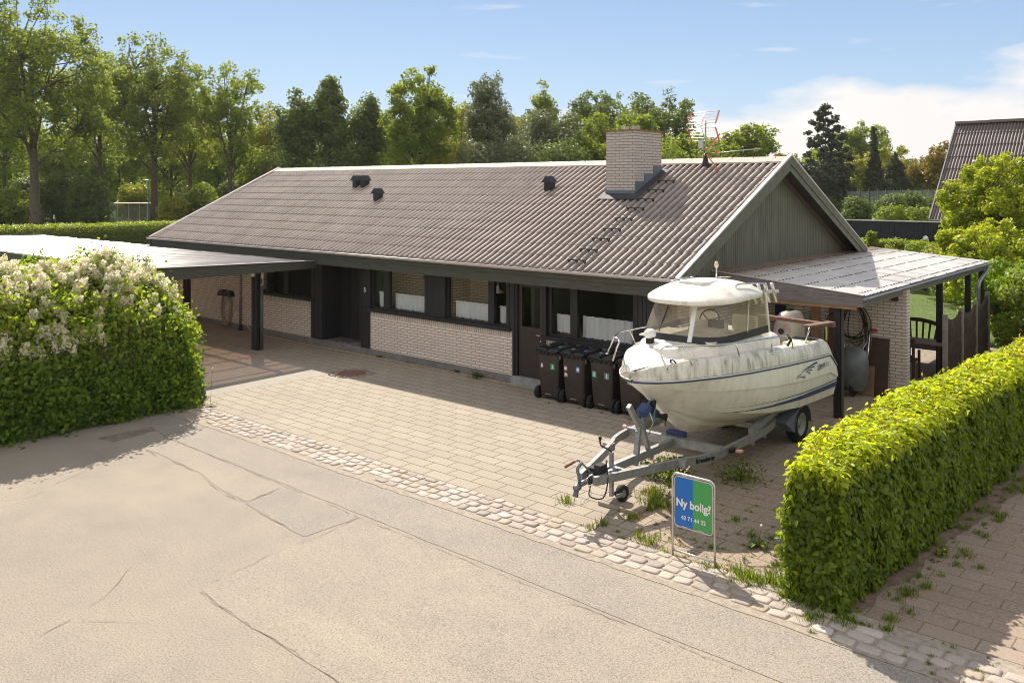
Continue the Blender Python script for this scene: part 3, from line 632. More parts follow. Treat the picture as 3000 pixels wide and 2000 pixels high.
# chimney
cx0, cx1, cy0, cy1 = -11.74, -10.95, 17.0, 18.2
ch = MB().box(cx0, cx1, cy0, cy1, 3.75, 5.59).build('chimney', M['chimbrick'], house)
zr = lambda y: EZ+.03+(y-EY)*SL
MB().box(cx0-.03, cx1+.03, cy0-.03, cy1+.03, 5.59, 5.625).build('chimney_cap', plain('mossy_cap', (.27, .13, .07), .95, var=.5, scale=12, bump=.6, bs=40), ch)
b = MB(); n = 4
b.box(cx0-.012, cx1+.012, cy0-.02, cy0, zr(cy0)-.05, zr(cy0)+.145)
stp = [(cy0-.012, cy0+.02), (cy0+.02, cy0+.42), (cy0+.42, cy0+.82), (cy0+.82, cy1+.012)]
for i, (ya, yb) in enumerate(stp): b.box(cx1, cx1+.014, ya, yb, zr(ya)-.03, zr(cy0)+.145 if i == 0 else zr(yb)+.16); 
b.build('flashing', M['lead'], ch)
b = MB()
Pp = []
for yy, dz in ((cy0-.26, .058), (cy0-.02, .075)): Pp.append([(cx0-.10, yy, zr(yy)+dz), (cx1+.22, yy, zr(yy)+dz)])
b.grid(Pp, smooth=False); Pp = [[(cx1+.0, yy, zr(yy)+.07), (cx1+.22, yy, zr(yy)+.06)] for yy in (cy0-.02, cy1+.05)]; b.grid(Pp, smooth=False)
b.build('apron', M['leaddark'], ch)
for x0, m_ in ((-11.62, 'zinc'), (-11.3, 'white')):
    b = MB()
    for i in range(9): b.box(x0+i*.026, x0+i*.026+.009, 17.45, 17.46, 5.6, 5.735)
    b.build('flue_comb', M['alu'], ch)
# roof vents
for x, y in ((-21.58, 17.45), (-21.19, 17.45), (-19.56, 16.6), (-13.69, 17.28)):
    z = zr(y); b = MB().cbox((x, y+.02, z+.10), (.20, .20, .28)); w_ = .15
    b.add([(x-w_, y-.15, z+.20), (x+w_, y-.15, z+.20), (x+w_, y+.17, z+.20), (x-w_, y+.17, z+.20), (x-w_*.1, y-.13, z+.36), (x+w_*.1, y-.13, z+.36), (x+w_*.1, y+.15, z+.36), (x-w_*.1, y+.15, z+.36)], [(0, 3, 2, 1), (4, 5, 6, 7), (0, 1, 5, 4), (1, 2, 6, 5), (2, 3, 7, 6), (3, 0, 4, 7)])
    b.build('roof_vent', M['black'], roof)
# snow-step irons
for y in (17.56, 17.11, 16.67, 16.25, 15.79, 15.34, 14.93, 14.49, 14.08):
    z = zr(y)+.05; b = MB(); x0, x1 = -10.66, -10.23
    b.beam((x0, y-.04, z+.05), (x1, y-.04, z+.05), .010, .018); b.beam((x0, y+.03, z+.05), (x1, y+.03, z+.05), .010, .018)
    for i in range(13): xx = x0+i*(x1-x0)/12; b.beam((xx, y-.04, z+.05), (xx, y+.03, z+.05), .008, .010)
    for xx in (x0+.02, (x0+x1)/2, x1-.02): b.beam((xx, y-.04, z+.05), (xx, y+.02, z-.03), .02, .01); b.beam((xx, y+.04, z+.05), (xx, y+.02, z-.03), .02, .01)
    b.build('roof_step', M['black'], roof)
# downpipe on the wall under the carport
MB().tube([(-23.07, WY-.05, 2.3), (-23.07, WY-.05, .12)], .035, 10).build('downpipe', M['zinc'], house); MB().tube([(-23.05, WY-.06, .14), (-23.05, WY-.06, .0)], .05, 10).build('drain_collar', M['black'], house)
# ------------------------------------------------------------------ tv antenna
ax, ay, az_ = -9.93, 18.50, 4.74
an = thing('tv_antenna', 'metal roof aerial with orange plastic ends on a mast right of the chimney', 'antenna', (ax, ay, az_))
MB().tube([(ax, ay, az_), (ax, ay, 5.85)], .018, 8).build('mast', M['zinc'], an)
MB().lathe([(.14, 4.64), (.10, 4.74), (.055, 4.95), (.03, 5.08)], (ax, ay, 0), 12).build('mast_boot', M['black'], an)
ORA = plain('orange_plastic', (.75, .13, .035), .45, var=.1); M['ora'] = ORA
for zc, tilt in ((5.92, .16), (5.52, -.16)):
    b = MB(); e = MB()
    for s in (-1, 1): e.beam((ax+s*.36, ay-.1-tilt*.6, zc-.16), (ax+s*.36, ay-.1+tilt*.6, zc+.16), .03, .012)
    for i in range(5): t = -1+i*.5; b.tube([(ax-.36, ay-.1+tilt*.6*t, zc+.14*t), (ax+.36, ay-.1+tilt*.6*t, zc+.14*t)], .005, 5)
    b.tube([(ax, ay-.1-tilt*.6, zc-.15), (ax, ay-.1+tilt*.6, zc+.15)], .008, 5)
    b.build('reflector', M['alu'], an); e.build('orange_end', ORA, an)
b = MB()
for s, u_ in ((-1, 1), (1, 1), (-1, -1), (1, -1)): b.tube([(ax, ay-.16, 5.72), (ax+s*.20, ay-.2, 5.72+u_*.07)], .006, 5)
b.build('dipole', M['alu'], an)
MB().box(ax-.15, ax-.03, ay-.08, ay-.03, 5.20, 5.40).build('amplifier_box', M['alu'], an)
b = MB().tube([(ax-.1, ay-.05, 5.2), (ax-.14, ay-.06, 5.08), (ax-.10, ay-.05, 5.0), (ax, ay-.03, 4.97)], .007, 6); b.build('cable', M['zinc'], an)
b = MB().tube([(ax, ay, 5.06), (ax+1.35, ay+.05, 5.16)], .011, 6)
for t in np.linspace(.25, 1, 14): xx = ax+1.35*t; b.tube([(xx, ay-.09+.05*t, 5.06+.1*t), (xx, ay+.09+.05*t, 5.06+.1*t)], .004, 4)
b.build('boom', M['alu'], an); MB().cbox((ax+.30, ay, 5.085), (.07, .07, .07)).build('orange_clamp', ORA, an)
for s in (1, -1):
    b = MB(); e = MB(); a0 = Vector((ax+.06, ay-.05, 5.08+s*.04)); a1 = a0+Vector((.36, -.02, s*.40)); o_ = Vector((.05, -.12, 0))
    e.beam(a0+o_, a1+o_, .014, .02); b.beam(a0-o_*.3, a1-o_*.3, .01, .012)
    for t in np.linspace(.05, .97, 6): b.tube([a0.lerp(a1, t)+o_, a0.lerp(a1, t)-o_*.4], .006, 5)
    b.build('corner_reflector', M['alu'], an); e.build('orange_edge', ORA, an)
# ------------------------------------------------------------------ carport on the left
CX, CY0, CY1 = -18.95, 9.15, 14.0
cp = thing('carport', 'long flat carport with a glossy grey plastic roof and paired black posts', 'carport', (-28, 11.6, 0))
cz = lambda y: 2.42-(y-CY0)/(CY1-CY0)*.12
def ribsheet(x0, x1, y0, y1, zf, pitch=.076, amp=.009, ny=12, seam=.9, seed=1, axis='y', step=0.004):
    n = int((x1-x0)/pitch*6)+1; xs = np.linspace(x0, x1, n); ph = (xs/pitch) % 1; w = amp*np.clip(np.sin(2*np.pi*ph)*2.2, -1, 1)
    k = np.floor((xs-x0)/seam); frac = ((xs-x0)/seam) % 1; w = w+np.where(frac < .09, step*2.2, 0)+np.sin(k*2.399)*step*.8
    ys = np.linspace(y0, y1, ny); V = []
    for j, y in enumerate(ys): V.append(np.stack([xs, np.full(n, y), zf(xs, y)+w+.006*np.sin(k*1.7+y*1.1)], 1))
    i = np.arange(n-1); F = np.concatenate([np.stack([j*n+i, j*n+i+1, (j+1)*n+i+1, (j+1)*n+i], 1) for j in range(ny-1)])
    return np.concatenate(V), F
Vc, Fc = ribsheet(-37.0, CX, CY0, CY1, lambda x, y: cz(y)+.03+0*x, seam=.62)
npmesh('roof_sheet', Vc, Fc, M['carsheet'], parent=cp)
MB().box(CX-.03, CX+.01, CY0-.02, CY1, 2.13, 2.34).build('fascia', M['wood_soot'], cp)
b = MB(); b.box(-37, CX+.01, CY0-.03, CY0, 2.13, 2.43).box(-37.03, -37, CY0, CY1, 2.13, 2.4).build('fascia', M['wood_soot'], cp)
MB().prism([(CY0-.02, 2.345), (CY0-.02, 2.43), (CY1, 2.31), (CY1, 2.345)], 'x', CX-.03, CX+.01).build('fascia_wedge', M['wood_soot'], cp)
MB().beam((CX+.012, CY0-.03, 2.455), (CX+.012, CY1, 2.335), .035, .014).beam((-37, CY0-.035, 2.45), (CX+.02, CY0-.035, 2.45), .014, .035, ).build('edge_trim', M['trim'], cp)
for y in (9.6, 12.85): MB().box(-37, CX-.04, y-.03, y+.03, 2.12, 2.25 if y > 12 else 2.3).build('beam', M['wood_dark'], cp)
for i in range(20): x = CX-.5-i*.9; MB().box(x-.025, x+.025, CY0+.05, CY1-.03, 2.252, 2.3).build('joist', M['wood_dark'], cp)
for x, y in ((-20.02, 12.80), (-23.75, 12.90), (-27.4, 12.9)):
    MB().box(x-.07, x+.03, y-.06, y+.06, 0, 2.12).build('post', M['wood_dark'], cp); MB().box(x+.055, x+.15, y-.05, y+.06, 0, 2.12).build('post', M['wood_dark'], cp)
for x in (-20.2, -23.75): MB().box(x-.07, x+.05, 9.54, 9.66, 0, 2.12).build('post', M['wood_dark'], cp)
b = MB().tube([(-19.86, 13.9, 2.2), (-19.86, 13.25, 2.16), (-19.80, 12.95, 2.10), (-19.79, 12.88, 2.0), (-19.79, 12.86, 1.7)], .042, 10); b.build('gutter_elbow', M['trim'], cp)
MB().tube([(-19.79, 12.86, 1.9), (-19.79, 12.86, .03)], .04, 10).build('downpipe', plain('verdigris_pipe', (.085, .11, .105), .5, .2, var=.3), cp)
tag(MB().cbox((-19.98, 12.72, 1.98), (.10, .07, .07)).ell((-19.95, 12.69, 1.97), (.045, .045, .04)).build('motion_sensor', M['white'], loc=(-19.98, 12.73, 1.98)), 'small white motion sensor screwed to the front carport post', 'sensor')
MB().box(-37, -25.6, 9.75, 9.95, 0, 2.12).build('side_wall', M['chimbrick'], cp); MB().box(-25.8, -25.6, 9.95, 12.6, 0, 2.12).build('side_wall', M['chimbrick'], cp)
# hose on a half round bracket, and the loose end running along the plinth
hs = thing('garden_hose', 'coiled yellow garden hose on a black bracket, its loose end trailing along the wall', 'hose', (-23.8, 14.25, .9))
for dx in (-.17, .17): MB().add([(-23.8+dx+.19*math.cos(t), WY-.17*d, .97+.20*math.sin(t)*.9) for d in (0, 1) for t in np.linspace(0, math.pi, 9)], [(i, i+1, 10+i, 9+i) for i in range(8)]+[tuple(range(9, 18)), tuple(range(8, -1, -1))]).build('bracket', M['black'], hs)
MHO = plain('yellow_hose', (.42, .34, .17), .5, var=.2); r = random.Random(5); b = MB()
for k in range(9):
    w_ = .235+r.uniform(-.025, .03); h0 = .05+r.uniform(0, .12); yy = WY-.04-.009*k
    b.tube([(-23.8+w_*math.cos(t)*(1 if abs(math.sin(t)) < .95 else .9), yy, (1.08+h0)/2+((1.08-h0)/2)*math.sin(t)) for t in np.linspace(0, 2*math.pi, 29)], .010, 6, cap=False)
b.build('coil', MHO, hs)
pts = [(-23.6, 14.2, .9), (-23.2, 14.22, .62), (-22.7, 14.2, .25), (-22.2, 14.15, .03), (-21.3, 14.1, .022), (-20.37, 14.07, .022), (-19.45, 14.03, .022), (-18.69, 14.06, .022), (-17.49, 14.11, .022), (-16.1, 14.16, .022), (-14.78, 14.19, .022), (-13.43, 14.15, .022), (-12.5, 14.12, .022), (-11.82, 14.10, .022), (-11.2, 14.08, .022), (-10.9, 13.95, .022)]
def smooth(P, k=4):
    P = [Vector(p) for p in P]; o = []
    for i in range(len(P)-1):
        p0, p1, p2, p3 = P[max(i-1, 0)], P[i], P[i+1], P[min(i+2, len(P)-1)]
        for j in range(k):
            t = j/k; o.append(.5*((2*p1)+(p2-p0)*t+(2*p0-5*p1+4*p2-p3)*t*t+(3*p1-p0-3*p2+p3)*t**3))
    return o+[P[-1]]
MB().tube(smooth(pts), .011, 6).build('loose_end', MHO, hs)
# manhole cover
mc = thing('manhole_cover', 'round rusty manhole cover ringed with gravel in the driveway', 'manhole cover', (-15.78, 12.6, 0))
MB().lathe([(.0001, .018), (.30, .018), (.335, .013), (.335, .0)], (-15.78, 12.62, 0), 28).build('lid', plain('rusty_iron', (.20, .105, .075), .8, var=.3, bump=.4), mc)
b = MB(); r = random.Random(8)
for i in range(150):
    t = r.uniform(0, 6.28); q = r.uniform(.36, .52); s_ = r.uniform(.012, .028); b.cbox((-15.78+q*math.cos(t), 12.62+q*math.sin(t), s_*.3), (s_*1.5, s_, s_), (r.random(), r.random(), r.random()*3))
b.build('gravel_ring', M['gravel'], mc, kind='stuff')
# ------------------------------------------------------------------ boat shed lean-to on the right
SX0, SX1, SY0, SY1 = WX1+.0, -5.42, 15.93, 25.5
sh = thing('boat_shed', 'lean-to shed on the gable with a bright ribbed plastic roof and weathered beam', 'shed', (-6.9, 20.5, 0))
szf = lambda x: 2.56-(x-SX0)/(SX1-SX0)*.25
def ribx(x0, x1, y0, y1, zf, pitch=.076, amp=.009, nx=14, seam=.9):
    n = int((y1-y0)/pitch*6)+1; ys = np.linspace(y0, y1, n); w = amp*np.clip(np.sin(2*np.pi*ys/pitch)*1.8, -1, 1); fr = ((ys-y0)/seam) % 1; w = w+np.where(fr < .06, .022, 0)
    xs = np.linspace(x0, x1, nx); V = []
    for x in xs: V.append(np.stack([np.full(n, x), ys, zf(x)+w+.005*np.sin(np.floor((ys-y0)/seam)*1.9+x)], 1))
    i = np.arange(n-1); F = np.concatenate([np.stack([j*n+i, (j+1)*n+i, (j+1)*n+i+1, j*n+i+1], 1) for j in range(nx-1)]); return np.concatenate(V), F
Vs, Fs = ribx(SX0+.01, SX1+.03, SY0, SY1, lambda x: szf(x)+.012)
ss = npmesh('roof_sheet', Vs, Fs, M['shedsheet'], parent=sh)
b = MB()
for x in np.linspace(SX0+.35, SX1-.12, 6):
    for i in range(int((SY1-SY0)/.152)): y = SY0+.05+i*.152; z = szf(x)+.02; b.lathe([(.022, 0), (.019, .010), (.0001, .014)], (x, y, z), 6)
b.build('roof_screws', M['leaddark'], ss, kind='stuff')
MB().box(-8.40, SX1+.02, SY0-.045, SY0, 2.12, 2.3).build('front_beam', M['wood_grey'], sh); MB().prism([(SX0+.02, 2.303), (SX1+.02, 2.303), (SX1+.02, 2.325), (SX0+.02, 2.58)], 'y', SY0-.04, SY0-.005).build('front_wedge', M['wood_grey'], sh)
MB().box(-8.40, SX1-.12, SY0+.01, SY0+.06, 2.06, 2.19).build('under_beam', M['wood_raw'], sh)
MB().beam((SX0+.02, SY0-.025, 2.60), (SX1+.03, SY0-.025, 2.338), .06, .012, (0, 0, 1)).build('edge_trim', M['trim'], sh)
MB().box(SX1-.10, SX1-.05, SY0+.07, SY1, 2.10, 2.26).build('side_beam', M['wood_grey'], sh)
for i in range(9): y = SY0+.9+i*1.0; MB().beam((SX0+.02, y, 2.50), (SX1-.12, y, 2.25), .045, .07).build('rafter', M['wood_raw'], sh)
gy = gutter(SY0-.02, SY1+.05, 0, 0, .055); gy.v = [(SX1+.055-(-0)+(-y), x, z+2.285) for x, y, z in gy.v]; gy.v = [(x, y, z) for x, y, z in gy.v]; gy.build('gutter', M['zinc'], sh)
for x, y, m_ in ((-5.93, 16.12, 'wood_dark'), (-5.56, 21.45, 'wood_dark'), (-5.56, 24.0, 'wood_dark'), (-5.56, 25.4, 'wood_dark')): MB().box(x-.06, x+.06, y-.06, y+.06, 0, 2.10).build('post', M[m_], sh)
MB().box(-5.865, -5.84, 16.10, 16.18, 0, 2.08).build('post_board', plain('olive_board', (.07, .065, .045), .7), sh)
MB().tube(smooth([(-5.38, 25.3, 2.24), (-5.38, 25.2, 2.1), (-5.40, 24.75, 1.95), (-5.42, 24.5, 1.8), (-5.42, 24.45, 1.5), (-5.42, 24.45, .02)]), .045, 10).build('downpipe', M['zinc'], sh)
MB().box(-8.40, -5.40, 18.45, 18.68, 0, 2.22).build('brick_wall', M['brick'], sh); MB().cbox((-5.62, 18.42, 2.05), (.13, .05, .17)).build('junction_box', M['wood_brown'], sh)
# things stored under the shed roof
def lean(name, label, cat, x0, x1, h, y, m, t=.018, dy=.16): tag(MB().add([(x0, y-dy, 0), (x1, y-dy, 0), (x1, y, h), (x0, y, h), (x0, y-dy-t, 0), (x1, y-dy-t, 0), (x1, y-t, h), (x0, y-t, h)], [(0, 1, 2, 3), (7, 6, 5, 4), (0, 4, 5, 1), (1, 5, 6, 2), (2, 6, 7, 3), (3, 7, 4, 0)]).build(name, m, loc=((x0+x1)/2, y-dy, 0)), label, cat)
lean('plywood_board', 'broad brown plywood board leaning on the shed brick wall behind the wheelbarrow', 'board', -6.13, -5.72, 1.18, 18.43, M['wood_brown'])
lean('plank', 'tall red-brown plank leaning on the shed wall left of the black post, nearest the post', 'plank', -6.95, -6.80, 1.95, 18.43, M['wood_red'])
lean('plank', 'pale brown plank leaning left of the red-brown plank behind the outboard motor', 'plank', -7.32, -7.15, 2.0, 18.43, M['wood_raw'])
lean('chipboard_sheet', 'light brown chipboard piece standing low behind the wheelbarrow', 'board', -6.2, -5.95, .62, 18.24, plain('chipboard', (.27, .17, .10), .85), dy=.08)
lean('grey_panel', 'small grey panel leaning on the shed wall beside the pale plank', 'panel', -7.65, -7.38, 1.55, 18.43, M['zinc'])
wb = thing('wheelbarrow', 'grey wheelbarrow stood on end against the shed wall behind the black post', 'wheelbarrow', (-6.3, 18.1, 0))
b = MB(); P = []
for k, (z, hw, d) in enumerate(((.12, .20, .10), (.25, .27, .20), (.5, .30, .24), (.75, .30, .22), (.93, .25, .14), (1.0, .16, .05))): P.append([(-6.3+hw*math.cos(t), 18.02-d*math.sin(t), z) for t in np.linspace(0, math.pi, 9)])
b.grid(P).build('tray', plain('grey_barrow_steel', (.17, .19, .20), .45, .3, var=.25), wb)
MB().tube([(-6.5, 18.1, .2), (-6.55, 18.15, 1.2)], .015, 6).tube([(-6.1, 18.1, .2), (-6.02, 18.12, 1.3)], .015, 6).build('handle', M['steel'], wb)
MB().lathe([(.12, -.03), (.16, -.03), (.17, 0), (.16, .03), (.12, .03)], (-6.3, 17.98, .17), 16, 'x').build('wheel', M['rubber'], wb)
sv = thing('snow_shovel', 'snow shovel with a pale shaft and red grip leaning by the wheelbarrow', 'shovel', (-6.4, 17.9, 0))
MB().tube([(-6.55, 17.8, .1), (-6.05, 18.38, 1.28)], .013, 6).build('shaft', M['alu'], sv); MB().cbox((-6.03, 18.40, 1.33), (.13, .03, .06)).build('grip', plain('red_plastic', (.5, .03, .03), .4), sv); MB().cbox((-6.58, 17.75, .12), (.30, .05, .28), (.3, 0, 0)).build('blade', plain('red_plastic2', (.42, .03, .04), .4), sv)
cb = thing('cable_coil', 'big tangle of black and beige cable coils hanging on the shed brick wall', 'cable coil', (-6.42, 18.4, 1.9))
MB().cyl((-6.42, 18.45, 1.98), (-6.42, 18.3, 2.0), .012, 6).build('hook', M['zinc'], cb)
r = random.Random(9); b = MB(); b2 = MB()
for k in range(16):
    w_, h_ = r.uniform(.14, .40), r.uniform(.35, .62); c0 = -6.42+r.uniform(-.06, .06); tgt = b if k % 2 else b2
    tgt.tube([(c0+w_*math.sin(t)*(1-.35*math.cos(t)), 18.36-.012*k*.6+r.uniform(-.01, .01), 1.95-h_+h_*math.cos(t)+r.uniform(-.01, .01)) for t in np.linspace(0, 2*math.pi, 25)], .011 if k % 2 else .006, 5, cap=False)
b.build('black_cable', M['rubber'], cb); b2.build('beige_rope', plain('beige_rope', (.36, .28, .19), .8), cb)
tag(MB().tube([(-6.88+.16*math.sin(t), 18.38, 1.1+.5*math.cos(t)) for t in np.linspace(0, 2*math.pi, 25)], .010, 5, cap=False).tube([(-6.72, 18.38, .95), (-6.72, 18.38, .75)], .02, 6).build('bicycle_hose', M['rubber'], loc=(-6.88, 18.38, 1.1)), 'thin black rubber hose loop hanging left of the big cable tangle', 'hose')
tp = thing('folded_parasol', 'dark blue folded parasol standing at the shed wall behind the boat cabin', 'parasol', (-7.95, 18.2, 0))
b = MB()
for k in range(5): b.tube([(-8.08+k*.055, 18.22, .3), (-8.07+k*.05, 18.26, 1.7)], [.035, .028], 7)
b.build('canopy', plain('dark_blue_cloth', (.035, .05, .10), .8), tp); MB().tube([(-7.97, 18.25, 0), (-7.97, 18.27, 1.85)], .02, 6).build('pole', M['wood_raw'], tp)
# stacked junk on the floor of the shed
bx = thing('plastic_crate', 'dark plastic crate with an orange lid on the shed floor behind the trailer', 'crate', (-7.0, 17.4, 0)); MB().box(-7.25, -6.75, 17.2, 17.6, 0, .3).box(-7.28, -6.72, 17.17, 17.63, .3, .34).build('body', M['black'], bx); MB().box(-6.74, -6.70, 17.3, 17.4, .18, .26).build('latch', M['ora'], bx)
# ------------------------------------------------------------------ woven fence panels, garden set behind the shed
fn = thing('willow_fence', 'dark woven willow fence with square posts beside the shed terrace', 'fence', (-5.08, 22, 0))
FW = plain('woven_willow', (.085, .062, .05), .9, var=.6, scale=4, stretch=(1, 12, 2), bump=.8, bs=30)
ypos = [20.05, 21.35, 22.65, 23.85]
for i, y in enumerate(ypos): MB().box(-5.13, -5.04, y-.045, y+.045, 0, 1.56+(.14 if i == 3 else .0)).build('post', M['plinth'] if 0 else plain('grey_fence_post', (.27, .24, .21), .8, var=.3), fn)
for i in range(3):
    b = MB(); y0, y1 = ypos[i]+.05, ypos[i+1]-.05; n = 34
    for k in range(n):
        t = (k+.5)/n; y = y0+(y1-y0)*t; zt = 1.38+(.13*(t*2-1)**2 if i < 2 else .24*t*t)+random.uniform(-.012, .012); w_ = (y1-y0)/n*.95
        zs = np.linspace(.04, zt, 12); b.tube([(-5.085+.018*math.sin(z*7+(k % 2)*math.pi), y+random.uniform(-.006, .006), z) for z in zs], w_*.55, 4)
    for z in (.25, .75, 1.2): b.beam((-5.085, y0, z), (-5.085, y1, z), .03, .03)
    b.build('woven_panel', FW, fn)
gb = thing('garden_bench', 'dark brown garden bench with an arched fan back behind the brick pillar', 'bench', (-6.3, 22.2, 0))
b = MB(); arc = [(-7.1+1.5*t, 22.5, .88+.17*math.sin(math.pi*t)) for t in np.linspace(0, 1, 11)]
for i in range(10): b.beam(arc[i], arc[i+1], .05, .09)
b.beam((-7.1, 22.5, .50), (-5.6, 22.5, .50), .05, .06)
for t in np.linspace(.08, .92, 9): xx = -7.1+1.5*t; b.beam((xx+(t-.5)*-.25, 22.5, .52), (xx, 22.5, .87+.16*math.sin(math.pi*t)), .04, .03, (0, 1, 0))
b.build('backrest', M['wood_brown'], gb)
b = MB()
for i in range(4): b.box(-7.1, -5.6, 22.0+i*.115, 22.1+i*.115, .42, .445)
b.build('seat', M['wood_brown'], gb)
for x in (-7.05, -5.65):
    for y, h_ in ((22.02, .62), (22.48, .95)): MB().box(x-.03, x+.03, y-.03, y+.03, 0, h_).build('leg', M['wood_brown'], gb)
    MB().box(x-.035, x+.035, 22.0, 22.5, .62, .65).build('armrest', M['wood_brown'], gb)
gt = thing('garden_table', 'brown wooden garden table between the bench and the fence', 'table', (-5.9, 21.3, 0))
b = MB()
for i in range(7): b.box(-6.9, -5.35, 20.95+i*.115, 21.055+i*.115, .70, .73)
b.build('tabletop', plain('table_wood', (.16, .105, .08), .6, var=.2), gt)
for x in (-6.8, -5.45):
    for y in (21.0, 21.7): MB().box(x-.035, x+.035, y-.035, y+.035, 0, .70).build('leg', M['wood_brown'], gt)
gc = thing('garden_chair', 'dark brown garden chair with a slatted back at the near side of the table', 'chair', (-6.0, 20.3, 0))
MB().box(-6.3, -5.75, 20.2, 20.65, .42, .45).build('seat', M['wood_brown'], gc)
b = MB().beam((-6.3, 20.2, .9), (-5.75, 20.2, .9), .04, .07).beam((-6.3, 20.2, .55), (-5.75, 20.2, .55), .04, .05)
for i in range(5): b.beam((-6.2+i*.09, 20.2, .56), (-6.2+i*.09, 20.2, .88), .02, .04, (0, 1, 0))
b.build('backrest', M['wood_brown'], gc)
for x in (-6.28, -5.77):
    for y, h_ in ((20.2, .93), (20.62, .64)): MB().box(x-.025, x+.025, y-.025, y+.025, 0, h_).build('leg', M['wood_brown'], gc)
# ------------------------------------------------------------------ wheelie bins
def make_bin(x, label, stickers, lidmarks):
    t = thing('wheelie_bin', label, 'wheelie bin', (x, 13.62, 0), 0, 'four wheelie bins in a row at the wall')
    # local frame: +y to the wall, the hinge side with wheels and axle faces -y
    P = []
    for z, hw, y0, y1 in ((.06, .215, .06, .50), (.10, .225, .04, .52), (.30, .235, .03, .55), (.90, .262, .0, .62), (.955, .265, .0, .63)):
        c = .03; P.append([(hw-c, y0, z), (hw, y0+c, z), (hw, y1-c, z), (hw-c, y1, z), (-hw+c, y1, z), (-hw, y1-c, z), (-hw, y0+c, z), (-hw+c, y0, z)])
    b = MB().grid(P, closeu=True, smooth=False); b.add(P[0], [tuple(range(7, -1, -1))]); b.build('body', M['bin'], t, local=True)
    b = MB().box(-.29, .29, -.02, .66, .955, .99); b.build('rim', M['black'], t, local=True, bevel=.008)
    b = MB()
    for i in range(5): b.ell((-.215+i*.1075, -.005, .945), (.04, .03, .04), 8, 5)
    b.build('hinge_lug', M['black'], t, local=True)
    b = MB()
    for x0, x1 in ((-.285, -.02), (.02, .285)):
        y0, y1 = -.03, .66; zz = 1.0
        b.add([(x0, y0, zz-.01), (x1, y0, zz-.01), (x1, y1, zz-.01), (x0, y1, zz-.01), (x0+.02, y0+.03, zz+.045), (x1-.02, y0+.03, zz+.045), (x1-.03, y1-.05, zz+.07), (x0+.03, y1-.05, zz+.07)], [(0, 3, 2, 1), (4, 5, 6, 7), (0, 1, 5, 4), (1, 2, 6, 5), (2, 3, 7, 6), (3, 0, 4, 7)])
    b.build('lid', M['black'], t, local=True, bevel=.012)
    MB().tube([(-.28, -.045, 1.005), (.28, -.045, 1.005)], .018, 8).beam((-.27, -.045, 1.0), (-.27, .02, .97), .03, .04).beam((.27, -.045, 1.0), (.27, .02, .97), .03, .04).build('handle', M['black'], t, local=True)
    MB().cyl((-.27, .06, .13), (.27, .06, .13), .012, 8).build('axle', M['steel'], t, local=True); MB().box(-.075, .075, .012, .03, .117, .13).build('axle_cover', M['alu'], t, local=True)
    for s in (-1, 1):
        w = MB().lathe([(.10, -.028), (.125, -.026), (.13, 0), (.125, .026), (.10, .028)], (s*.272, .06, .13), 20, 'x', cap=False).build('wheel', M['rubber'], t, local=True)
        MB().lathe([(.0001, -.018), (.098, -.022), (.098, .022), (.0001, .018)], (s*.272, .06, .13), 14, 'x').build('rim', M['black'], w, local=True)
    for (sx, sz, w_, h_, c, kind_) in stickers:
        yb = .045-.045*min(1, (sz-.30)/.6)-.006
        s_ = MB(); 
        if c: s_.box(sx-w_/2, sx+w_/2, yb-.002, yb+.004, sz-h_/2, sz+h_/2)
        o = (s_ if c else MB().box(sx-.03, sx+.03, yb-.001, yb+.003, sz-.055, sz-.049)).build('sticker', plain('sticker_colour', c or (.75, .75, .75), .4, var=.04), t, local=True)
        g = MB(); q = {'bottle': [(-.012, .035), (.012, .035), (.012, .012), (.028, -.005), (.028, -.035), (-.028, -.035), (-.028, -.005), (-.012, .012)], 'apple': [(-.022, .03), (.022, .03), (.006, 0), (.022, -.03), (-.022, -.03), (-.006, 0)], 'box': [(-.03, .02), (-.01, .035), (.03, .025), (.03, -.03), (-.03, -.03)], 'tall': [(-.005, .04), (.005, .04), (.014, -.01), (.014, -.035), (-.014, -.035), (-.014, -.01)], 'round': [(.03*math.cos(a_), .022*math.sin(a_)) for a_ in np.linspace(0, 6.28, 12)[:-1]]}[kind_]
        g.prism([(sx+u, sz+v) for u, v in q], 'y', yb-.0045, yb-.0025); g.box(sx-.028, sx+.028, yb-.0045, yb-.0025, sz-h_/2+.008, sz-h_/2+.012) if c else None
        g.build('symbol', M['white'], o, local=True)
    for (lx, c) in lidmarks: MB().box(lx-.03, lx+.03, .20, .26, 1.055, 1.062).build('lid_mark', plain('lid_mark_colour', c, .4, var=.03), t, local=True)
    MB().box(.262, .266, .05, .09, .84, .92).build('side_tag', M['ridge'], t, local=True)
    return t
GRN, TEAL, GTEAL, BLU, PUR, TAN = (.02, .40, .16), (.10, .43, .36), (.16, .30, .30), (.02, .15, .42), (.25, .035, .22), (.42, .33, .22)
make_bin(-10.83, 'wheelie bin with a white bottle mark and a green square sticker, nearest the side door', [(-.15, .70, .08, .1, None, 'bottle'), (.12, .69, .10, .115, GRN, 'apple')], [(-.15, (.25, .4, .45)), (.15, (.1, .5, .35))])
make_bin(-10.20, 'wheelie bin with purple, beige and blue stickers', [(-.18, .71, .09, .115, PUR, 'box'), (-.18, .595, .09, .11, TAN, 'round'), (.12, .72, .105, .12, BLU, 'box')], [(-.15, (.5, .5, .5)), (.15, (.1, .3, .7))])
make_bin(-9.53, 'wheelie bin with one teal and one grey-green sticker', [(-.16, .69, .09, .115, TEAL, 'tall'), (.13, .69, .10, .115, GTEAL, 'tall')], [(-.15, (.2, .5, .5)), (.15, (.15, .4, .6))])
make_bin(-8.88, 'wheelie bin with a single gold sticker, half hidden behind the bow of the boat', [(.0, .66, .11, .12, (.36, .27, .12), 'round')], [])
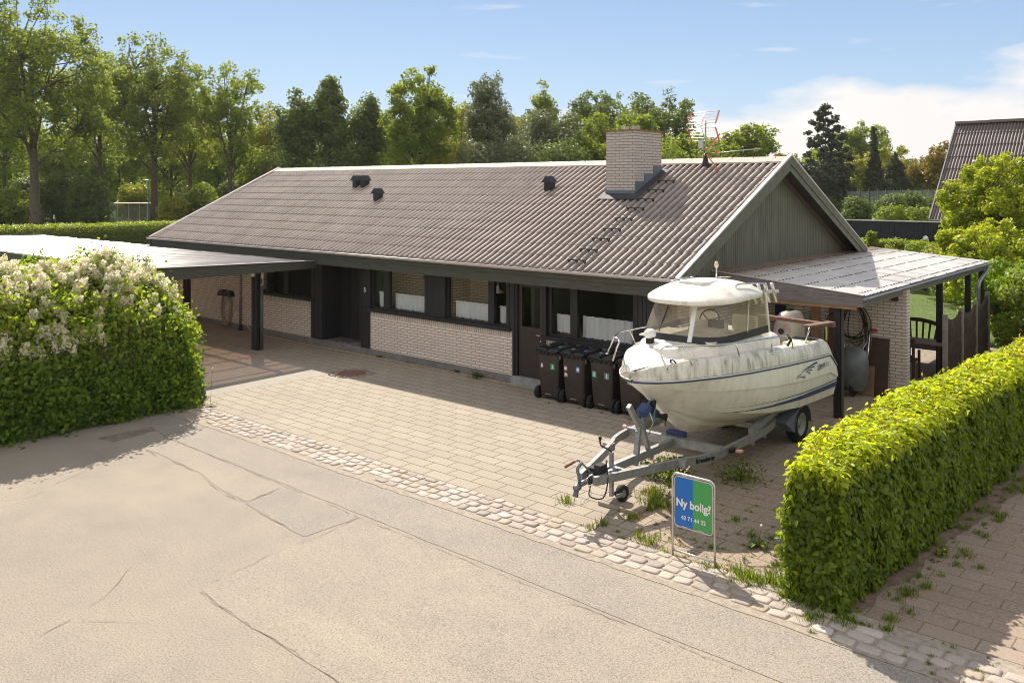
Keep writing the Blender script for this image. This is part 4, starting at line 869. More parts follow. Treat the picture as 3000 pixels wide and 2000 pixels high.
# ------------------------------------------------------------------ estate agent sign
sg = thing('estate_agent_sign', 'blue and green Ny bolig sign in a steel frame beside the cobbles', 'sign', (-4.91, 8.86, 0))
x0, x1, ys, zt = -5.18, -4.64, 8.86, .97
arc = lambda cx_, cz_, a0, a1, r_: [(cx_+r_*math.cos(t), ys, cz_+r_*math.sin(t)) for t in np.linspace(a0, a1, 7)]
fr = MB().tube([(x0, ys, 0), (x0, ys, .3)]+arc(x0+.07, zt-.07, math.pi, math.pi/2, .07)+arc(x1-.07, zt-.07, math.pi/2, 0, .07)+[(x1, ys, .3), (x1, ys, 0)], .0125, 10)
fr.cyl((x0, ys, .07), (x1, ys, .07), .011, 10); fr.build('frame', M['alu'], sg)
fi = MB().tube([(x0+.028, ys, .45)]+arc(x0+.07, .40, math.pi, 1.5*math.pi, .042)+arc(x1-.07, .40, 1.5*math.pi, 2*math.pi, .042)+[(x1-.028, ys, .6), (x1-.028, ys, .85)]+arc(x1-.07, zt-.07, 0, math.pi/2, .042)+arc(x0+.07, zt-.07, math.pi/2, math.pi, .042)+[(x0+.028, ys, .45)], .008, 8); fi.build('inner_frame', M['alu'], sg)
def rr_poly(a0, a1, b0, b1, r_, left=True, right=True):
    P = []
    for (cx_, cz_, s0, on) in ((a1-r_, b0+r_, -math.pi/2, right), (a1-r_, b1-r_, 0, right), (a0+r_, b1-r_, math.pi/2, left), (a0+r_, b0+r_, math.pi, left)):
        if on: P += [(cx_+r_*math.cos(t), cz_+r_*math.sin(t)) for t in np.linspace(s0, s0+math.pi/2, 6)]
        else: P.append((a1 if s0 in (-math.pi/2, 0) else a0, b0 if s0 in (-math.pi/2, math.pi) else b1))
    return P
xm = -4.915; pz0, pz1 = .375, .945
MB().prism(rr_poly(x0+.03, xm, pz0, pz1, .04, True, False), 'y', ys-.006, ys+.006).build('blue_panel', plain('sign_blue', (.003, .14, .50), .3, var=.03), sg)
MB().prism(rr_poly(xm, x1-.03, pz0, pz1, .04, False, True), 'y', ys-.006, ys+.006).build('green_panel', plain('sign_green', (.055, .33, .085), .3, var=.03), sg)
for txt, sz, zz, xx, bo in (('Ny bolig?', .128, .60, x0+.048, .0035), ('43 71 44 22', .068, .455, x0+.115, .001)):
    vs, fs = text_mesh(txt, sz, .002, bold=bo); w_ = max(v[0] for v in vs)-min(v[0] for v in vs); k = (.44 if 'bolig' in txt else .315)/w_
    MB().add([(xx+v[0]*k, ys-.0078-v[2], zz+v[1]*1.0) for v in vs], fs).build('lettering', M['white'], sg)
for cx_, cz_, w_, h_ in ((-5.02, pz1+.012, .06, .012), (-4.86, pz1+.012, .06, .012), (-5.02, pz0-.012, .08, .012), (-4.83, pz0-.012, .08, .012), (x0+.02, .75, .012, .12), (x1-.02, .72, .012, .13)): MB().cbox((cx_, ys, cz_), (w_, .02, h_)).build('clip', M['ridge'], sg)
# ------------------------------------------------------------------ motor boat
BX, BYT = -6.57, 15.05
def Wp(s, b, z): return (BX+b, BYT-s, z)
def gel(name, base, stain, amt, streak=(14, 14, .9), warm=(.62, .54, .38), wamt=.3):
    a = MT(name); p = a.pos(); n1 = a.noise(a.scl(p, streak), 1.0, 6, .65); n2 = a.noise(p, 2.2, 6, .65); n3 = a.noise(p, 35, 4, .7)
    c = a.mix(a.ramp(n2, [(.40, 0.), (.72, wamt)]), base, warm)
    f = a.math('MULTIPLY', a.ramp(n1, [(.46, 0.), (.70, 1.)]), a.ramp(n2, [(.32, .25), (.6, 1.)]))
    c = a.mix(a.math('MULTIPLY', f, amt), c, stain); c = a.mix(a.ramp(n3, [(.60, 0.), (.78, amt*.55)]), c, tuple(x*.8 for x in stain))
    a.col(c).set(Roughness=.38, Specular_IOR_Level=.5, Coat_Weight=.15); return a.m
M['hull'] = gel('cream_hull_gelcoat', (.90, .87, .77), (.42, .38, .29), .36, (9, 9, .8))
M['bulwark'] = gel('algae_stained_white_gelcoat', (.84, .81, .73), (.20, .18, .13), .95, (17, 17, 1.3), (.40, .36, .27), .75)
M['deck'] = gel('weathered_deck_gelcoat', (.82, .78, .70), (.33, .26, .17), .6, (6, 6, 3))
M['cabinroof'] = gel('lichen_speckled_cabin_roof', (.82, .79, .71), (.36, .28, .18), .62, (5, 5, 5))
M['navy'] = plain('navy_blue_stripe', (.022, .065, .17), .35, var=.12)
boat = thing('motor_boat', 'cream motor boat with a glazed cabin, algae stains and a blue stripe on the trailer', 'boat', (BX, 12.6, .5))
I = np.interp
sR = [0, .25, .49, .98, 2.1, 3.14, 3.75, 4.1, 4.4, 4.60, 4.75, 4.84, 4.90]
bR = [1.00, 1.03, 1.05, 1.07, 1.03, .93, .79, .66, .52, .39, .26, .13, 0]
zRs, zRv = [0, .2, .40, .55, .98, 2.1, 3.1, 4.1, 4.93], [1.20, 1.32, 1.44, 1.455, 1.48, 1.53, 1.575, 1.60, 1.60]
def rail(s): return float(I(s, sR, bR)), float(I(s, zRs, zRv))
def keelz(s): return float(I(s, [0, 2.0, 3.0, 3.5, 3.65, 3.8, 4.0, 4.2, 4.5, 4.75, 4.93], [.40, .43, .50, .59, .68, .79, .96, 1.12, 1.32, 1.48, 1.60]))
def chine(s):
    b = float(I(s, [0, 1.5, 2.5, 3.04, 3.5, 3.8, 4.05, 4.2], [.95, .94, .86, .75, .57, .39, .18, 0])); z = float(I(s, [0, 1.5, 2.5, 3.04, 3.7, 4.2], [.69, .74, .84, .92, 1.03, 1.12])); kz = keelz(s); return b, max(z, kz)
def topside(s, t, off=0):
    """point on the hull side: t=0 chine, t=1 rub rail"""
    bc, zc = chine(s); br, zr_ = rail(s); bulge = math.sin(math.pi*t)*.035*min(1, br/.5)
    return bc+(br-bc)*(t**.75)+bulge+(.0), zc+(zr_-zc)*t
def gun(s):
    b = float(I(s, [0, .4, 1, 2.1, 3.5, 4.1, 4.5, 4.72, 4.84, 4.90], [.93, .97, 1.0, .985, .82, .62, .42, .25, .12, .0]))
    z = float(I(s, [0, .08, .25, .5, 1, 2.1, 3.5, 4.3, 4.7, 4.93], [1.24, 1.42, 1.60, 1.69, 1.70, 1.78, 1.85, 1.85, 1.79, 1.70])); return b, z
SS = sorted(set(list(np.linspace(0, 4.0, 26))+list(np.linspace(4.0, 4.90, 18))+[.08, .16, .25, .4, .5]))
KN = .60                                       # spray knuckle between chine and rub rail
def sec_bottom(s):
    kz = keelz(s); bc, zc = chine(s); o = []
    for q in (0, .18, .36, .40, .55, .70, .74, .88, 1.0):
        zz = kz+(zc-kz)*(q**1.25); bb = bc*q
        if q in (.40, .74): zz -= .016*min(1, bc*2.2)
        o.append((bb, zz))
    return o
def sec_low(s): return [(topside(s, t)[0]+(.012 if t == 0 else 0), topside(s, t)[1]) for t in np.linspace(0, KN, 6)]
def sec_up(s): return [(topside(s, t)[0]+.020*min(1, rail(s)[0]*2)*(1-(t-KN)/(1-KN)*.6), topside(s, t)[1]) for t in np.linspace(KN, 1, 5)]
hb = MB()
for sgn in (1, -1):
    for fn_ in (sec_bottom, sec_low, sec_up): hb.grid([[Wp(s, sgn*b_, z_) for b_, z_ in fn_(s)] for s in SS])
    hb.grid([[Wp(s, sgn*b_, z_) for b_, z_ in (sec_bottom(s)[-1], sec_low(s)[0])] for s in SS]); hb.grid([[Wp(s, sgn*b_, z_) for b_, z_ in (sec_low(s)[-1], sec_up(s)[0])] for s in SS])
    o_ = sec_bottom(0)+sec_low(0)+sec_up(0); hb.add([Wp(0, sgn*b_, z_) for b_, z_ in o_]+[Wp(0, 0, o_[-1][1])], [tuple(range(len(o_)+1))])
hb.build('hull', M['hull'], boat)
# bulwark: from rub rail to gunwale and inboard, both sides
for sgn in (1, -1):
    P = []
    for s in SS:
        br, zr_ = rail(s); bg, zg = gun(s); bi = max(0, bg-.10); row = []
        for k in range(5):
            t = k/4; row.append((br+(bg-br)*t-.005+.02*math.sin(math.pi*t)*min(1, br), zr_+.02+(zg-zr_-.02)*t))
        row += [(max(0, bg-.018), zg+.012), (bi, zg+.016)]
        if s < 1.75: row += [(max(0, bi-.02), zg-.02), (max(0, bi-.03), .95)]
        else: row += [(max(0, bi-.01), zg+.014), (max(0, bi-.02), zg+.012)]
        P.append([Wp(s, sgn*b_, z_) for b_, z_ in row])
    MB().grid(P).build('bulwark', M['bulwark'], boat)
    # rub rail: navy band with a bright insert
    path = [Wp(s, sgn*(rail(s)[0]+.006), rail(s)[1]) for s in SS]
    path = [Wp(0, sgn*.97, 1.17)]+path
    rb = MB().tube([Vector(p)-Vector((0, 0, .004)) for p in path], .021, 8).build('rub_rail', M['navy'], boat)
    MB().tube([Vector(p)+Vector((sgn*.012, 0, .008)) for p in path], .013, 8).build('rail_insert', M['trim'], rb)
# deck
def deckz(s, b):
    bg, zg = gun(s); return zg+.016-.012+.03*(1-min(1, abs(b)/max(bg, .05))**2)
P = []
for s in np.linspace(1.72, 4.88, 26):
    bg, zg = gun(s); bi = max(0, bg-.09); P.append([Wp(s, b_, deckz(s, b_)) for b_ in np.linspace(-bi, bi, 13)])
MB().grid(P).build('deck', M['deck'], boat)
# cockpit well and transom
MB().box(BX-.86, BX+.86, BYT-1.75, BYT-.42, .93, .95).box(BX-.86, BX+.86, BYT-1.75, BYT-1.72, .95, 1.76).build('cockpit', M['deck'], boat)
MB().add([Wp(.42, -.88, .93), Wp(.42, .88, .93), Wp(.42, .88, 1.62), Wp(.42, .4, 1.62), Wp(.42, .33, 1.38), Wp(.42, -.33, 1.38), Wp(.42, -.4, 1.62), Wp(.42, -.88, 1.62)], [tuple(range(8))]).add([Wp(.02, -.9, 1.2), Wp(.02, .9, 1.2), Wp(.42, .88, 1.38), Wp(.42, -.88, 1.38)], [(0, 1, 2, 3)]).build('transom', M['deck'], boat)
MB().box(BX+.5, BX+.90, BYT-.95, BYT-.44, 1.66, 1.71).build('stern_locker', M['black'], boat); MB().box(BX+.62, BX+.93, BYT-1.35, BYT-.97, 1.69, 1.735).build('side_cushion', M['deck'], boat)
# cabin trunk and foredeck dome
TRs = [1.72, 2.2, 2.7, 3.2, 3.5, 3.8, 4.05, 4.25, 4.38, 4.45]
TRb = [.74, .76, .76, .74, .69, .58, .45, .31, .17, .03]
TRz = [1.98, 2.0, 2.02, 2.04, 2.05, 2.03, 1.99, 1.94, 1.89, 1.85]
P = []
for s in np.linspace(1.72, 4.45, 30):
    b_ = float(I(s, TRs, TRb)); zt = float(I(s, TRs, TRz)); zd = min(deckz(s, b_), zt)-.03; row = []
    for k, t in enumerate(np.linspace(0, math.pi, 17)):
        x = b_*math.copysign(abs(math.cos(t))**.55, math.cos(t)); z = zd+(zt-zd)*abs(math.sin(t))**.42; row.append(Wp(s, x, z))
    P.append(row)
tr_ = MB().grid(P); tr_.add(P[0], [tuple(range(17))]); tr_.build('cabin_trunk', M['deck'], boat)
# hatch on foredeck
b = MB(); hs0 = [(4.16+.15*math.cos(t), .10+.21*math.sin(t)) for t in np.linspace(0, 2*math.pi, 18)[:-1]]
b.add([Wp(s, b_, 1.93-.12*(s-4.16)) for s, b_ in hs0]+[Wp(4.16+(s-4.16)*.93, .10+(b_-.10)*.93, 2.0-.18*(s-4.16)) for s, b_ in hs0], [tuple(range(17, 34))]+[(i, (i+1) % 17, 17+(i+1) % 17, 17+i) for i in range(17)]); b.build('deck_hatch', M['deck'], boat)
b = MB().ell(Wp(4.02, -.26, 2.12), (.085, .115, .075), 14, 9).build('searchlight', M['white'], boat); MB().cyl(Wp(4.02, -.26, 1.93), Wp(4.02, -.26, 2.08), .065, 14).build('light_foot', M['black'], b)
# wheelhouse
CF, CA = 3.86, 2.05       # front and aft
def wh(t, z):  # plan curve of the window band: t in 0..1 port aft -> bow -> starboard aft
    k = (z-2.02)/.60; hb_ = .70-.06*k; fr_ = CF-.34*k; a_ = CA-.0*k
    if t < .36: s = a_+(fr_-.48-a_)*(t/.36); return s, hb_*(1-.03*(t/.36))
    if t > .64: s = a_+(fr_-.48-a_)*((1-t)/.36); return s, -hb_*(1-.03*((1-t)/.36))
    th = (t-.36)/.28*math.pi; return fr_-.48+.48*math.sin(th)**.8, hb_*.97*math.copysign(abs(math.cos(th))**.75, math.cos(th))
def whp(t, z, o=0): s, b_ = wh(t, z); return Wp(s+(o if abs(t-.5) < .14 else 0), b_+(o*math.copysign(1, b_) if abs(t-.5) >= .1 else 0), z)
TT = np.linspace(0, 1, 41)
MB().grid([[whp(t, z) for t in TT] for z in (2.10, 2.35, 2.60)]).build('window_glass', M['bglass'], boat)
MB().grid([[whp(t, z, .006) for t in TT] for z in (2.0, 2.055, 2.11)]).build('window_band', M['black'], boat)
b = MB()
for t in (.5-.005, ): b.beam(Vector(whp(.47, 2.03, .015)), Vector(whp(.475, 2.62, .01)), .06, .035)
b.build('centre_post', M['white'], boat)
b = MB().beam(whp(0, 2.0), whp(0, 2.62), .05, .03).beam(whp(1, 2.0), whp(1, 2.62), .05, .03).beam(whp(.2, 2.08, .004), whp(.2, 2.62, .004), .012, .01); b.build('aft_post', M['deck'], boat)
MB().add([whp(0, 2.02), whp(0, 2.62), Wp(CA, .30, 2.62), Wp(CA, .30, 1.0), Wp(CA, .66, 1.0)], [(0, 1, 2, 3, 4)]).build('aft_canvas', M['bglass'], boat)
# roof shell
P = []
def rf(u, v, zadd=0):  # superellipse plan, dome section
    return None
RC, RL, RW = 2.86, .97, .76
for k, (q, h_) in enumerate([(.93, -.03), (.99, -.03), (1.0, -.022), (1.0, .022), (.985, .034), (.93, .062), (.84, .100), (.72, .138), (.57, .170), (.40, .193), (.20, .207), (.02, .211)]):
    row = []
    for t in np.linspace(0, 2*math.pi, 49)[:-1]:
        ex = .66; cx_ = math.copysign(abs(math.cos(t))**ex, math.cos(t)); sx_ = math.copysign(abs(math.sin(t))**ex, math.sin(t))
        s = RC-.10*(1-q)+RL*q*cx_; wid = RW*(1-.20*max(0, cx_)**2*.9); row.append(Wp(s, wid*q*sx_, 2.615+h_*(1.12 if h_ > .03 else 1)-.035*max(0, cx_)*q))
    P.append(row)
rf_ = MB().grid(P, closeu=True).build('cabin_roof', M['cabinroof'], boat)
MB().grid([[Wp(RC+RL*.88*math.cos(t), RW*.85*math.sin(t), 2.56)for t in np.linspace(0, 2*math.pi, 25)[:-1]], [Wp(RC, 0, 2.62)]*24], closeu=True).build('roof_lining', M['deck'], boat)
b = MB(); b.prism([(BX-.22, BYT-3.25), (BX+.18, BYT-3.28), (BX+.24, BYT-3.18), (BX+.22, BYT-2.82), (BX-.2, BYT-2.82), (BX-.26, BYT-3.15)], 'z', 2.78, 2.848); b.build('roof_hatch', M['cabinroof'], rf_, bevel=.01)
MB().tube([Wp(2.45, 0, 2.84), Wp(2.45, 0, 3.0)], .012, 8).build('light_mast', M['steel'], boat); MB().lathe([(.02, 3.0), (.032, 3.02), (.034, 3.06), (.026, 3.065), (.026, 3.10), (.0001, 3.105)], (BX, BYT-2.45, 0), 12).build('mast_light', plain('ivory_lamp', (.72, .62, .42), .4), boat)
b = MB().tube([Wp(2.45-.05, 0, 2.845), Wp(2.25, .15, 2.85)], .008, 6).tube(smooth([Wp(2.9, .58, 2.72), Wp(2.86, .55, 2.80), Wp(2.4, .60, 2.79), Wp(2.1, .64, 2.76), Wp(2.02, .66, 2.70)]), .014, 8); b.tube(smooth([Wp(2.9, -.58, 2.72), Wp(2.86, -.55, 2.80), Wp(2.4, -.60, 2.79), Wp(2.1, -.64, 2.76), Wp(2.02, -.66, 2.70)]), .014, 8).build('roof_handrail', M['steel'], boat)
for sgn in (1, -1):
    for i in range(4):
        c0 = Wp(1.93-.03*i, sgn*(.44+.10*i), 2.42+.015*i); c1 = (c0[0]-sgn*.03, c0[1]-.13, c0[2]+.30); MB().tube([c0, c1], .028, 10).build('rod_holder', M['alu'], boat)
    MB().beam(Wp(1.99, sgn*.40, 2.60), Wp(1.90, sgn*.80, 2.64), .02, .05).build('rod_rack', M['alu'], boat)
# inside the wheelhouse
MB().box(BX-.62, BX+.62, BYT-3.75, BYT-2.9, 2.02, 2.045).cbox((BX+.12, BYT-2.95, 2.1), (.5, .35, .12), (.3, 0, 0)).build('dashboard', M['deck'], boat); MB().cbox((BX+.28, BYT-3.0, 2.20), (.24, .06, .12)).build('plotter', M['black'], boat)
b = MB()
b.tube([(BX+.05+.17*math.cos(t), BYT-2.78+.05*math.sin(t), 2.20+.17*math.sin(t)) for t in np.linspace(0, 2*math.pi, 25)], .012, 6, cap=False)
for a_ in (0.4, 2.5, 4.7): b.tube([(BX+.05, BYT-2.80, 2.2), (BX+.05+.17*math.cos(a_), BYT-2.78+.05*math.sin(a_), 2.20+.17*math.sin(a_))], .009, 5)
b.build('steering_wheel', M['black'], boat)
for x in (BX-.35, BX+.35): MB().cbox((x, BYT-2.35, 1.72), (.42, .42, .14)).cbox((x, BYT-2.17, 2.0), (.42, .10, .5)).build('seat', M['deck'], boat, bevel=.03)
MB().beam((BX-.28, BYT-3.74, 2.12), (BX-.16, BYT-3.66, 2.5), .012, .02).build('wiper', M['black'], boat)
# bow and side rails
def srail(pts, name='bow_rail'): return [Vector(p) for p in smooth(pts, 5)]
port = [(-6.12, 10.33, 1.80), (-6.20, 10.30, 1.98), (-6.21, 10.36, 2.08), (-6.12, 10.46, 2.10), (-6.02, 10.53, 2.10), (-5.78, 11.0, 2.08), (-5.68, 11.6, 2.05), (-5.62, 12.2, 2.02), (-5.59, 12.8, 1.985), (-5.58, 13.05, 1.95), (-5.585, 13.2, 1.86), (-5.585, 13.24, 1.74)]
for sgn in (1, -1):
    f = lambda p: (p[0] if sgn > 0 else 2*BX-p[0], p[1], p[2]); b = MB(); b.tube(srail([f(p) for p in port]), .0125, 8)
    for (bx_, by_2, bz), (tx_, ty_, tz) in (((-5.86, 10.56, 1.83), (-6.0, 10.55, 2.10)), ((-5.68, 11.6, 1.83), (-5.67, 11.45, 2.06)), ((-5.62, 12.55, 1.76), (-5.60, 12.5, 2.0))): b.tube([f((bx_, by_2, bz)), f((tx_, ty_, tz))], .011, 8); b.lathe([(.025, 0), (.022, .012), (.0001, .014)], f((bx_, by_2, bz)), 8)
    b.build('bow_rail', M['steel'], boat)
b = MB().cbox((BX-.0, 10.13, 1.72), (.10, .30, .05)).cyl((BX-.045, 10.03, 1.70), (BX+.045, 10.03, 1.70), .03, 12); b.build('anchor_roller', M['steel'], boat)
b = MB().tube([(-6.25, 10.62, 1.86), (-6.17, 10.56, 1.89), (-6.1, 10.52, 1.86)], .012, 6).tube([(-6.22, 10.58, 1.84), (-6.22, 10.58, 1.885)], .012, 6); b.build('cleat', M['black'], boat)
b = MB().tube([(-5.60, 13.05, 1.98), (-5.55, 13.1, 1.9), (-5.60, 13.08, 1.8)], .02, 6).build('tied_rope', M['black'], boat)
# stripes, lettering and eagle emblem follow the hull side
def onhull(s, t, off=.003): b_, z_ = topside(s, t); return Wp(s, b_+off, z_)
def stripe(ta, tb, s0, s1, taper):
    P = []
    for s in np.linspace(s0, s1, 40):
        k = (s-s0)/(s1-s0); z_a, z_b = ta(s), tb(s)
        row = []
        for q in np.linspace(0, 1, 5):
            z = z_a+(z_b-z_a)*q*(1 if k < taper else (1-k)/(1-taper)); bc, zc = chine(s); zr_ = rail(s)[1]; t = min(1, max(.002, (z-zc)/(zr_-zc))); b_, _ = topside(s, t); row.append((b_+(.016 if t < .03 else .006), z))
        P.append(row)
    return P
for sgn in (1, -1):
    for (ta, tb, nm) in ((lambda s: .835+.020*s+.012*s*s*.5, lambda s: .925+.012*s+.012*s*s*.5, 'wide_stripe'), (lambda s: .952+.008*s+.012*s*s*.5, lambda s: .970+.008*s+.012*s*s*.5, 'thin_stripe')):
        P = stripe(ta, tb, .0, 3.55, .3); MB().grid([[Wp(s, sgn*b_, z) for b_, z in row] for s, row in zip(np.linspace(0, 3.55, 40), P)]).build(nm, M['navy'], boat)
def hullmap(u, v, s_org, z_org, rise=0.0):
    """u metres aft from s_org, v metres up from z_org"""
    s = s_org-u; z = z_org+v+rise*u; bc, zc = chine(s); zr_ = rail(s)[1]; t = (z-zc)/(zr_-zc); b_, _ = topside(s, min(.99, max(.01, t))); return Wp(s, b_+.028, z)
def decal(polys, name, m, s_org, z_org, rise, parent=boat):
    b = MB()
    for poly in polys: b.add([hullmap(u, v, s_org, z_org, rise) for u, v in poly], [tuple(range(len(poly)))])
    return b.build(name, m, parent)
vs, fs = text_mesh('ÖRNVIK', .115, 0, shear=.35, bold=.003); b = MB(); k = .34/max(v[0] for v in vs); b.add([hullmap(v[0]*k, v[1], 1.05, 1.285, .02) for v in vs], fs); b.build('boat_name', M['navy'], boat)
vs, fs = text_mesh('530', .10, 0, shear=.35, bold=.002); b = MB(); k = .17/max(v[0] for v in vs); b.add([hullmap(v[0]*k, v[1], .69, 1.292, .02) for v in vs], fs); b.build('boat_number', plain('faded_grey_letters', (.45, .44, .40), .5), boat)
def swoosh(P0, P1, P2, w0, w1, w2, n=10):
    L_, R_ = [], []
    for i in range(n+1):
        t = i/n; x = (1-t)**2*P0[0]+2*t*(1-t)*P1[0]+t*t*P2[0]; y = (1-t)**2*P0[1]+2*t*(1-t)*P1[1]+t*t*P2[1]
        dx = 2*(1-t)*(P1[0]-P0[0])+2*t*(P2[0]-P1[0]); dy = 2*(1-t)*(P1[1]-P0[1])+2*t*(P2[1]-P1[1]); l = math.hypot(dx, dy) or 1; w = ((1-t)**2*w0+2*t*(1-t)*w1+t*t*w2)/2
        L_.append((x-dy/l*w, y+dx/l*w)); R_.append((x+dy/l*w, y-dx/l*w))
    return [[L_[i], R_[i], R_[i+1], L_[i+1]] for i in range(n)]
E_ = []
for a_ in (((.14, .10), (.22, .19), (.62, .235), .008, .02, .045), ((.26, .13), (.36, .165), (.53, .155), .004, .02, .035), ((.26, .115), (.36, .12), (.46, .085), .004, .018, .03), ((.26, .10), (.33, .08), (.40, .025), .004, .016, .028),
           ((.14, .10), (.135, .08), (.125, .07), .008, .01, .008), ((.13, .07), (.05, .075), (.03, .04), .014, .02, .012), ((.03, .05), (.0, .03), (.012, -.02), .012, .014, .004), ((.03, .018), (.13, .035), (.25, -.04), .006, .018, .022), ((.25, -.035), (.245, .0), (.24, .03), .008, .006, .002)): E_ += [[(u*1.22, v*.66) for u, v in q_] for q_ in swoosh(*a_)]
decal(E_, 'eagle_emblem', M['navy'], 1.83, 1.27, .0)
# outboard motor
om = thing('outboard_motor', 'silver beige outboard motor tilted on the stern of the boat', 'outboard motor', (BX, 15.2, 1.2))
P = []
for z, hw, y0, y1 in ((1.22, .15, 15.02, 15.42), (1.35, .21, 14.93, 15.55), (1.55, .225, 14.90, 15.62), (1.75, .215, 14.93, 15.64), (1.92, .185, 14.99, 15.62), (2.02, .14, 15.08, 15.56), (2.05, .05, 15.2, 15.45)):
    row = []
    for t in np.linspace(0, 2*math.pi, 25)[:-1]:
        row.append((BX+.12+hw*math.copysign(abs(math.cos(t))**.6, math.cos(t)), (y0+y1)/2-.12+(y1-y0)/2*math.copysign(abs(math.sin(t))**.6, math.sin(t)), z))
    P.append(row)
MB().grid(P, closeu=True).build('cowling', plain('silver_beige_cowling', (.36, .30, .25), .38, .25, var=.12), om)
MB().cyl((BX+.12, 14.80, 1.72), (BX+.12, 14.775, 1.72), .05, 16).build('round_badge', M['black'], om)
MB().box(BX+.02, BX+.22, 15.05, 15.4, .35, 1.22).cbox((BX+.12, 15.35, .35), (.06, .5, .10)).build('shaft_leg', M['black'], om); MB().box(BX-.05, BX+.29, 14.85, 15.05, 1.1, 1.38).build('clamp_bracket', M['black'], om)
b = MB()
for a_ in (0, 2.09, 4.19): b.cbox((BX+.12+.1*math.cos(a_), 15.62, .35+.1*math.sin(a_)), (.12, .02, .07), (0, -a_, 0))
b.build('propeller', M['black'], om)
# timber laid across the stern, on struts
tag(MB().beam((-7.35, 14.62, 2.0), (-5.40, 14.52, 1.965), .13, .055).build('timber_board', M['wood_red'], loc=(-6.4, 14.57, 1.98)), 'long red-brown board lying crosswise over the stern of the boat', 'board')
tag(MB().beam((-5.44, 14.50, 2.02), (-5.60, 13.80, 2.02), .15, .03).build('timber_board', M['wood_red'], loc=(-5.52, 14.15, 2.02)), 'short red-brown board on top of the long crosswise board, pointing forward', 'board')
tag(MB().tube([(-5.66, 13.92, 1.70), (-5.60, 13.98, 1.98)], .016, 8).build('support_strut', M['steel'], loc=(-5.66, 13.92, 1.7)), 'shiny steel strut holding up the short board', 'strut')
tag(MB().tube([(-5.57, 14.62, 1.69), (-5.57, 14.62, 1.92)], .013, 8).build('yellow_stick', plain('yellow_green_plastic', (.55, .58, .12), .5), loc=(-5.57, 14.62, 1.69)), 'short yellow stick upright on the stern corner of the boat', 'stick')
# ------------------------------------------------------------------ trailer
tl = thing('boat_trailer', 'galvanised boat trailer with blue mudguards and a jockey wheel', 'trailer', (BX, 12, 0))
fz_ = .52
def mir(p, s): return (p[0] if s > 0 else 2*BX-p[0], p[1], p[2])
for s in (1, -1):
    path = [(-6.42, 9.36, fz_), (-6.28, 9.72, fz_), (-5.72, 10.75, fz_), (-5.58, 11.0, fz_), (-5.55, 11.25, fz_)]
    path = [(-6.44, 9.30, fz_), (-5.86, 10.62, fz_), (-5.74, 10.95, fz_), (-5.74, 11.3, fz_), (-5.82, 11.55, fz_), (-5.98, 12.6, fz_), (-5.98, 14.85, fz_)]
    path = [(-6.46, 9.08, fz_), (-6.02, 10.40, fz_), (-5.88, 10.72, fz_), (-5.80, 11.05, fz_), (-5.78, 11.4, fz_), (-5.79, 12.6, fz_), (-5.90, 13.25, fz_), (-6.06, 13.6, fz_), (-6.08, 14.9, fz_)]
    b = MB(); pp = smooth([mir(p, s) for p in path], 3)
    for i in range(len(pp)-1): b.beam(pp[i], pp[i+1]+(pp[i+1]-pp[i]).normalized()*.004, .055, .11)
    b.build('side_beam', M['galv'], tl)
    b = MB().beam(mir((-5.80, 12.2, .60), s), mir((-5.95, 14.6, .86), s), .07, .09); b.build('bunk_beam', M['galv'], tl)
    MB().beam(mir((-5.80, 12.25, .40), s), mir((-5.80, 12.25, .64), s), .08, .04).build('bracket', M['galv'], tl)
    MB().beam(mir((-5.9, 12.9, .35), s), mir((-5.9, 12.9, .75), s), .05, .05).build('bunk_post', M['galv'], tl)
    w = MB().lathe([(.19, -.085), (.27, -.09), (.30, -.06), (.305, 0), (.30, .06), (.27, .09), (.19, .085)], (BX+s*.66, 14.2, .305), 28, 'x', cap=False).build('tyre', M['rubber'], tl)
    MB().lathe([(.0001, s*.045), (.05, s*.05), (.06, s*.02), (.12, s*.03), (.15, s*.055), (.185, s*.075), (.20, s*.085), (.20, -s*.05), (.0001, -s*.05)], (BX+s*.66, 14.2, .305), 24, 'x').build('rim', plain('grey_wheel_rim', (.36, .36, .35), .5, .4, var=.3, scale=9), w)
    b = MB(); x0, x1 = BX+s*.55, BX+s*.77; arc_ = [(14.2-.355*math.cos(t), .31+.335*math.sin(t)) for t in np.linspace(-.12, math.pi+.1, 15)]
    P = [[(x, y, z) for y, z in arc_] for x in (x0, x1)]; b.grid(P); P2 = [[(x1, y, z) for y, z in arc_], [(x1, 14.2+(y-14.2)*.93, .31+(z-.31)*.93) for y, z in arc_]]; b.grid(P2)
    b.add([(x0, 13.85, .24), (x1, 13.85, .24), (x1, 13.48, .46), (x0, 13.48, .46), (x0, 13.98, .585), (x1, 13.98, .585)], [(0, 1, 2, 3), (3, 2, 5, 4), (1, 5, 2), (0, 3, 4)])
    b.build('mudguard', plain('blue_grey_mudguard', (.15, .18, .235), .45, var=.15), tl)
    MB().cbox((x1+s*.004, 14.12, .61), (.01, .04, .025)).build('side_reflector', M['ora'], tl)
    MB().cbox(mir((-5.70, 11.42, .53), s), (.05, .14, .06)).build('marker_foot', M['black'], tl); MB().cyl(mir((-5.66, 11.44, .52), s), mir((-5.56, 11.46, .53), s), .028, 10).build('marker_lamp', plain('red_white_lamp', (.7, .35, .3), .3), tl)
    MB().cbox(mir((-5.97, 10.45, .52), s), (.16, .09, .10)).build('step_bracket', M['galv'], tl)
MB().beam((-7.36, 11.25, fz_+.02), (-5.78, 11.25, fz_+.02), .09, .12).build('cross_beam', M['galv'], tl); MB().beam((-7.3, 12.9, fz_-.02), (-5.85, 12.9, fz_-.02), .06, .09).build('cross_beam', M['galv'], tl)
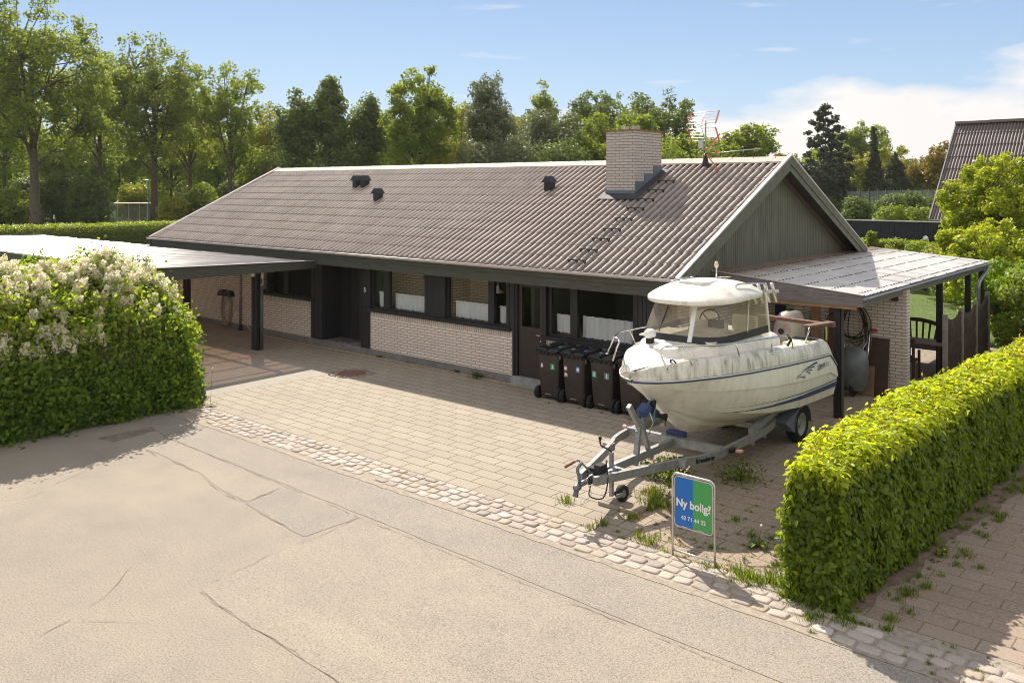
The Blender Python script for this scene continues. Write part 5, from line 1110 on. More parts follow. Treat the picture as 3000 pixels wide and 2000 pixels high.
MB().cyl((-7.22, 14.2, .34), (-5.92, 14.2, .34), .045, 10).build('axle', M['galv'], tl); MB().beam((-7.1, 14.9, fz_), (-6.04, 14.9, fz_), .06, .09).build('cross_beam', M['galv'], tl)
MB().beam((BX, 9.35, fz_), (BX, 11.2, fz_), .065, .11).build('draw_beam', M['galv'], tl); MB().beam((-6.72, 9.66, fz_), (-6.28, 9.62, fz_), .05, .08).build('cross_brace', M['galv'], tl)
MB().cbox((BX, 9.420, .50), (.26, .34, .14)).build('coupling_housing', M['galv'], tl)
b = MB().prism([(9.550, .57), (9.220, .57), (9.250, .54), (9.250, .48), (9.550, .48)], 'x', BX-.07, BX+.07); b.build('coupling_cover', M['galv'], tl)
b = MB()
for k in range(7): b.lathe([(.045, 0), (.06, .011), (.045, .022)], (BX, 9.100+k*.022, .50), 14, 'y')
b.build('rubber_bellows', M['black'], tl)
b = MB().cyl((BX, 8.920, .49), (BX, 9.120, .50), .035, 12).ell((BX, 8.870, .47), (.05, .07, .045), 12, 8).beam((BX, 8.860, .47), (BX, 8.830, .36), .06, .03); b.build('coupling_head', plain('grey_cast_steel', (.17, .18, .20), .4, .7), tl)
b = MB().tube(smooth([(BX, 8.920, .52), (BX, 8.900, .62), (BX-.01, 8.890, .70), (BX+.01, 8.960, .77)]), [.022]*13, 8); b.build('coupling_handle', plain('grey_handle', (.15, .16, .18), .45, .3), tl)
b = MB().tube(smooth([(BX-.06, 9.250, .55), (BX-.12, 9.120, .70), (BX-.14, 9.040, .74), (BX-.16, 8.850, .71)]), .014, 8); b.build('brake_lever', M['galv'], tl); MB().tube([(BX-.146, 9.000, .737), (BX-.162, 8.830, .705)], .018, 8).build('lever_grip', plain('rusty_grip', (.22, .09, .06), .7), tl)
MB().cbox((BX+.07, 9.28, .60), (.10, .14, .16)).cbox((BX-.05, 9.3, .58), (.14, .12, .07)).build('clamp', M['black'], tl)
jx, jy = -6.53, 9.58
MB().beam((jx, jy, .18), (jx, jy, .76), .045, .045, (0, 1, 0)).build('jockey_post', M['galv'], tl); b = MB().tube([(jx, jy, .76), (jx-.02, jy-.01, .79), (jx-.13, jy-.05, .83), (jx-.15, jy-.05, .87), (jx-.15, jy-.05, .92)], .012, 8).ell((jx-.15, jy-.05, .93), (.024, .024, .03), 10, 6); b.build('jockey_crank', M['black'], tl)
w = MB().lathe([(.06, -.04), (.10, -.045), (.115, 0), (.10, .045), (.06, .04)], (jx+.02, jy+.22, .165), 20, 'x', cap=False).build('jockey_wheel', M['rubber'], tl); MB().lathe([(.0001, -.03), (.06, -.035), (.06, .035), (.0001, .03)], (jx+.02, jy+.22, .165), 14, 'x').build('rim', M['galv'], w)
MB().beam((jx-.03, jy, .19), (jx-.03, jy+.22, .165), .01, .05).beam((jx+.075, jy, .19), (jx+.075, jy+.22, .165), .01, .05).build('wheel_fork', M['galv'], tl)
b = MB().tube(smooth([(BX+.04, 9.480, .66), (BX+.14, 9.310, .72), (BX+.20, 9.260, .50), (BX+.16, 9.210, .28), (BX+.02, 9.110, .30), (BX, 9.160, .42)]), .009, 6); b.build('cable', M['black'], tl); MB().tube(smooth([(BX+.03, 9.160, .56), (BX+.08, 8.960, .56), (BX+.12, 9.010, .38), (BX+.05, 8.940, .28)]), .005, 5).build('safety_wire', M['alu'], tl)
# winch post
MB().beam((BX, 10.22, .42), (BX, 10.34, 1.02), .07, .06, (0, 1, 0)).beam((BX, 10.62, .42), (BX, 10.38, .98), .06, .05, (0, 1, 0)).build('winch_post', M['galv'], tl)
MB().beam((BX, 10.36, .90), (BX, 10.06, 1.28), .07, .06, (1, 0, 0)).beam((BX, 10.28, .86), (BX, 10.60, 1.18), .07, .05, (1, 0, 0)).build('winch_arm', M['galv'], tl)
MB().cbox((BX+.03, 10.40, 1.16), (.14, .18, .12), (.5, 0, 0)).build('winch', plain('blue_winch', (.035, .075, .19), .4), tl, bevel=.015); MB().tube([(BX+.12, 10.4, 1.14), (BX+.15, 10.45, 1.0), (BX+.12, 10.38, .84)], .008, 6).tube([(BX+.12, 10.38, .84), (BX+.19, 10.40, .84)], .012, 6).build('winch_crank', M['alu'], tl)
b = MB().lathe([(.035, -.09), (.055, -.085), (.03, 0), (.055, .085), (.035, .09)], (BX, 10.585, 1.225), 12, 'x'); b.build('bow_roller', M['rubber'], tl); b = MB().lathe([(.035, -.09), (.055, -.085), (.03, 0), (.055, .085), (.035, .09)], (BX, 10.90, .97), 12, 'x'); b.build('bow_roller', M['rubber'], tl); MB().beam((BX, 10.45, 1.0), (BX, 10.88, .93), .05, .04).build('roller_arm', M['galv'], tl)
MB().tube(smooth([(BX+.03, 10.44, 1.2), (BX+.05, 10.55, 1.27), (BX+.08, 10.62, 1.22), (BX+.08, 10.6, 1.1), (BX+.07, 10.6, .95)]), .012, 6).build('winch_strap', plain('turquoise_strap', (.06, .24, .30), .8), tl)
b = MB().cbox((BX, 11.35, .62), (.30, .12, .09)); b.build('keel_support', plain('blue_keel_rubber', (.03, .05, .13), .6), tl, bevel=.015)
vs, fs = text_mesh('Brenderup', .085, .0015, bold=.003); k = .36/max(v[0] for v in vs)
a0 = Vector((-5.775, 11.42, fz_-.03)); 
def beamface(u, v):   # lettering on the outer face of the port side beam, following its bend
    pp = smooth([mir(p, 1) for p in path], 8); ys_ = [p.y for p in pp]; y = 10.66+u; x = float(I(y, ys_, [p.x for p in pp])); return (x+.031, y, fz_-.035+v)
b = MB(); b.add([beamface(v[0]*k, v[1]) for v in vs], fs); b.build('maker_lettering', M['black'], tl)
# block under the jockey wheel
tag(MB().cbox((-6.45, 9.72, .028), (.62, .26, .05), (0, 0, -.0)).build('paving_slab', M['paver'], loc=(-6.45, 9.72, 0), bevel=.008), 'loose concrete slab lying under the jockey wheel', 'slab')
# ------------------------------------------------------------------ foliage
def unit(a): return a/np.maximum(1e-9, np.linalg.norm(a, axis=1, keepdims=True))
def leaf_geo(P, Nn, size, g, aspect=.62, fold=.18, hang=0.0, full=False):
    """folded leaf blades; returns V,F (quads when full, else two triangles as a bent quad)"""
    n = len(P); Nn = unit(Nn); T = g.normal(size=(n, 3)); T[:, 2] -= hang; T = unit(T-Nn*np.sum(T*Nn, 1, keepdims=True)); B = np.cross(Nn, T)
    s = size[:, None]
    if full:
        pts = [P, P+T*.30*s+B*.46*aspect*s+Nn*fold*s*.5, P+T*.68*s+B*.36*aspect*s+Nn*fold*s*.35, P+T*s-Nn*.10*s, P+T*.68*s-B*.36*aspect*s+Nn*fold*s*.35, P+T*.30*s-B*.46*aspect*s+Nn*fold*s*.5]
        V = np.stack(pts, 1).reshape(-1, 3); b = np.arange(n)*6
        F = np.concatenate([np.stack([b, b+1, b+2, b+3], 1), np.stack([b, b+3, b+4, b+5], 1)]); return V, F, 2
    pts = [P, P+T*.45*s+B*.5*aspect*s+Nn*fold*s, P+T*s, P+T*.45*s-B*.5*aspect*s+Nn*fold*s]
    V = np.stack(pts, 1).reshape(-1, 3); b = np.arange(n)*4
    F = np.stack([b, b+1, b+2, b+3], 1); return V, F, 1
def foliage(name, P, Nn, size, mat, parent=None, loc=None, young=None, seed=1, full=False, aspect=.62, hang=0, fold=.18, label=None, cat=None, group=None, kind=None):
    g = np.random.default_rng(seed); V, F, k = leaf_geo(P, Nn, size, g, aspect, fold, hang, full); n = len(P); rnd = g.random(n)
    y = np.zeros(n) if young is None else young
    o = npmesh(name, V, F, mat, parent, loc, {'rnd': np.tile(rnd, k), 'young': np.tile(y, k)}); return tag(o, label, cat, group, kind)
def snoise(P, f, seed):
    g = np.random.default_rng(seed); o = np.zeros(len(P))
    for i in range(5):
        k = g.normal(size=3)*f*(1+i*.6); o += np.sin(P@k+g.uniform(0, 6.3))/(1+i*.5)
    return o/2.4
def profile_hedge(name, prof, ctr, y0, y1, n, size, mats, label, cat, group=None, hs=None, jit=.10, young=None, seed=1, full=False, hang=.5, ends=(True, False), bump=.06, core=True, loc=None, aspect=.62, ws=None):
    """prof: list of (dx,z) from the right foot over the top to the left foot, ctr(y)->x centre, hs(y)->height factor"""
    g = np.random.default_rng(seed); prof = np.array(prof, float); seg = np.diff(prof, axis=0); L = np.linalg.norm(seg, axis=1); cum = np.concatenate([[0], np.cumsum(L)])
    hs = hs or (lambda y: np.ones_like(y))
    ys = g.uniform(y0, y1, n); u = g.uniform(0, cum[-1], n); i = np.clip(np.searchsorted(cum, u)-1, 0, len(L)-1); t = (u-cum[i])/L[i]
    pz = prof[i]+seg[i]*t[:, None]; nr = np.stack([seg[i][:, 1], -seg[i][:, 0]], 1)*-1; nr = nr/np.maximum(1e-9, np.linalg.norm(nr, axis=1, keepdims=True))
    nr = -nr if (nr[0, 0]*(prof[0, 0]-prof[-1, 0])) < 0 else nr
    ws = ws or (lambda y: np.ones_like(y)); P = np.stack([ctr(ys)+pz[:, 0]*ws(ys), ys, pz[:, 1]*hs(ys)], 1); Nn = np.stack([nr[:, 0], np.zeros(n), nr[:, 1]], 1)
    S = [(P, Nn)]
    w = prof[:, 0].max()-prof[:, 0].min(); h = prof[:, 1].max(); area = cum[-1]*(y1-y0)
    for e, on in zip((y0, y1), ends):
        if not on: continue
        m = int(n*(w*h)/area*1.1); X = g.uniform(prof[:, 0].min(), prof[:, 0].max(), m); Z = g.uniform(0, h*1.0, m)
        order = np.argsort(prof[:, 0]); top = np.interp(X, prof[order, 0], np.maximum.accumulate(prof[order, 1]) if 0 else prof[order, 1]); inside = Z < np.maximum(top, .0)
        X, Z = X[inside], Z[inside]; ed = np.full(len(X), e); S.append((np.stack([ctr(ed)+X*ws(ed), ed, Z*hs(ed)], 1), np.tile([0, -1.0 if e == y0 else 1.0, 0], (len(X), 1))))
    P = np.concatenate([s[0] for s in S]); Nn = np.concatenate([s[1] for s in S]); m = len(P)
    off = bump*snoise(P, 2.6, seed+5)+bump*.5*snoise(P, 9, seed+6)-np.abs(g.normal(size=m))*jit+np.where(g.random(m) < .03, g.uniform(0, jit*1.2, m), 0)
    P = P+Nn*off[:, None]; P[:, 2] = np.maximum(P[:, 2], .02)
    Nn2 = Nn*1.0+g.normal(size=(m, 3))*.55+np.array([0, 0, .35])
    sz = size*g.uniform(.7, 1.25, m); yg = young(P, Nn, off, g) if young else None
    root = thing(name, label, cat, loc or (float(ctr(np.array([(y0+y1)/2]))[0]), (y0+y1)/2, 0), 0, group)
    foliage('foliage', P, Nn2, sz, mats, root, young=yg, seed=seed, full=full, hang=hang, aspect=aspect)
    if core:
        ctrp = prof.mean(0); ctrp[1] *= 0; q = []
        for y in np.linspace(y0+.13 if ends[0] else y0, y1-.13 if ends[1] else y1, 24):
            c = float(ctr(np.array([y]))[0]); hh = float(hs(np.array([y]))[0]); q.append([(c+a_*(1-2*.14/w)*float(ws(np.array([y]))[0]), y, max(0, (b_*(1-.13/h))*hh)) for a_, b_ in prof])
        b = MB().grid(q); b.add(q[0], [tuple(range(len(q[0])))]); b.add(q[-1], [tuple(range(len(q[0])))]); b.build('branches', M['core'], root)
    return root
M['beech'] = leafmat('beech_hedge_leaf', (.095, .150, .018), (.215, .285, .030), (.54, .60, .04), .54, .38, (1.6, 1.55, .45))
M['lilac'] = leafmat('lilac_leaf', (.090, .165, .024), (.23, .32, .040), (.45, .50, .06), .55, .4, (1.6, 1.6, .5))
M['oak'] = leafmat('oak_leaf', (.110, .150, .034), (.235, .280, .062), (.37, .40, .08), .56, .5, (1.5, 1.5, .55))
M['dkleaf'] = leafmat('dark_broad_leaf', (.080, .115, .042), (.170, .210, .070), (.28, .32, .08), .50, .5, (1.3, 1.4, .65))
M['mdleaf'] = leafmat('mid_green_leaf', (.115, .155, .030), (.245, .295, .052), (.38, .42, .07), .55, .5, (1.45, 1.5, .5))
M['ltleaf'] = leafmat('light_green_leaf', (.20, .23, .03), (.38, .39, .055), (.30, .28, .05), .42, .5)
M['willow'] = leafmat('grey_green_leaf', (.125, .150, .072), (.25, .27, .13), (.15, .17, .09), .35, .5, (1.2, 1.25, .8))
M['orleaf'] = leafmat('ochre_green_leaf', (.17, .15, .025), (.30, .23, .04), (.28, .18, .04), .40, .5)
M['needle'] = leafmat('conifer_needle', (.040, .055, .034), (.075, .09, .048), (.10, .11, .05), .28, .6, (1, 1, .6))
M['maple'] = leafmat('yellow_green_maple_leaf', (.125, .195, .022), (.30, .365, .038), (.50, .52, .05), .52, .4)
M['ivy'] = leafmat('ivy_leaf', (.06, .13, .026), (.14, .24, .045), (.18, .26, .04), .42, .35)
# the clipped hornbeam hedge on the right
cx_h = lambda y: np.interp(y, [8.5, 10, 13, 17, 20, 27], [-3.44, -3.52, -3.42, -3.10, -2.92, -2.6]); ws_h = lambda y: np.interp(y, [8.5, 9.2, 10.2, 30], [.52, .74, .98, 1.0])
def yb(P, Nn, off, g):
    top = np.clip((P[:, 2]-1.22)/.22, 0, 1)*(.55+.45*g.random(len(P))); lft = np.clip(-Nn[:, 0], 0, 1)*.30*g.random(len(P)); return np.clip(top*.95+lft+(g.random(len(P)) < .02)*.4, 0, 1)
hprof = [(.50, 0), (.54, .5), (.53, 1.05), (.46, 1.36), (.34, 1.46), (0, 1.50), (-.30, 1.46), (-.44, 1.36), (-.52, 1.0), (-.50, .5), (-.42, 0)]
hsf = lambda y: np.clip(.955+.05*(y-8.5), .95, 1.0)*(1+.012*np.sin(y*2.1)+.010*np.sin(y*5.3))
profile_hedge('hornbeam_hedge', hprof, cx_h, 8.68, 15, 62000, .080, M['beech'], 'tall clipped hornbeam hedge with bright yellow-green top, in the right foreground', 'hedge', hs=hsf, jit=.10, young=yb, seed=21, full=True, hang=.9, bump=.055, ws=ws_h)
# (second half of the same hedge is meshed coarser, so it is a part of the same thing)
hedge_root = [o for o in bpy.data.objects if o.get('category') == 'hedge'][0]
g = np.random.default_rng(5)
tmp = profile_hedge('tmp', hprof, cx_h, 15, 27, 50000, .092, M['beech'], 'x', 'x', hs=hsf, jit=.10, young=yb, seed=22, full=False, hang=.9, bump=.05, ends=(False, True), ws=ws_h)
for ch in list(tmp.children):
    off = Vector(tmp.location)-Vector(hedge_root.location); ch.parent = hedge_root; ch.location = off
bpy.data.objects.remove(tmp)
# small red tipped shoots standing above the top
n = 1500; ys = g.uniform(8.9, 24, n); P = np.stack([cx_h(ys)+np.clip(g.normal(size=n)*.2, -.34, .34)*ws_h(ys), ys, 1.46*hsf(ys)+np.abs(g.normal(size=n))*.035], 1)
foliage('young_shoots', P, g.normal(size=(n, 3))+np.array([0, 0, .4]), .05*g.uniform(.6, 1.2, n), leafmat('red_tip_leaf', (.16, .20, .02), (.30, .13, .03), (.3, .2, .05), .4), hedge_root, seed=4, full=True)
# weeds along its foot
def tufts(name, pts, mat, label=None, seed=3, kind='stuff', hmax=.125, nb=75, cat=None, spread=.075, parent=None):
    g = np.random.default_rng(seed); V = []; n = 0
    for (x, y, sc) in pts:
        for k in range(int(nb*sc)+4):
            a_ = g.uniform(0, 6.28); r0 = abs(g.normal())*spread*sc; bx_, by__ = x+r0*math.cos(a_), y+r0*math.sin(a_); h = hmax*sc*g.uniform(.35, 1); l = g.uniform(.1, .8)*h; a2 = a_+g.normal()*.6; w = .0026+.002*sc
            px_, py_ = -math.sin(a2)*w, math.cos(a2)*w; dx, dy = math.cos(a2), math.sin(a2)
            V += [(bx_-px_, by__-py_, .004), (bx_+px_, by__+py_, .004), (bx_+px_*.8+dx*l*.45, by__+py_*.8+dy*l*.45, h*.7), (bx_-px_*.8+dx*l*.45, by__-py_*.8+dy*l*.45, h*.7)]
            V += [(bx_-px_*.8+dx*l*.45, by__-py_*.8+dy*l*.45, h*.7), (bx_+px_*.8+dx*l*.45, by__+py_*.8+dy*l*.45, h*.7), (bx_+px_*.2+dx*l, by__+py_*.2+dy*l, h*.93), (bx_-px_*.2+dx*l, by__-py_*.2+dy*l, h*.93)]
    F = np.arange(len(V)).reshape(-1, 4); o = npmesh(name, V, F, mat, parent, attrs={'rnd': np.repeat(g.random(len(F)//2), 2)[:len(F)] if len(F) % 2 == 0 else g.random(len(F)), 'young': g.random(len(F))*.4}); return tag(o, label, cat, None, kind)
M['grassblade'] = leafmat('fresh_grass_blade', (.07, .13, .015), (.17, .26, .03), (.36, .36, .06), .35, .4)
M['drygrass'] = leafmat('dry_grass_blade', (.15, .14, .04), (.30, .24, .08), (.4, .3, .12), .3, .5)
T = [(-7.13, 9.38, 1.0), (-6.3, 9.05, .9), (-6.35, 8.83, .7), (-5.56, 8.98, 1.1), (-5.75, 9.02, .8), (-6.05, 9.0, .4), (-6.28, 10.25, 1.3), (-6.12, 9.95, 1.1), (-6.2, 10.05, 1.3), (-6.4, 10.45, 1.2), (-6.02, 10.1, 1.0), (-6.16, 9.45, .8), (-7.0, 11.75, .8), (-4.25, 8.85, 1.3), (-4.35, 8.82, 1.1), (-3.98, 8.92, 1.1), (-4.1, 8.84, .9), (-4.72, 8.8, .7), (-4.9, 9.32, .5), (-4.71, 9.95, .8), (-4.5, 10.05, .6), (-5.1, 10.3, .7), (-4.3, 10.7, .8), (-4.4, 11.3, 1.0), (-4.6, 12.3, 1.1), (-4.3, 11.9, 1.0), (-3.38, 8.42, .9), (-3.3, 8.5, .8), (-3.1, 8.55, .8), (-6.5, 8.86, .3), (-5.9, 8.85, .4), (-5.3, 8.88, .5), (-4.6, 8.86, .6), (-5.2, 9.4, .3), (-4.5, 9.3, .35), (-4.25, 9.6, .3), (-5.5, 9.6, .3), (-5.8, 9.5, .4)]
g = np.random.default_rng(12)
for k in range(150):
    i = g.integers(0, 20); row = 9.14+.258*g.integers(-1, 12); T.append((g.uniform(-5.9, -4.1), row+g.normal()*.008, g.uniform(.08, .28)))
for k in range(60): T.append((cx_h(g.uniform(8.6, 9))-.6+g.normal()*.12, g.uniform(8.6, 12.5), g.uniform(.1, .7)))
tufts('weed_tufts', T, M['grassblade'], seed=3)
T2 = [(g.uniform(-3.3, -.5), g.choice([8.18, 8.34, 8.5, 8.66, 8.8])+g.normal()*.012, g.uniform(.12, .35)) for k in range(90)]+[(cx_h(y_)+.62+abs(g.normal())*.16, y_, g.uniform(.2, .8)) for y_ in g.uniform(8.6, 16, 90)]+[(-3.3+g.normal()*.3, 8.62+abs(g.normal())*.08, g.uniform(.4, .8)) for k in range(20)]
tufts('weed_tufts', T2, M['grassblade'], seed=4)
T3 = [(g.uniform(-5.9, -4.0), 8.9+abs(g.normal())*.5, g.uniform(.12, .4)) for k in range(60)]+[(-6.05+g.normal()*.25, 10.3+g.normal()*.35, g.uniform(.4, .9)) for k in range(22)]+[(-16.7+g.uniform(0, 5.2), 14.2, g.uniform(.1, .3)) for k in range(14)]+[(-11.0+g.uniform(0, 2.6), 13.5+g.normal()*.05, g.uniform(.1, .3)) for k in range(24)]
tufts('dry_weeds', T3, M['drygrass'], seed=5, hmax=.11)
tufts('wall_weeds', [(-16.72, 14.28, .7), (-14.02, 14.27, .8), (-13.32, 14.2, 1.3), (-13.25, 14.15, 1.1), (-15.73, 14.28, .4), (-15.5, 14.27, .4)], leafmat('dull_weed', (.05, .08, .02), (.10, .13, .03), (.14, .15, .04), .3), seed=6)
# dandelions and a leafy weed
def rosette(name, x, y, rad, n, mat, label, cat, seed, h=.07, leaf=.14, group=None, stalk=None):
    g = np.random.default_rng(seed); root = thing(name, label, cat, (x, y, 0), 0, group); b = MB()
    V = []; 
    for k in range(n):
        a_ = g.uniform(0, 6.28); L = rad*g.uniform(.6, 1.1); w = .014+.01*g.random(); hh = h*g.uniform(.3, 1.2); dx, dy = math.cos(a_), math.sin(a_); px_, py_ = -dy*w, dx*w; prev = [(x-px_*.3, y-py_*.3, .01), (x+px_*.3, y+py_*.3, .01)]
        for t, ww in ((.35, .7), (.6, 1.0), (.85, .8), (1, .1)):
            z = .01+hh*math.sin(t*2.6); cur = [(x+dx*L*t-px_*ww, y+dy*L*t-py_*ww, z), (x+dx*L*t+px_*ww, y+dy*L*t+py_*ww, z)]; V += [prev[0], prev[1], cur[1], cur[0]]; prev = cur
    F = np.arange(len(V)).reshape(-1, 4); npmesh('leaves', V, F, mat, root, attrs={'rnd': np.repeat(g.random(len(F)//4), 4), 'young': g.random(len(F))*.5})
    if stalk:
        for (dx, dy, hh, kind_) in stalk:
            st = MB().tube([(x, y, .02), (x+dx*.5, y+dy*.5, hh*.6), (x+dx, y+dy, hh)], .004, 5).build('stalk', M['grassblade'] if 0 else plain('weed_stalk', (.17, .16, .07), .7), root)
            MB().ell((x+dx, y+dy, hh), (.017, .017, .017) if kind_ == 'clock' else (.012, .012, .008), 8, 6).build('seed_head' if kind_ == 'clock' else 'flower', M['white'] if kind_ == 'clock' else plain('dandelion_yellow', (.8, .5, .02), .6), st)
rosette('dandelion', -4.52, 9.72, .17, 22, M['grassblade'], 'leafy dandelion on the sunlit paving between the sign and the hedge', 'dandelion', 31, stalk=[(.03, .02, .26, 'clock')])
rosette('dandelion', -15.55, 8.95, .16, 12, M['grassblade'], 'dandelion with a tall white seed head at the end of the lilac hedge', 'dandelion', 32, stalk=[(.05, .02, .74, 'clock')])
rosette('dandelion', -2.78, 10.9, .12, 12, M['grassblade'], 'small dandelion with a yellow flower at the foot of the hornbeam hedge', 'dandelion', 33, stalk=[(.02, -.05, .10, 'y')])
g = np.random.default_rng(41); n = 420
for (x, y, r_, h_, lab, mm, sd_) in ((-6.42, 11.05, .22, .34, 'bright leafy weed growing under the cross beam of the trailer', 'maple', 41), (-5.75, 11.75, .35, .28, 'dark leafy weed in the shade under the bend of the trailer beam', 'mdleaf', 42), (-4.75, 12.9, .45, .35, 'dull ragged weed in the shade between trailer wheel and hedge', 'dkleaf', 43), (-6.75, 11.1, .3, .32, 'dark bushy weed behind the bright leafy weed', 'dkleaf', 44)):
    gg = np.random.default_rng(sd_); P = np.stack([x+gg.normal(size=n)*r_*.5, y+gg.normal(size=n)*r_*.5, np.abs(gg.normal(size=n))*h_*.5+.02], 1)
    o = thing('leafy_weed', lab, 'weed', (x, y, 0)); foliage('leaves', P, gg.normal(size=(n, 3))+np.array([0, 0, 1.]), .055*gg.uniform(.5, 1.2, n), M[mm], o, seed=sd_, full=True); b = MB()
    for q_ in P[:14]: b.tube([(x, y, 0), tuple(q_)], .004, 4)
    b.build('stems', M['twig'], o)
# the lilac hedge on the left
lprof = [(.02, 0), (.06, .5), (.12, 1.0), (.10, 1.45), (-.06, 1.95), (-.38, 2.38), (-.85, 2.62), (-1.35, 2.60), (-1.8, 2.2), (-2.05, 1.4), (-2.05, 0)]
lhs = lambda y: np.interp(y, [-6, 3, 5, 7.6, 8.3, 8.75, 9.05], [1.0, 1.02, 1.02, 1.0, .92, .78, .62])*(1+.03*np.sin(y*2.7)+.02*np.sin(y*6.1))
lctr = lambda y: -15.95+0*y
lil = profile_hedge('lilac_hedge', lprof, lctr, -4.0, 8.80, 90000, .085, M['lilac'], 'big overgrown hedge with white lilac blossom above dark ivy leaves on the left', 'hedge', hs=lhs, jit=.17, seed=51, full=True, hang=.6, bump=.16, ends=(False, True), aspect=.7,
    young=lambda P, Nn, off, g: np.clip((P[:, 2]-1.0)/1.2, 0, 1)*g.random(len(P))*.75+np.clip((P[:, 1]-8.55)/.5, 0, 1)*.5*g.random(len(P)))
# ivy skirt
g = np.random.default_rng(52); n = 26000; ys = g.uniform(-4, 9.0, n); zz = np.abs(g.normal(size=n))*.5; P = np.stack([-15.92+.10*snoise(np.stack([ys, zz, ys*0], 1), 4, 3)+.03*g.normal(size=n)+.05, ys, zz+.02], 1)
foliage('ivy', P, np.tile([1.0, 0, .35], (n, 1))+g.normal(size=(n, 3))*.4, .058*g.uniform(.6, 1.3, n), M['ivy'], lil, seed=52, full=True, aspect=.95, hang=.5)
# blossom panicles: clusters of small florets
g = np.random.default_rng(53); V = []; A = []; cl = []
for k in range(1700):
    y = g.uniform(-3.5, 8.75); u = g.random()**.8; hsx = float(lhs(np.array([y]))[0]); 
    th = g.uniform(0, 1); pr = [(.15, 1.25), (.10, 1.5), (-.04, 1.95), (-.38, 2.42), (-.85, 2.68), (-1.25, 2.62)]; q = th*(len(pr)-1); i = min(int(q), len(pr)-2); f_ = q-i; dx = pr[i][0]*(1-f_)+pr[i+1][0]*f_; z = (pr[i][1]*(1-f_)+pr[i+1][1]*f_)*hsx
    if g.random() > .12+1.15*th: continue
    if snoise(np.array([[dx, y, z]]), 1.6, 9)[0] < -.30: continue
    cl.append((-15.95+dx+.06, y+g.normal()*.03, z+.05, g.uniform(.75, 1.5)))
for (x, y, z, sc) in cl:
    lean_ = np.array([.35+g.normal()*.25, g.normal()*.25, 1.0]); lean_ /= np.linalg.norm(lean_); L = .19*sc; m = int(60*sc)
    for br in range(2):
        t = g.random(m); rad = (.055*(1-t)**.7+.012)*sc; d = unit(g.normal(size=(m, 3))); off_ = np.array([g.normal()*.05, g.normal()*.05, 0])*br; c = np.array([x, y, z])+off_+lean_*(t[:, None]*L)+d*rad[:, None]
        V.append((c, d)); 
P = np.concatenate([a_ for a_, _ in V]); D = np.concatenate([b_ for _, b_ in V]); bl = leafmat('white_lilac_blossom', (.86, .85, .72), (.92, .92, .85), (.70, .56, .32), .6, .6, (1.08, 1.03, .92))
foliage('blossom', P, D, .038*g.uniform(.7, 1.3, len(P)), bl, lil, seed=54, young=(g.random(len(P)) < .09)*.9, aspect=1.0, fold=.1, kind='stuff')
# privet shoots standing above the lilac
def shrub(name, x, y, rx, ry, h, n, size, mat, label, cat, seed, group=None, stems=8, z0=.0, full=False, clump=26, cs_=.28, young=0, jl=.10):
    g = np.random.default_rng(seed); root = thing(name, label, cat, (x, y, z0), 0, group); b = MB(); P = []; C = []
    for k in range(clump):
        a_ = g.uniform(0, 6.28); rr_ = math.sqrt(g.random()); zz = h*(.22+.74*g.random()); q = (1-((zz/h-.35)/.75)**2 if zz/h > .35 else 1); q = math.sqrt(max(.08, q)); C.append((x+rx*rr_*q*math.cos(a_), y+ry*rr_*q*math.sin(a_), z0+zz))
    C = np.array(C); i = g.integers(0, clump, n); d = unit(g.normal(size=(n, 3))); rad = cs_*h*(.55+.45*g.random(n)); P = C[i]+d*rad[:, None]*np.array([1, 1, .8]); P[:, 2] = np.maximum(P[:, 2], z0+.03)
    foliage('foliage', P, d+g.normal(size=(n, 3))*.5+np.array([0, 0, .4]), size*g.uniform(.6, 1.3, n), mat, root, seed=seed, full=full, young=g.random(n)*young)
    for k in range(stems): c = C[k % clump]; b.tube([(x+g.normal()*.08, y+g.normal()*.08, z0), ((x+c[0])/2, (y+c[1])/2, z0+(c[2]-z0)*.55), tuple(c)], [.03*h/2, .02*h/2, .008], 5)
    b.build('stems', M['twig'], root); return root
pv = thing('privet_bush', 'green privet bush with upright shoots poking up behind the lilac blossom', 'bush', (-17.2, 7.4, 0))
g = np.random.default_rng(61); b = MB(); P = []; D = []
for k in range(30):
    x0_, y0_ = -17.3+g.normal()*.45, g.choice([6.6, 7.2, 7.75, 8.3])+g.normal()*.2; h_ = g.uniform(2.75, 3.0)+(.22 if abs(y0_-7.5) < .25 or abs(y0_-6.7) < .25 else 0)*g.random(); tx, ty = x0_+g.normal()*.12, y0_+g.normal()*.12
    b.tube([(x0_, y0_, 1.2), (tx, ty, h_)], [.012, .004], 5); m = 150; t = g.uniform(.55, 1, m); P.append(np.stack([x0_+(tx-x0_)*t+g.normal(size=m)*.05*(1.6-t), y0_+(ty-y0_)*t+g.normal(size=m)*.05*(1.6-t), 1.2+(h_-1.2)*t], 1)); D.append(g.normal(size=(m, 3))+np.array([0, 0, .5]))
b.build('shoots', M['twig'], pv); P = np.concatenate(P); foliage('foliage', P, np.concatenate(D), .055*g.uniform(.6, 1.2, len(P)), M['mdleaf'] if 0 else M['beech'], pv, seed=62, full=True, aspect=.5, young=g.random(len(P))*.25)
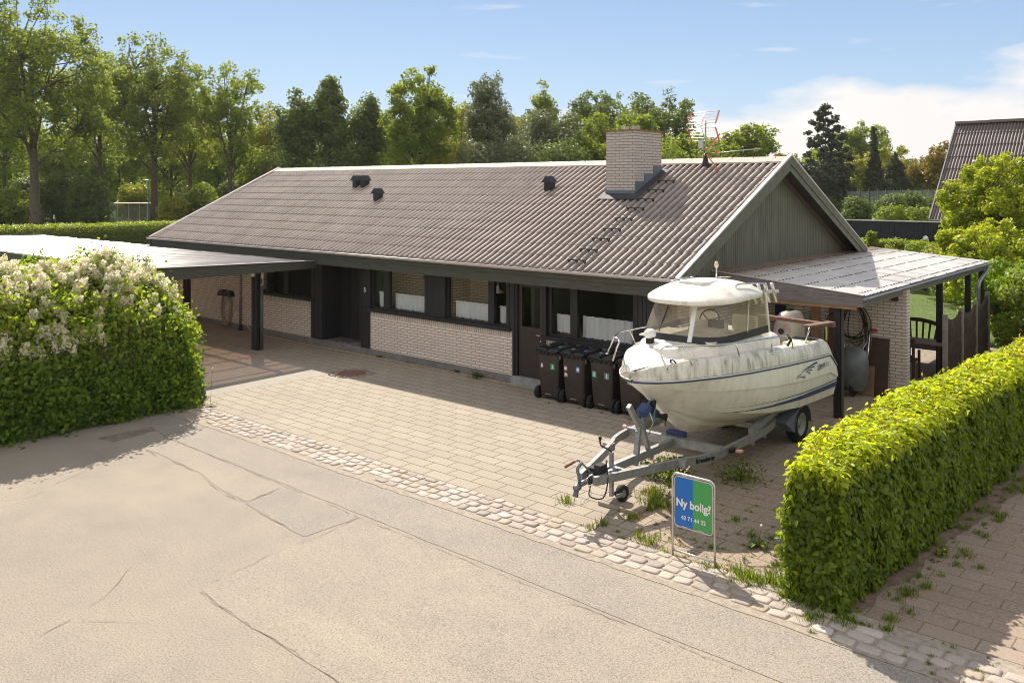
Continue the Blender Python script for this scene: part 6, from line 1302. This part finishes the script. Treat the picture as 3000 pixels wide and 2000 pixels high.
# ------------------------------------------------------------------ background
def at(px, d):
    r_ = (px-1500)/2533*d; return (.7565*r_-.654*d, .654*r_+.7565*d)
def zy(y, d): return 4.3-(y-546)*d/2533
def tree(px, d, ytop, hw, ybase, mat, label, seed, cat='tree', shape='oval', n=9000, size=.30, trunk=.3, clumps=60, group=None, name='broadleaf_tree', cr=.13, young=.25, trunk_y=None):
    g = np.random.default_rng(seed); x, y = at(px, d); H = zy(ytop, d); Rw = hw*d/2533; zb = max(.4, zy(ybase, d))
    root = thing(name, label, cat, (x, y, 0), 0, group); b = MB(); lean_ = g.normal(size=2)*.25
    tz = lambda z: (x+lean_[0]*z/H, y+lean_[1]*z/H)
    top_t = H*(.93 if shape in ('cone', 'pine') else .78); b.tube([(*tz(z), z) for z in np.linspace(0, top_t, 9)], [trunk*(1.25 if i == 0 else 1)*(1-.85*(i/8)**1.1) for i in range(9)], 8)
    C = []; Rr = []
    if shape == 'cone':
        k = 0; 
        for z in np.linspace(zb, H*.985, clumps):
            q = (1-(z-zb)/(H-zb)); rad = Rw*(q**.9)*g.uniform(.75, 1.12)+.08
            for j in range(5): a_ = g.uniform(0, 6.28); C.append((x+rad*.72*math.cos(a_), y+rad*.72*math.sin(a_), z-.12*rad)); Rr.append(max(.14, rad*.40))
    elif shape == 'pine':
        zs = [zb+(H-zb)*t for t in (0, .05, .12, .2, .27, .36, .44, .53, .60, .68, .75, .82, .88, .94, 1.0)]
        for z in zs:
            q = (z-zb)/(H-zb); rad = Rw*((1-q)**.62*.92+.12)
            for j in range(int(6+8*(1-q))): a_ = g.uniform(0, 6.28); rr_ = rad*g.uniform(.35, 1.0); C.append((x+rr_*math.cos(a_), y+rr_*math.sin(a_), z+g.normal()*.25)); Rr.append(.42+.35*(1-q)); b.tube([(*tz(z-.3), max(zb, z-.3)), (x+rr_*.9*math.cos(a_), y+rr_*.9*math.sin(a_), z)], [.06, .02], 4)
    else:
        for j in range(clumps*4):
            if len(C) >= clumps: break
            p = g.normal(size=3); p /= np.linalg.norm(p); rr_ = g.random()**(.42); 
            zc = (zb+H)/2; hz = (H-zb)/2; z = zc+p[2]*rr_*hz*.92; q = (z-zb)/(H-zb)
            wd = {'oval': math.sin(math.pi*min(1, max(0, q))**.8)**.6 if 0 < q < 1 else 0, 'broad': (1-max(0, (q-.35)/.65)**2.2)**.6*(.55+.45*min(1, q/.3)), 'column': .75*(1-q**2.6)+.1+.25*math.sin(q*9+seed)*.4, 'round': math.sqrt(max(0, 1-(2*q-1)**2))*.95+.08, 'vase': (.30+.75*q)*(1-max(0, (q-.7)/.3)**2)**.5}[shape]
            a_ = g.uniform(0, 6.28); R0 = Rw*max(.1, wd)*g.random()**.5; C.append((x+R0*math.cos(a_), y+R0*math.sin(a_), z)); Rr.append(cr*H*g.uniform(.55, 1.15)*(.75 if q > .8 else 1))
        C0 = np.array(C); nl = 9; idx = g.choice(len(C0), nl, replace=False); joints = []
        for k in idx:
            c = C0[k]; z0 = zb*.75+(c[2]-zb)*.30+g.uniform(0, .6); z0 = max(zb*.5, min(z0, H*.7)); p0 = Vector((*tz(z0), z0)); p3 = Vector(c); mid = p0.lerp(p3, .5)+Vector((0, 0, -.04*H*g.random()+.2)); b.tube(smooth([p0, mid, p3], 3), [trunk*.42, trunk*.36, trunk*.3, trunk*.25, trunk*.19, trunk*.13, .03][:7], 6); joints += [mid, p0.lerp(mid, .6), mid.lerp(p3, .5)]
        J = np.array([tuple(j) for j in joints])
        for c in C0: k = np.argmin(np.linalg.norm(J-c, axis=1)+np.maximum(0, J[:, 2]-c[2])*1.5); m_ = (Vector(J[k])+Vector(c))/2+Vector(g.normal(size=3)*.15); b.tube([tuple(J[k]), m_, tuple(c)], [trunk*.16, trunk*.10, .02], 4)
    C = np.array(C); Rr = np.array(Rr); w_ = Rr**2; w_ = w_/w_.sum(); i = g.choice(len(C), n, p=w_); dd = unit(g.normal(size=(n, 3))); rad = Rr[i]*(g.random(n)**.45)
    sub = unit(np.random.default_rng(seed+1).normal(size=(len(C)*6, 3))); j6 = g.integers(0, 6, n); P = C[i]+sub[i*6+j6]*(Rr[i]*.62)[:, None]+dd*(Rr[i]*.46*g.random(n)**.4)[:, None]
    if shape == 'pine': P[:, 2] = C[i][:, 2]+(P[:, 2]-C[i][:, 2])*.5
    b.build('trunk', M['bark'], root)
    foliage('crown', P, dd+g.normal(size=(n, 3))*.6+np.array([0, 0, .5]), size*g.uniform(.6, 1.25, n), mat, root, seed=seed+2, young=np.clip(g.random(n)*young+np.clip(dd[:, 2], 0, 1)*young, 0, 1), aspect=.75)
    return root
GB = 'tall trees beyond the rear hedge'
tree(105, 76, -70, 205, 500, M['oak'], 'tallest oak at the far left, thick grey trunk, crown cut by the picture top', 101, n=26000, size=.30, trunk=.46, clumps=120, cr=.075, shape='broad', name='oak_tree')
tree(-75, 84, 40, 120, 480, M['oak'], 'oak half outside the left edge of the picture', 102, n=8000, size=.30, trunk=.3, clumps=60, cr=.09, shape='broad', name='oak_tree')
tree(15, 88, 190, 90, 520, M['oak'], 'slim dark trunked tree left of the tallest oak', 103, n=7000, trunk=.22, clumps=50, cr=.10, shape='oval', name='oak_tree')
tree(451, 90, 92, 150, 500, M['oak'], 'broad oak rising behind the bus shelter', 104, n=22000, size=.30, trunk=.40, clumps=110, cr=.08, shape='broad', name='oak_tree')
tree(290, 97, 105, 85, 480, M['oak'], 'round crowned tree between the tallest oak and the oak behind the shelter', 105, n=9000, trunk=.3, clumps=60, cr=.09, shape='oval')
tree(672, 88, 172, 120, 510, M['mdleaf'], 'airy tree with a visible dark trunk above the left end of the house roof', 106, n=11000, size=.26, trunk=.30, clumps=90, cr=.065, shape='vase')
tree(560, 102, 250, 75, 500, M['ltleaf'], 'yellow green tree filling the gap right of the oak behind the shelter', 107, n=7500, clumps=50, cr=.11, shape='oval')
tree(790, 96, 300, 75, 520, M['ltleaf'], 'low yellow green tree over the left end of the ridge', 108, n=7500, clumps=50, cr=.12, shape='oval')
tree(868, 84, 262, 52, 500, M['dkleaf'], 'dark narrow tree, leftmost of the dark trio above the ridge', 109, n=9000, clumps=50, cr=.11, shape='column')
tree(965, 85, 212, 66, 510, M['dkleaf'], 'dark pointed tree, tallest of the dark trio above the ridge', 110, n=13000, clumps=70, cr=.09, shape='column')
tree(1078, 87, 252, 55, 510, M['dkleaf'], 'dark tree, rightmost of the dark trio above the ridge', 111, n=9500, clumps=50, cr=.10, shape='column')
tree(1232, 82, 176, 100, 505, M['mdleaf'], 'tall mid green tree with forked crown above the twin roof vents side of the ridge', 112, n=17000, size=.28, trunk=.30, clumps=95, cr=.075, shape='broad')
tree(1345, 98, 300, 80, 520, M['ltleaf'], 'yellow green tree tucked behind the forked mid green tree', 113, n=7500, clumps=50, cr=.12, shape='oval')
tree(1432, 84, 203, 68, 520, M['willow'], 'wispy dark grey green tree leaning over the middle of the ridge', 114, n=14000, size=.22, clumps=90, cr=.07, shape='oval', name='willow_tree')
tree(1505, 92, 335, 75, 530, M['willow'], 'low grey green tree right of the wispy one', 115, n=8000, size=.24, clumps=50, cr=.11, shape='round', name='willow_tree')
tree(1590, 97, 233, 38, 480, M['mdleaf'], 'slender spire shaped tree poking above its neighbours left of the chimney', 116, n=6000, clumps=45, cr=.075, shape='column')
tree(1610, 86, 312, 95, 520, M['willow'], 'wide dull grey green tree below the slender spire', 117, n=12000, size=.25, clumps=70, cr=.11, shape='round', name='willow_tree')
tree(1790, 104, 248, 120, 500, M['dkleaf'], 'wide round topped dark tree directly behind the chimney', 118, n=16000, size=.30, clumps=100, cr=.075, shape='round')
tree(1945, 100, 268, 85, 500, M['dkleaf'], 'dark ragged tree right behind the chimney, left of the aerial', 119, n=11000, clumps=80, cr=.075, shape='round')
tree(1712, 86, 340, 85, 520, M['mdleaf'], 'dense mid green tree just left of the chimney top', 120, n=9500, clumps=60, cr=.11, shape='round')
tree(1860, 82, 322, 80, 520, M['mdleaf'], 'bushy mid green tree just behind the chimney top', 121, n=10000, clumps=60, cr=.11, shape='oval')
tree(2005, 88, 395, 70, 520, M['mdleaf'], 'green tree partly behind the aerial', 122, n=7500, clumps=45, cr=.14, shape='oval')
tree(2085, 92, 408, 50, 520, M['ltleaf'], 'light tree between the aerial and the lobed tree', 123, n=5500, clumps=35, cr=.14, shape='oval')
tree(2190, 90, 357, 72, 520, M['mdleaf'], 'lobed green tree behind the right part of the ridge', 124, n=10000, clumps=60, cr=.10, shape='round')
tree(2290, 150, 452, 40, 520, M['orleaf'], 'pale ochre tree far off left of the pine', 125, n=4500, size=.4, clumps=35, cr=.14, shape='round')
tree(2418, 108, 318, 88, 560, M['needle'], 'tall dark pine with flat tiered branches', 126, n=15000, size=.34, trunk=.26, shape='pine', name='pine_tree')
tree(2400, 106, 470, 75, 575, M['needle'], 'low dark yew spreading at the foot of the pine', 127, n=9000, size=.32, trunk=.2, shape='round', name='yew_tree', clumps=45, cr=.16)
tree(2525, 132, 352, 70, 540, M['mdleaf'], 'big rounded tree behind the narrow spruce', 128, n=11000, size=.38, clumps=70, cr=.10, shape='round')
tree(2560, 104, 371, 26, 560, M['needle'], 'narrow pointed dark spruce', 129, n=8000, size=.26, trunk=.14, shape='cone', clumps=46, name='spruce_tree')
tree(2624, 104, 447, 46, 560, M['needle'], 'shorter cone shaped dark fir right of the narrow spruce', 130, n=9000, size=.26, trunk=.14, shape='cone', clumps=40, name='fir_tree')
tree(2505, 118, 462, 55, 560, M['ltleaf'], 'bright yellow green tree between the pine and the narrow spruce', 131, n=7500, size=.36, clumps=45, cr=.14, shape='round')
tree(2615, 122, 428, 58, 560, M['ltleaf'], 'bright yellow green tree behind the cone shaped fir', 132, n=7500, size=.36, clumps=45, cr=.13, shape='round')
tree(2676, 124, 462, 42, 560, M['mdleaf'], 'green tree right of the cone shaped fir', 133, n=6000, size=.36, clumps=40, cr=.14, shape='round')
tree(2730, 112, 462, 52, 570, M['orleaf'], 'ochre tinted tree left of the neighbour roof', 134, n=8000, size=.34, clumps=45, cr=.13, shape='round')
tree(2800, 108, 412, 75, 570, M['orleaf'], 'taller ochre tree half hidden by the neighbour roof', 135, n=9000, size=.34, clumps=55, cr=.11, shape='round')
for i, (px_, d_, yt_, hw_, m_) in enumerate([(30, 118, 360, 110, 'mdleaf'), (190, 116, 345, 100, 'oak'), (350, 120, 350, 95, 'mdleaf'), (500, 118, 345, 95, 'oak'), (640, 116, 360, 90, 'mdleaf'), (760, 118, 350, 85, 'mdleaf')]):
    tree(px_, d_, yt_, hw_, 585, M[m_], ['low green tree far behind the trunk of the tallest oak', 'low olive tree far behind, right of the thick oak trunk', 'low green tree far behind the left half of the bus shelter', 'low olive tree far behind the bus stop pole', 'low green tree far behind the airy tree', 'low green tree far behind the left end of the ridge'][i], 160+i, n=8000, size=.42, clumps=45, cr=.16, shape='round', trunk=.25)
mids = [(840, 355, 'leftmost'), (930, 340, 'second'), (1030, 345, 'third'), (1140, 350, 'fourth'), (1290, 345, 'fifth'), (1390, 335, 'sixth'), (1500, 350, 'seventh'), (1650, 345, 'eighth'), (1890, 350, 'ninth'), (2030, 405, 'rightmost')]
for i, (px_, yt_, w_) in enumerate(mids):
    tree(px_, 112+3*(i % 3), yt_, 85, 570, M[['mdleaf', 'dkleaf', 'ltleaf', 'mdleaf'][i % 4]], w_+' of the low backdrop trees filling the gaps above the roof ridge', 180+i, n=7500, size=.42, clumps=45, cr=.16, shape='round', trunk=.2, group='low backdrop trees behind the ridge')
# bushes and thickets below the trees
bl_ = [(20, 82, 560, 75, 'mdleaf', 'low bush at the far left below the tallest oak'), (165, 86, 512, 85, 'dkleaf', 'dark thicket right of the thick oak trunk'), (262, 84, 520, 65, 'dkleaf', 'dark rounded thicket left of the bus shelter'), (395, 104, 540, 50, 'ltleaf', 'sunny bush above the roof of the bus shelter'), (510, 84, 585, 45, 'ltleaf', 'low sunny bush right of the bus shelter'), (580, 86, 548, 62, 'mdleaf', 'sunlit bush behind the bus stop pole'), (680, 92, 540, 70, 'dkleaf', 'dark bush under the airy tree'), (90, 92, 530, 70, 'dkleaf', 'shaded bush directly behind the thick oak trunk'), (-60, 84, 540, 70, 'dkleaf', 'dark thicket outside the left edge'),
       (1180, 88, 420, 60, 'mdleaf', 'bush behind the ridge at the left foot of the forked tree'), (1300, 84, 410, 65, 'ltleaf', 'light bush behind the ridge at the right foot of the forked tree'), (1400, 80, 440, 60, 'willow', 'pale grey flowering bush behind the middle of the ridge'), (1530, 80, 430, 70, 'willow', 'grey green bush behind the ridge beside the right vent'), (1650, 78, 420, 60, 'dkleaf', 'dark bush behind the ridge left of the chimney'), (1000, 84, 430, 80, 'dkleaf', 'dark bush behind the ridge under the dark trio'), (880, 90, 420, 70, 'dkleaf', 'dark undergrowth behind the left third of the ridge'), (1980, 82, 430, 70, 'mdleaf', 'green bush behind the ridge right of the chimney'), (2100, 84, 440, 60, 'mdleaf', 'green bush behind the ridge right of the aerial'), (760, 90, 450, 60, 'mdleaf', 'bush over the left end of the ridge')]
for i, (px, d, yt, hw, m_, lab) in enumerate(bl_):
    x, y = at(px, d); H = zy(yt, d); rw = hw*d/2533; shrub('thicket_bush', x, y, rw, rw*.7, H, 8500, .27, M[m_], lab, 'bush', 200+i, clump=34, cs_=.22, young=.3)
bl2 = [(2508, 60, 590, 32, 'dkleaf', 'dark bush at the left end of the netting fence', .20), (2568, 62, 612, 26, 'dkleaf', 'small dark bush second from the left before the netting fence', .2), (2612, 64, 580, 34, 'dkleaf', 'dark upright bush in the middle before the netting fence', .2), (2668, 66, 575, 34, 'dkleaf', 'dark upright bush right of the middle before the netting fence', .2), (2726, 68, 590, 30, 'dkleaf', 'dark bush at the right end before the neighbour roof', .2), (2612, 54, 614, 40, 'mdleaf', 'rounded pale green shrub above the black wall, left one', .17), (2690, 54, 614, 42, 'mdleaf', 'rounded pale green shrub above the black wall, right one', .17)]
for i, (px, d, yt, hw, m_, lab, sz) in enumerate(bl2):
    x, y = at(px, d); H = zy(yt, d); rw = hw*d/2533; shrub('garden_bush', x, y, rw, rw, H, 6000, sz, M[m_], lab, 'bush', 240+i, clump=30, cs_=.24, young=.25)
# far woodland closing the horizon
g = np.random.default_rng(300); n = 90000; px = g.uniform(-900, 4200, n); d = 165+g.uniform(0, 25, n); r_ = (px-1500)/2533*d; top = 8.5+2.0*np.sin(px*.011)+1.3*np.sin(px*.037+1)+np.where(px < 1000, 3, 0); z = g.random(n)*top
P = np.stack([.7565*r_-.654*d, .654*r_+.7565*d, z], 1); foliage('far_woodland', P, g.normal(size=(n, 3))+np.array([0, 0, .5]), 1.05*g.uniform(.6, 1.3, n), M['mdleaf'], seed=300, kind='stuff', label='distant belt of trees closing the horizon', cat='woodland')
# clipped hedge behind the carport
profile_hedge('clipped_hedge', [(.55, 0), (.6, 1.2), (.5, 1.72), (0, 1.8), (-.5, 1.72), (-.6, 0)], lambda y: -58.9+.10*(y-19.65), 2, 52, 52000, .11, M['beech'], 'long clipped hedge with a sunny top running behind the carport and the house corner', 'hedge', jit=.06, seed=71, hang=.4, ends=(True, True), bump=.05, young=lambda P, Nn, off, g: np.clip((P[:, 2]-1.45)/.3, 0, 1)*.55*g.random(len(P)))
def xhedge(name, y, x0, x1, h, w, n, size, mat, label, seed, young=.5):
    g = np.random.default_rng(seed); root = thing(name, label, 'hedge', ((x0+x1)/2, y, 0)); m = n//2
    P1 = np.stack([g.uniform(x0, x1, m), np.full(m, y-w/2)+.05*g.normal(size=m), g.uniform(0, h, m)], 1); P2 = np.stack([g.uniform(x0, x1, n-m), y+g.uniform(-w/2, w/2, n-m), h+.05*g.normal(size=n-m)], 1); P = np.concatenate([P1, P2]); P += .07*snoise(P, 2, seed)[:, None]*np.array([0, 1, 1])
    Nn = np.concatenate([np.tile([0, -1., 0], (m, 1)), np.tile([0, 0, 1.], (n-m, 1))])+g.normal(size=(n, 3))*.5; foliage('foliage', P, Nn, size*g.uniform(.6, 1.3, n), mat, root, seed=seed, young=np.concatenate([np.zeros(m), np.ones(n-m)])*young*g.random(n)); MB().box(x0, x1, y-w/2+.1, y+w/2-.1, 0, h-.08).build('branches', M['core'], root)
xhedge('low_hedge', 43.5, -21, -2, 1.62, 1.0, 26000, .10, M['mdleaf'], 'low clipped hedge in front of the black wall', 72)
x, y = at(2445, 118); xhedge('far_hedge', y, x-14, x+3, 3.1, 1.2, 9000, .28, M['beech'], 'far clipped hedge seen just right of the gable', 73)
x, y = at(2553, 43); tr0 = tree(2553, 41.5, 680, 17, 730, M['mdleaf'], 'tiny pointed conifer in front of the black wall', 140, n=3500, size=.09, trunk=.04, shape='cone', clumps=20, name='small_conifer')
# black wall with a round lamp, netting fence, neighbour house
bw = thing('black_wall', 'long black stained board wall behind the low hedge', 'wall', (-10, 50, 0)); b = MB()
for i in range(90): b.box(-24+i*.25, -24+i*.25+.238, 49.97, 50.0, 0, 2.36)
b.box(-24, -1.5, 50.0, 50.12, 0, 2.36).build('board_face', plain('black_blue_stain', (.012, .013, .024), .7, var=.35), bw); MB().box(-24, -1.5, 49.93, 50.16, 2.36, 2.41).build('coping', M['trim'], bw)
xl = onx = None
k_ = (2713-1500)/2533; dl = 49.8/(.654*k_+.7565); xl = .7565*k_*dl-.654*dl; zl = 4.3-(698-546)*dl/2533
gl = thing('globe_lamp', 'round white lamp on the black wall', 'lamp', (xl, 49.9, zl)); MB().ell((xl, 49.72, zl), (.14, .12, .14), 16, 10).build('globe', plain('frosted_white', (.75, .76, .78), .4), gl); MB().box(xl-.05, xl+.05, 49.85, 49.97, zl-.05, zl+.05).build('bracket', M['black'], gl)
nf = thing('netting_fence', 'tall netting fence on dark posts behind the garden bushes', 'fence', (*at(2600, 75), 0)); pts = []
for i in range(13):
    t = i/12; d = 62+38*t; px = 2483+ (2760-2483)*(t**.82); pts.append((*at(px, d), 4.0)); MB().tube([(*at(px, d), 0), (*at(px, d), 4.05)], .05, 6).build('post', M['wood_dark'] if 0 else plain('dark_post', (.02, .02, .022), .8), nf)
a = MT('grey_netting'); a.col((.35, .36, .36)).set(Roughness=.8); t_ = a.n('ShaderNodeBsdfTransparent'); ms = a.n('ShaderNodeMixShader'); ms.inputs[0].default_value = .62; a.l(a.b.outputs[0], ms.inputs[1]); a.l(t_.outputs[0], ms.inputs[2]); a.l(ms.outputs[0], a.o.inputs[0])
b = MB(); b.grid([[(x, y, .1) for x, y, z in pts], [(x, y, 2.0) for x, y, z in pts], [(x, y, 3.92) for x, y, z in pts]]); b.build('netting', a.m, nf)
nh = thing('neighbour_house', 'neighbour house with a steep dark corrugated roof at the right edge', 'house', (-5, 59.4, 0)); NX0, NX1, NY, NR = -14.4, 8.0, 53.6, 59.45
nL = math.hypot(NR-NY, 8.24-2.4); nc, ns_ = (NR-NY)/nL, (8.24-2.4)/nL; rows = [(u_, min(u_+1.13, nL)) for u_ in np.arange(-.05, nL-.3, 1.05)]
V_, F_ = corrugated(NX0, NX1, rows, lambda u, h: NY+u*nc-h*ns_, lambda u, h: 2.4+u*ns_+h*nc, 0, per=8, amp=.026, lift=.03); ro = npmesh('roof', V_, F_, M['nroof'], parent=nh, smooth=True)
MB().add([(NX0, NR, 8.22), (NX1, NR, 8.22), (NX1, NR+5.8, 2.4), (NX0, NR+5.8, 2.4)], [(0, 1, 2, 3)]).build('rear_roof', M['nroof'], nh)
b = MB(); 
for i in range(12): xx = NX0-.05+i*1.9; b.box(xx, xx+1.93, NR-.22, NR+.22, 8.20+(.02 if i % 2 else 0), 8.36+(.02 if i % 2 else 0))
b.build('ridge_cap', plain('brown_ridge', (.19, .145, .135), .8), ro)
MB().beam((NX0-.03, NY-.05, 2.38), (NX0-.03, NR, 8.24), .06, .20, (0, 0, 1)).build('verge_trim', M['zinc'], nh); g_ = gutter(NX0-.05, NX1, NY-.12, 2.38, .07); g_.build('gutter', M['zinc'], nh)
MB().box(NX0+.5, NX1-.5, NY+.6, NR+5.2, 0, 2.5).build('wall', M['brick'], nh); MB().prism([(NY+.6, 2.5), (NR+5.2, 2.5), (NR, 7.9)], 'x', NX0+.5, NX0+.8).build('gable_wall', plain('dark_gable', (.03, .028, .035), .7), nh); MB().box(NX0+.3, NX1, NY-.02, NY+.6, 2.2, 2.36).build('fascia', M['wood_dark'], nh)
kx = (2905-1500)/2533
# skylight with white frame half hidden by the maple
uu = 1.9; cxs = -11.9; MB().add([(cxs+a_, NY+(uu+b_)*nc-.07*ns_, 2.4+(uu+b_)*ns_+.07*nc) for a_, b_ in ((0, 0), (.9, 0), (.9, 1.2), (0, 1.2))]+[(cxs+a_, NY+(uu+b_)*nc+.05, 2.4+(uu+b_)*ns_-.05) for a_, b_ in ((0, 0), (.9, 0), (.9, 1.2), (0, 1.2))], [(0, 1, 2, 3), (0, 4, 5, 1), (1, 5, 6, 2), (2, 6, 7, 3), (3, 7, 4, 0)]).build('skylight', M['trim'], ro)
# yellow green maple and shrubs at the right edge
def maple(px, d, ytop, hw, ybase, label, seed, n=26000, size=.13, mat='maple', **k): return tree(px, d, ytop, hw, ybase, M[mat], label, seed, n=n, size=size, trunk=.12, clumps=k.get('clumps', 90), cr=k.get('cr', .10), shape='round', name='maple_tree', young=.5)
maple(2960, 33, 432, 178, 760, 'yellow green maple in front of the neighbour roof', 150, clumps=130, cr=.095, n=40000)
maple(2930, 28, 640, 150, 960, 'leafy light green tree below the maple at the right edge', 151, clumps=100, cr=.15, n=36000, size=.12)
shrub('garden_shrub', *at(2960, 23.5), 1.3, 1.3, 2.2, 18000, .10, M['lilac'], 'deep green shrub at the right edge above the hornbeam hedge', 'bush', 152, clump=50, cs_=.17, full=False, young=.15)
shrub('garden_shrub', *at(3060, 20.5), 1.2, 1.2, 2.2, 14000, .10, M['mdleaf'], 'green shrub cut by the right edge just above the hornbeam hedge', 'bush', 153, clump=40, cs_=.17, young=.15)
shrub('garden_shrub', *at(2705, 36), 2.0, 1.5, 1.75, 12000, .10, M['mdleaf'], 'low green shrub behind the terrace left of the first shed post', 'bush', 154, clump=44, cs_=.2, young=.6)
shrub('garden_shrub', *at(2800, 33), 1.5, 1.5, 1.9, 12000, .10, M['ltleaf'], 'yellowish shrub seen between the two rear shed posts', 'bush', 155, clump=44, cs_=.2, young=.3)
shrub('garden_shrub', *at(2870, 31), 1.4, 1.4, 2.2, 12000, .10, M['mdleaf'], 'green shrub seen right of the shed downpipe', 'bush', 156, clump=44, cs_=.2, young=.3)
tufts('lawn_tufts', [(x_, y_, .5) for x_, y_ in zip(g.uniform(-11, 3, 1500), g.uniform(25.9, 35, 1500))], M['grassblade'], hmax=.14, nb=16, seed=78, spread=.22)
tag(tufts('daisies', [(*at(2690+g.uniform(-10, 90), 26.5+g.uniform(0, 4)), .3) for _ in range(50)], M['white'], hmax=.12, nb=8, seed=77), kind='stuff')
# bus shelter, lamps, bus stop
bx0 = at(386, 95); bs = thing('bus_shelter', 'glass bus shelter with a pale flat roof beyond the clipped hedge', 'bus shelter', (*bx0, 0), math.atan2(.654, .7565))
loc_ = lambda: None
MB().box(-2.05, 2.1, -.8, .85, 2.38, 2.48).build('roof', M['trim'], bs, local=True)
for x in (-2.0, -1.25, -.05, 1.15, 2.0):
    for y in ((-.7, .75) if abs(x) > 1.9 else (-.7,)): MB().box(x-.035, x+.035, y-.035, y+.035, 0, 2.38).build('post', M['trim'], bs, local=True)
MB().box(-1.97, 1.97, -.71, -.69, .25, 2.2).box(-2.01, -1.99, -.66, .7, .25, 2.2).box(1.99, 2.01, -.66, .7, .25, 2.2).build('glass_wall', M['sglass'], bs, local=True); MB().box(-1.4, 1.4, .1, .5, .45, .5).build('bench', M['wood_brown'], bs, local=True)
lx, ly = at(436, 91); sl = thing('street_lamp', 'blue grey street lamp in front of the bus shelter', 'street lamp', (lx, ly, 0)); MB().tube([(lx, ly, 0), (lx, ly, 4.85)], [.075, .05], 8).build('pole', plain('blue_grey_pole', (.13, .19, .24), .5, .3), sl); MB().ell((lx-.28, ly-.2, 4.93), (.45, .33, .11), 12, 8).build('lamp_head', M['zinc'], sl)
lx, ly = at(537, 93); st_ = thing('bus_stop_sign', 'slim bus stop pole with a small yellow head and a timetable board', 'bus stop sign', (lx, ly, 0)); MB().tube([(lx, ly, 0), (lx, ly, 3.9)], .045, 6).build('pole', M['zinc'], st_); MB().cbox((lx, ly, 3.85), (.38, .10, .32)).build('sign_head', plain('yellow_sign', (.42, .33, .05), .5), st_); MB().cbox((lx-.05, ly-.06, 1.95), (.16, .06, .62)).build('timetable', M['white'], st_)
lx, ly = at(606, 97); pp_ = thing('path_lamp', 'thin dark lamp post right of the bus stop sign', 'street lamp', (lx, ly, 0)); MB().tube([(lx, ly, 0), (lx, ly, 4.3)], .05, 6).build('pole', M['zinc'], pp_); MB().lathe([(.05, 4.25), (.2, 4.35), (.2, 4.42), (.03, 4.52)], (lx, ly, 0), 10).build('lamp_head', M['black'], pp_)
# ------------------------------------------------------------------ thin summer haze
hz = MB().box(-420, 420, -120, 460, -1.1, 42).build('haze', bpy.data.materials.new('summer_haze')); tag(hz, kind='stuff')
hm = hz.data.materials[0]; hm.use_nodes = True; ht = hm.node_tree; ht.nodes.clear(); ho = ht.nodes.new('ShaderNodeOutputMaterial'); hv = ht.nodes.new('ShaderNodeVolumePrincipled')
hv.inputs['Color'].default_value = (.95, .95, .92, 1); hv.inputs['Density'].default_value = .00016; hv.inputs['Anisotropy'].default_value = .35; ht.links.new(hv.outputs[0], ho.inputs['Volume'])
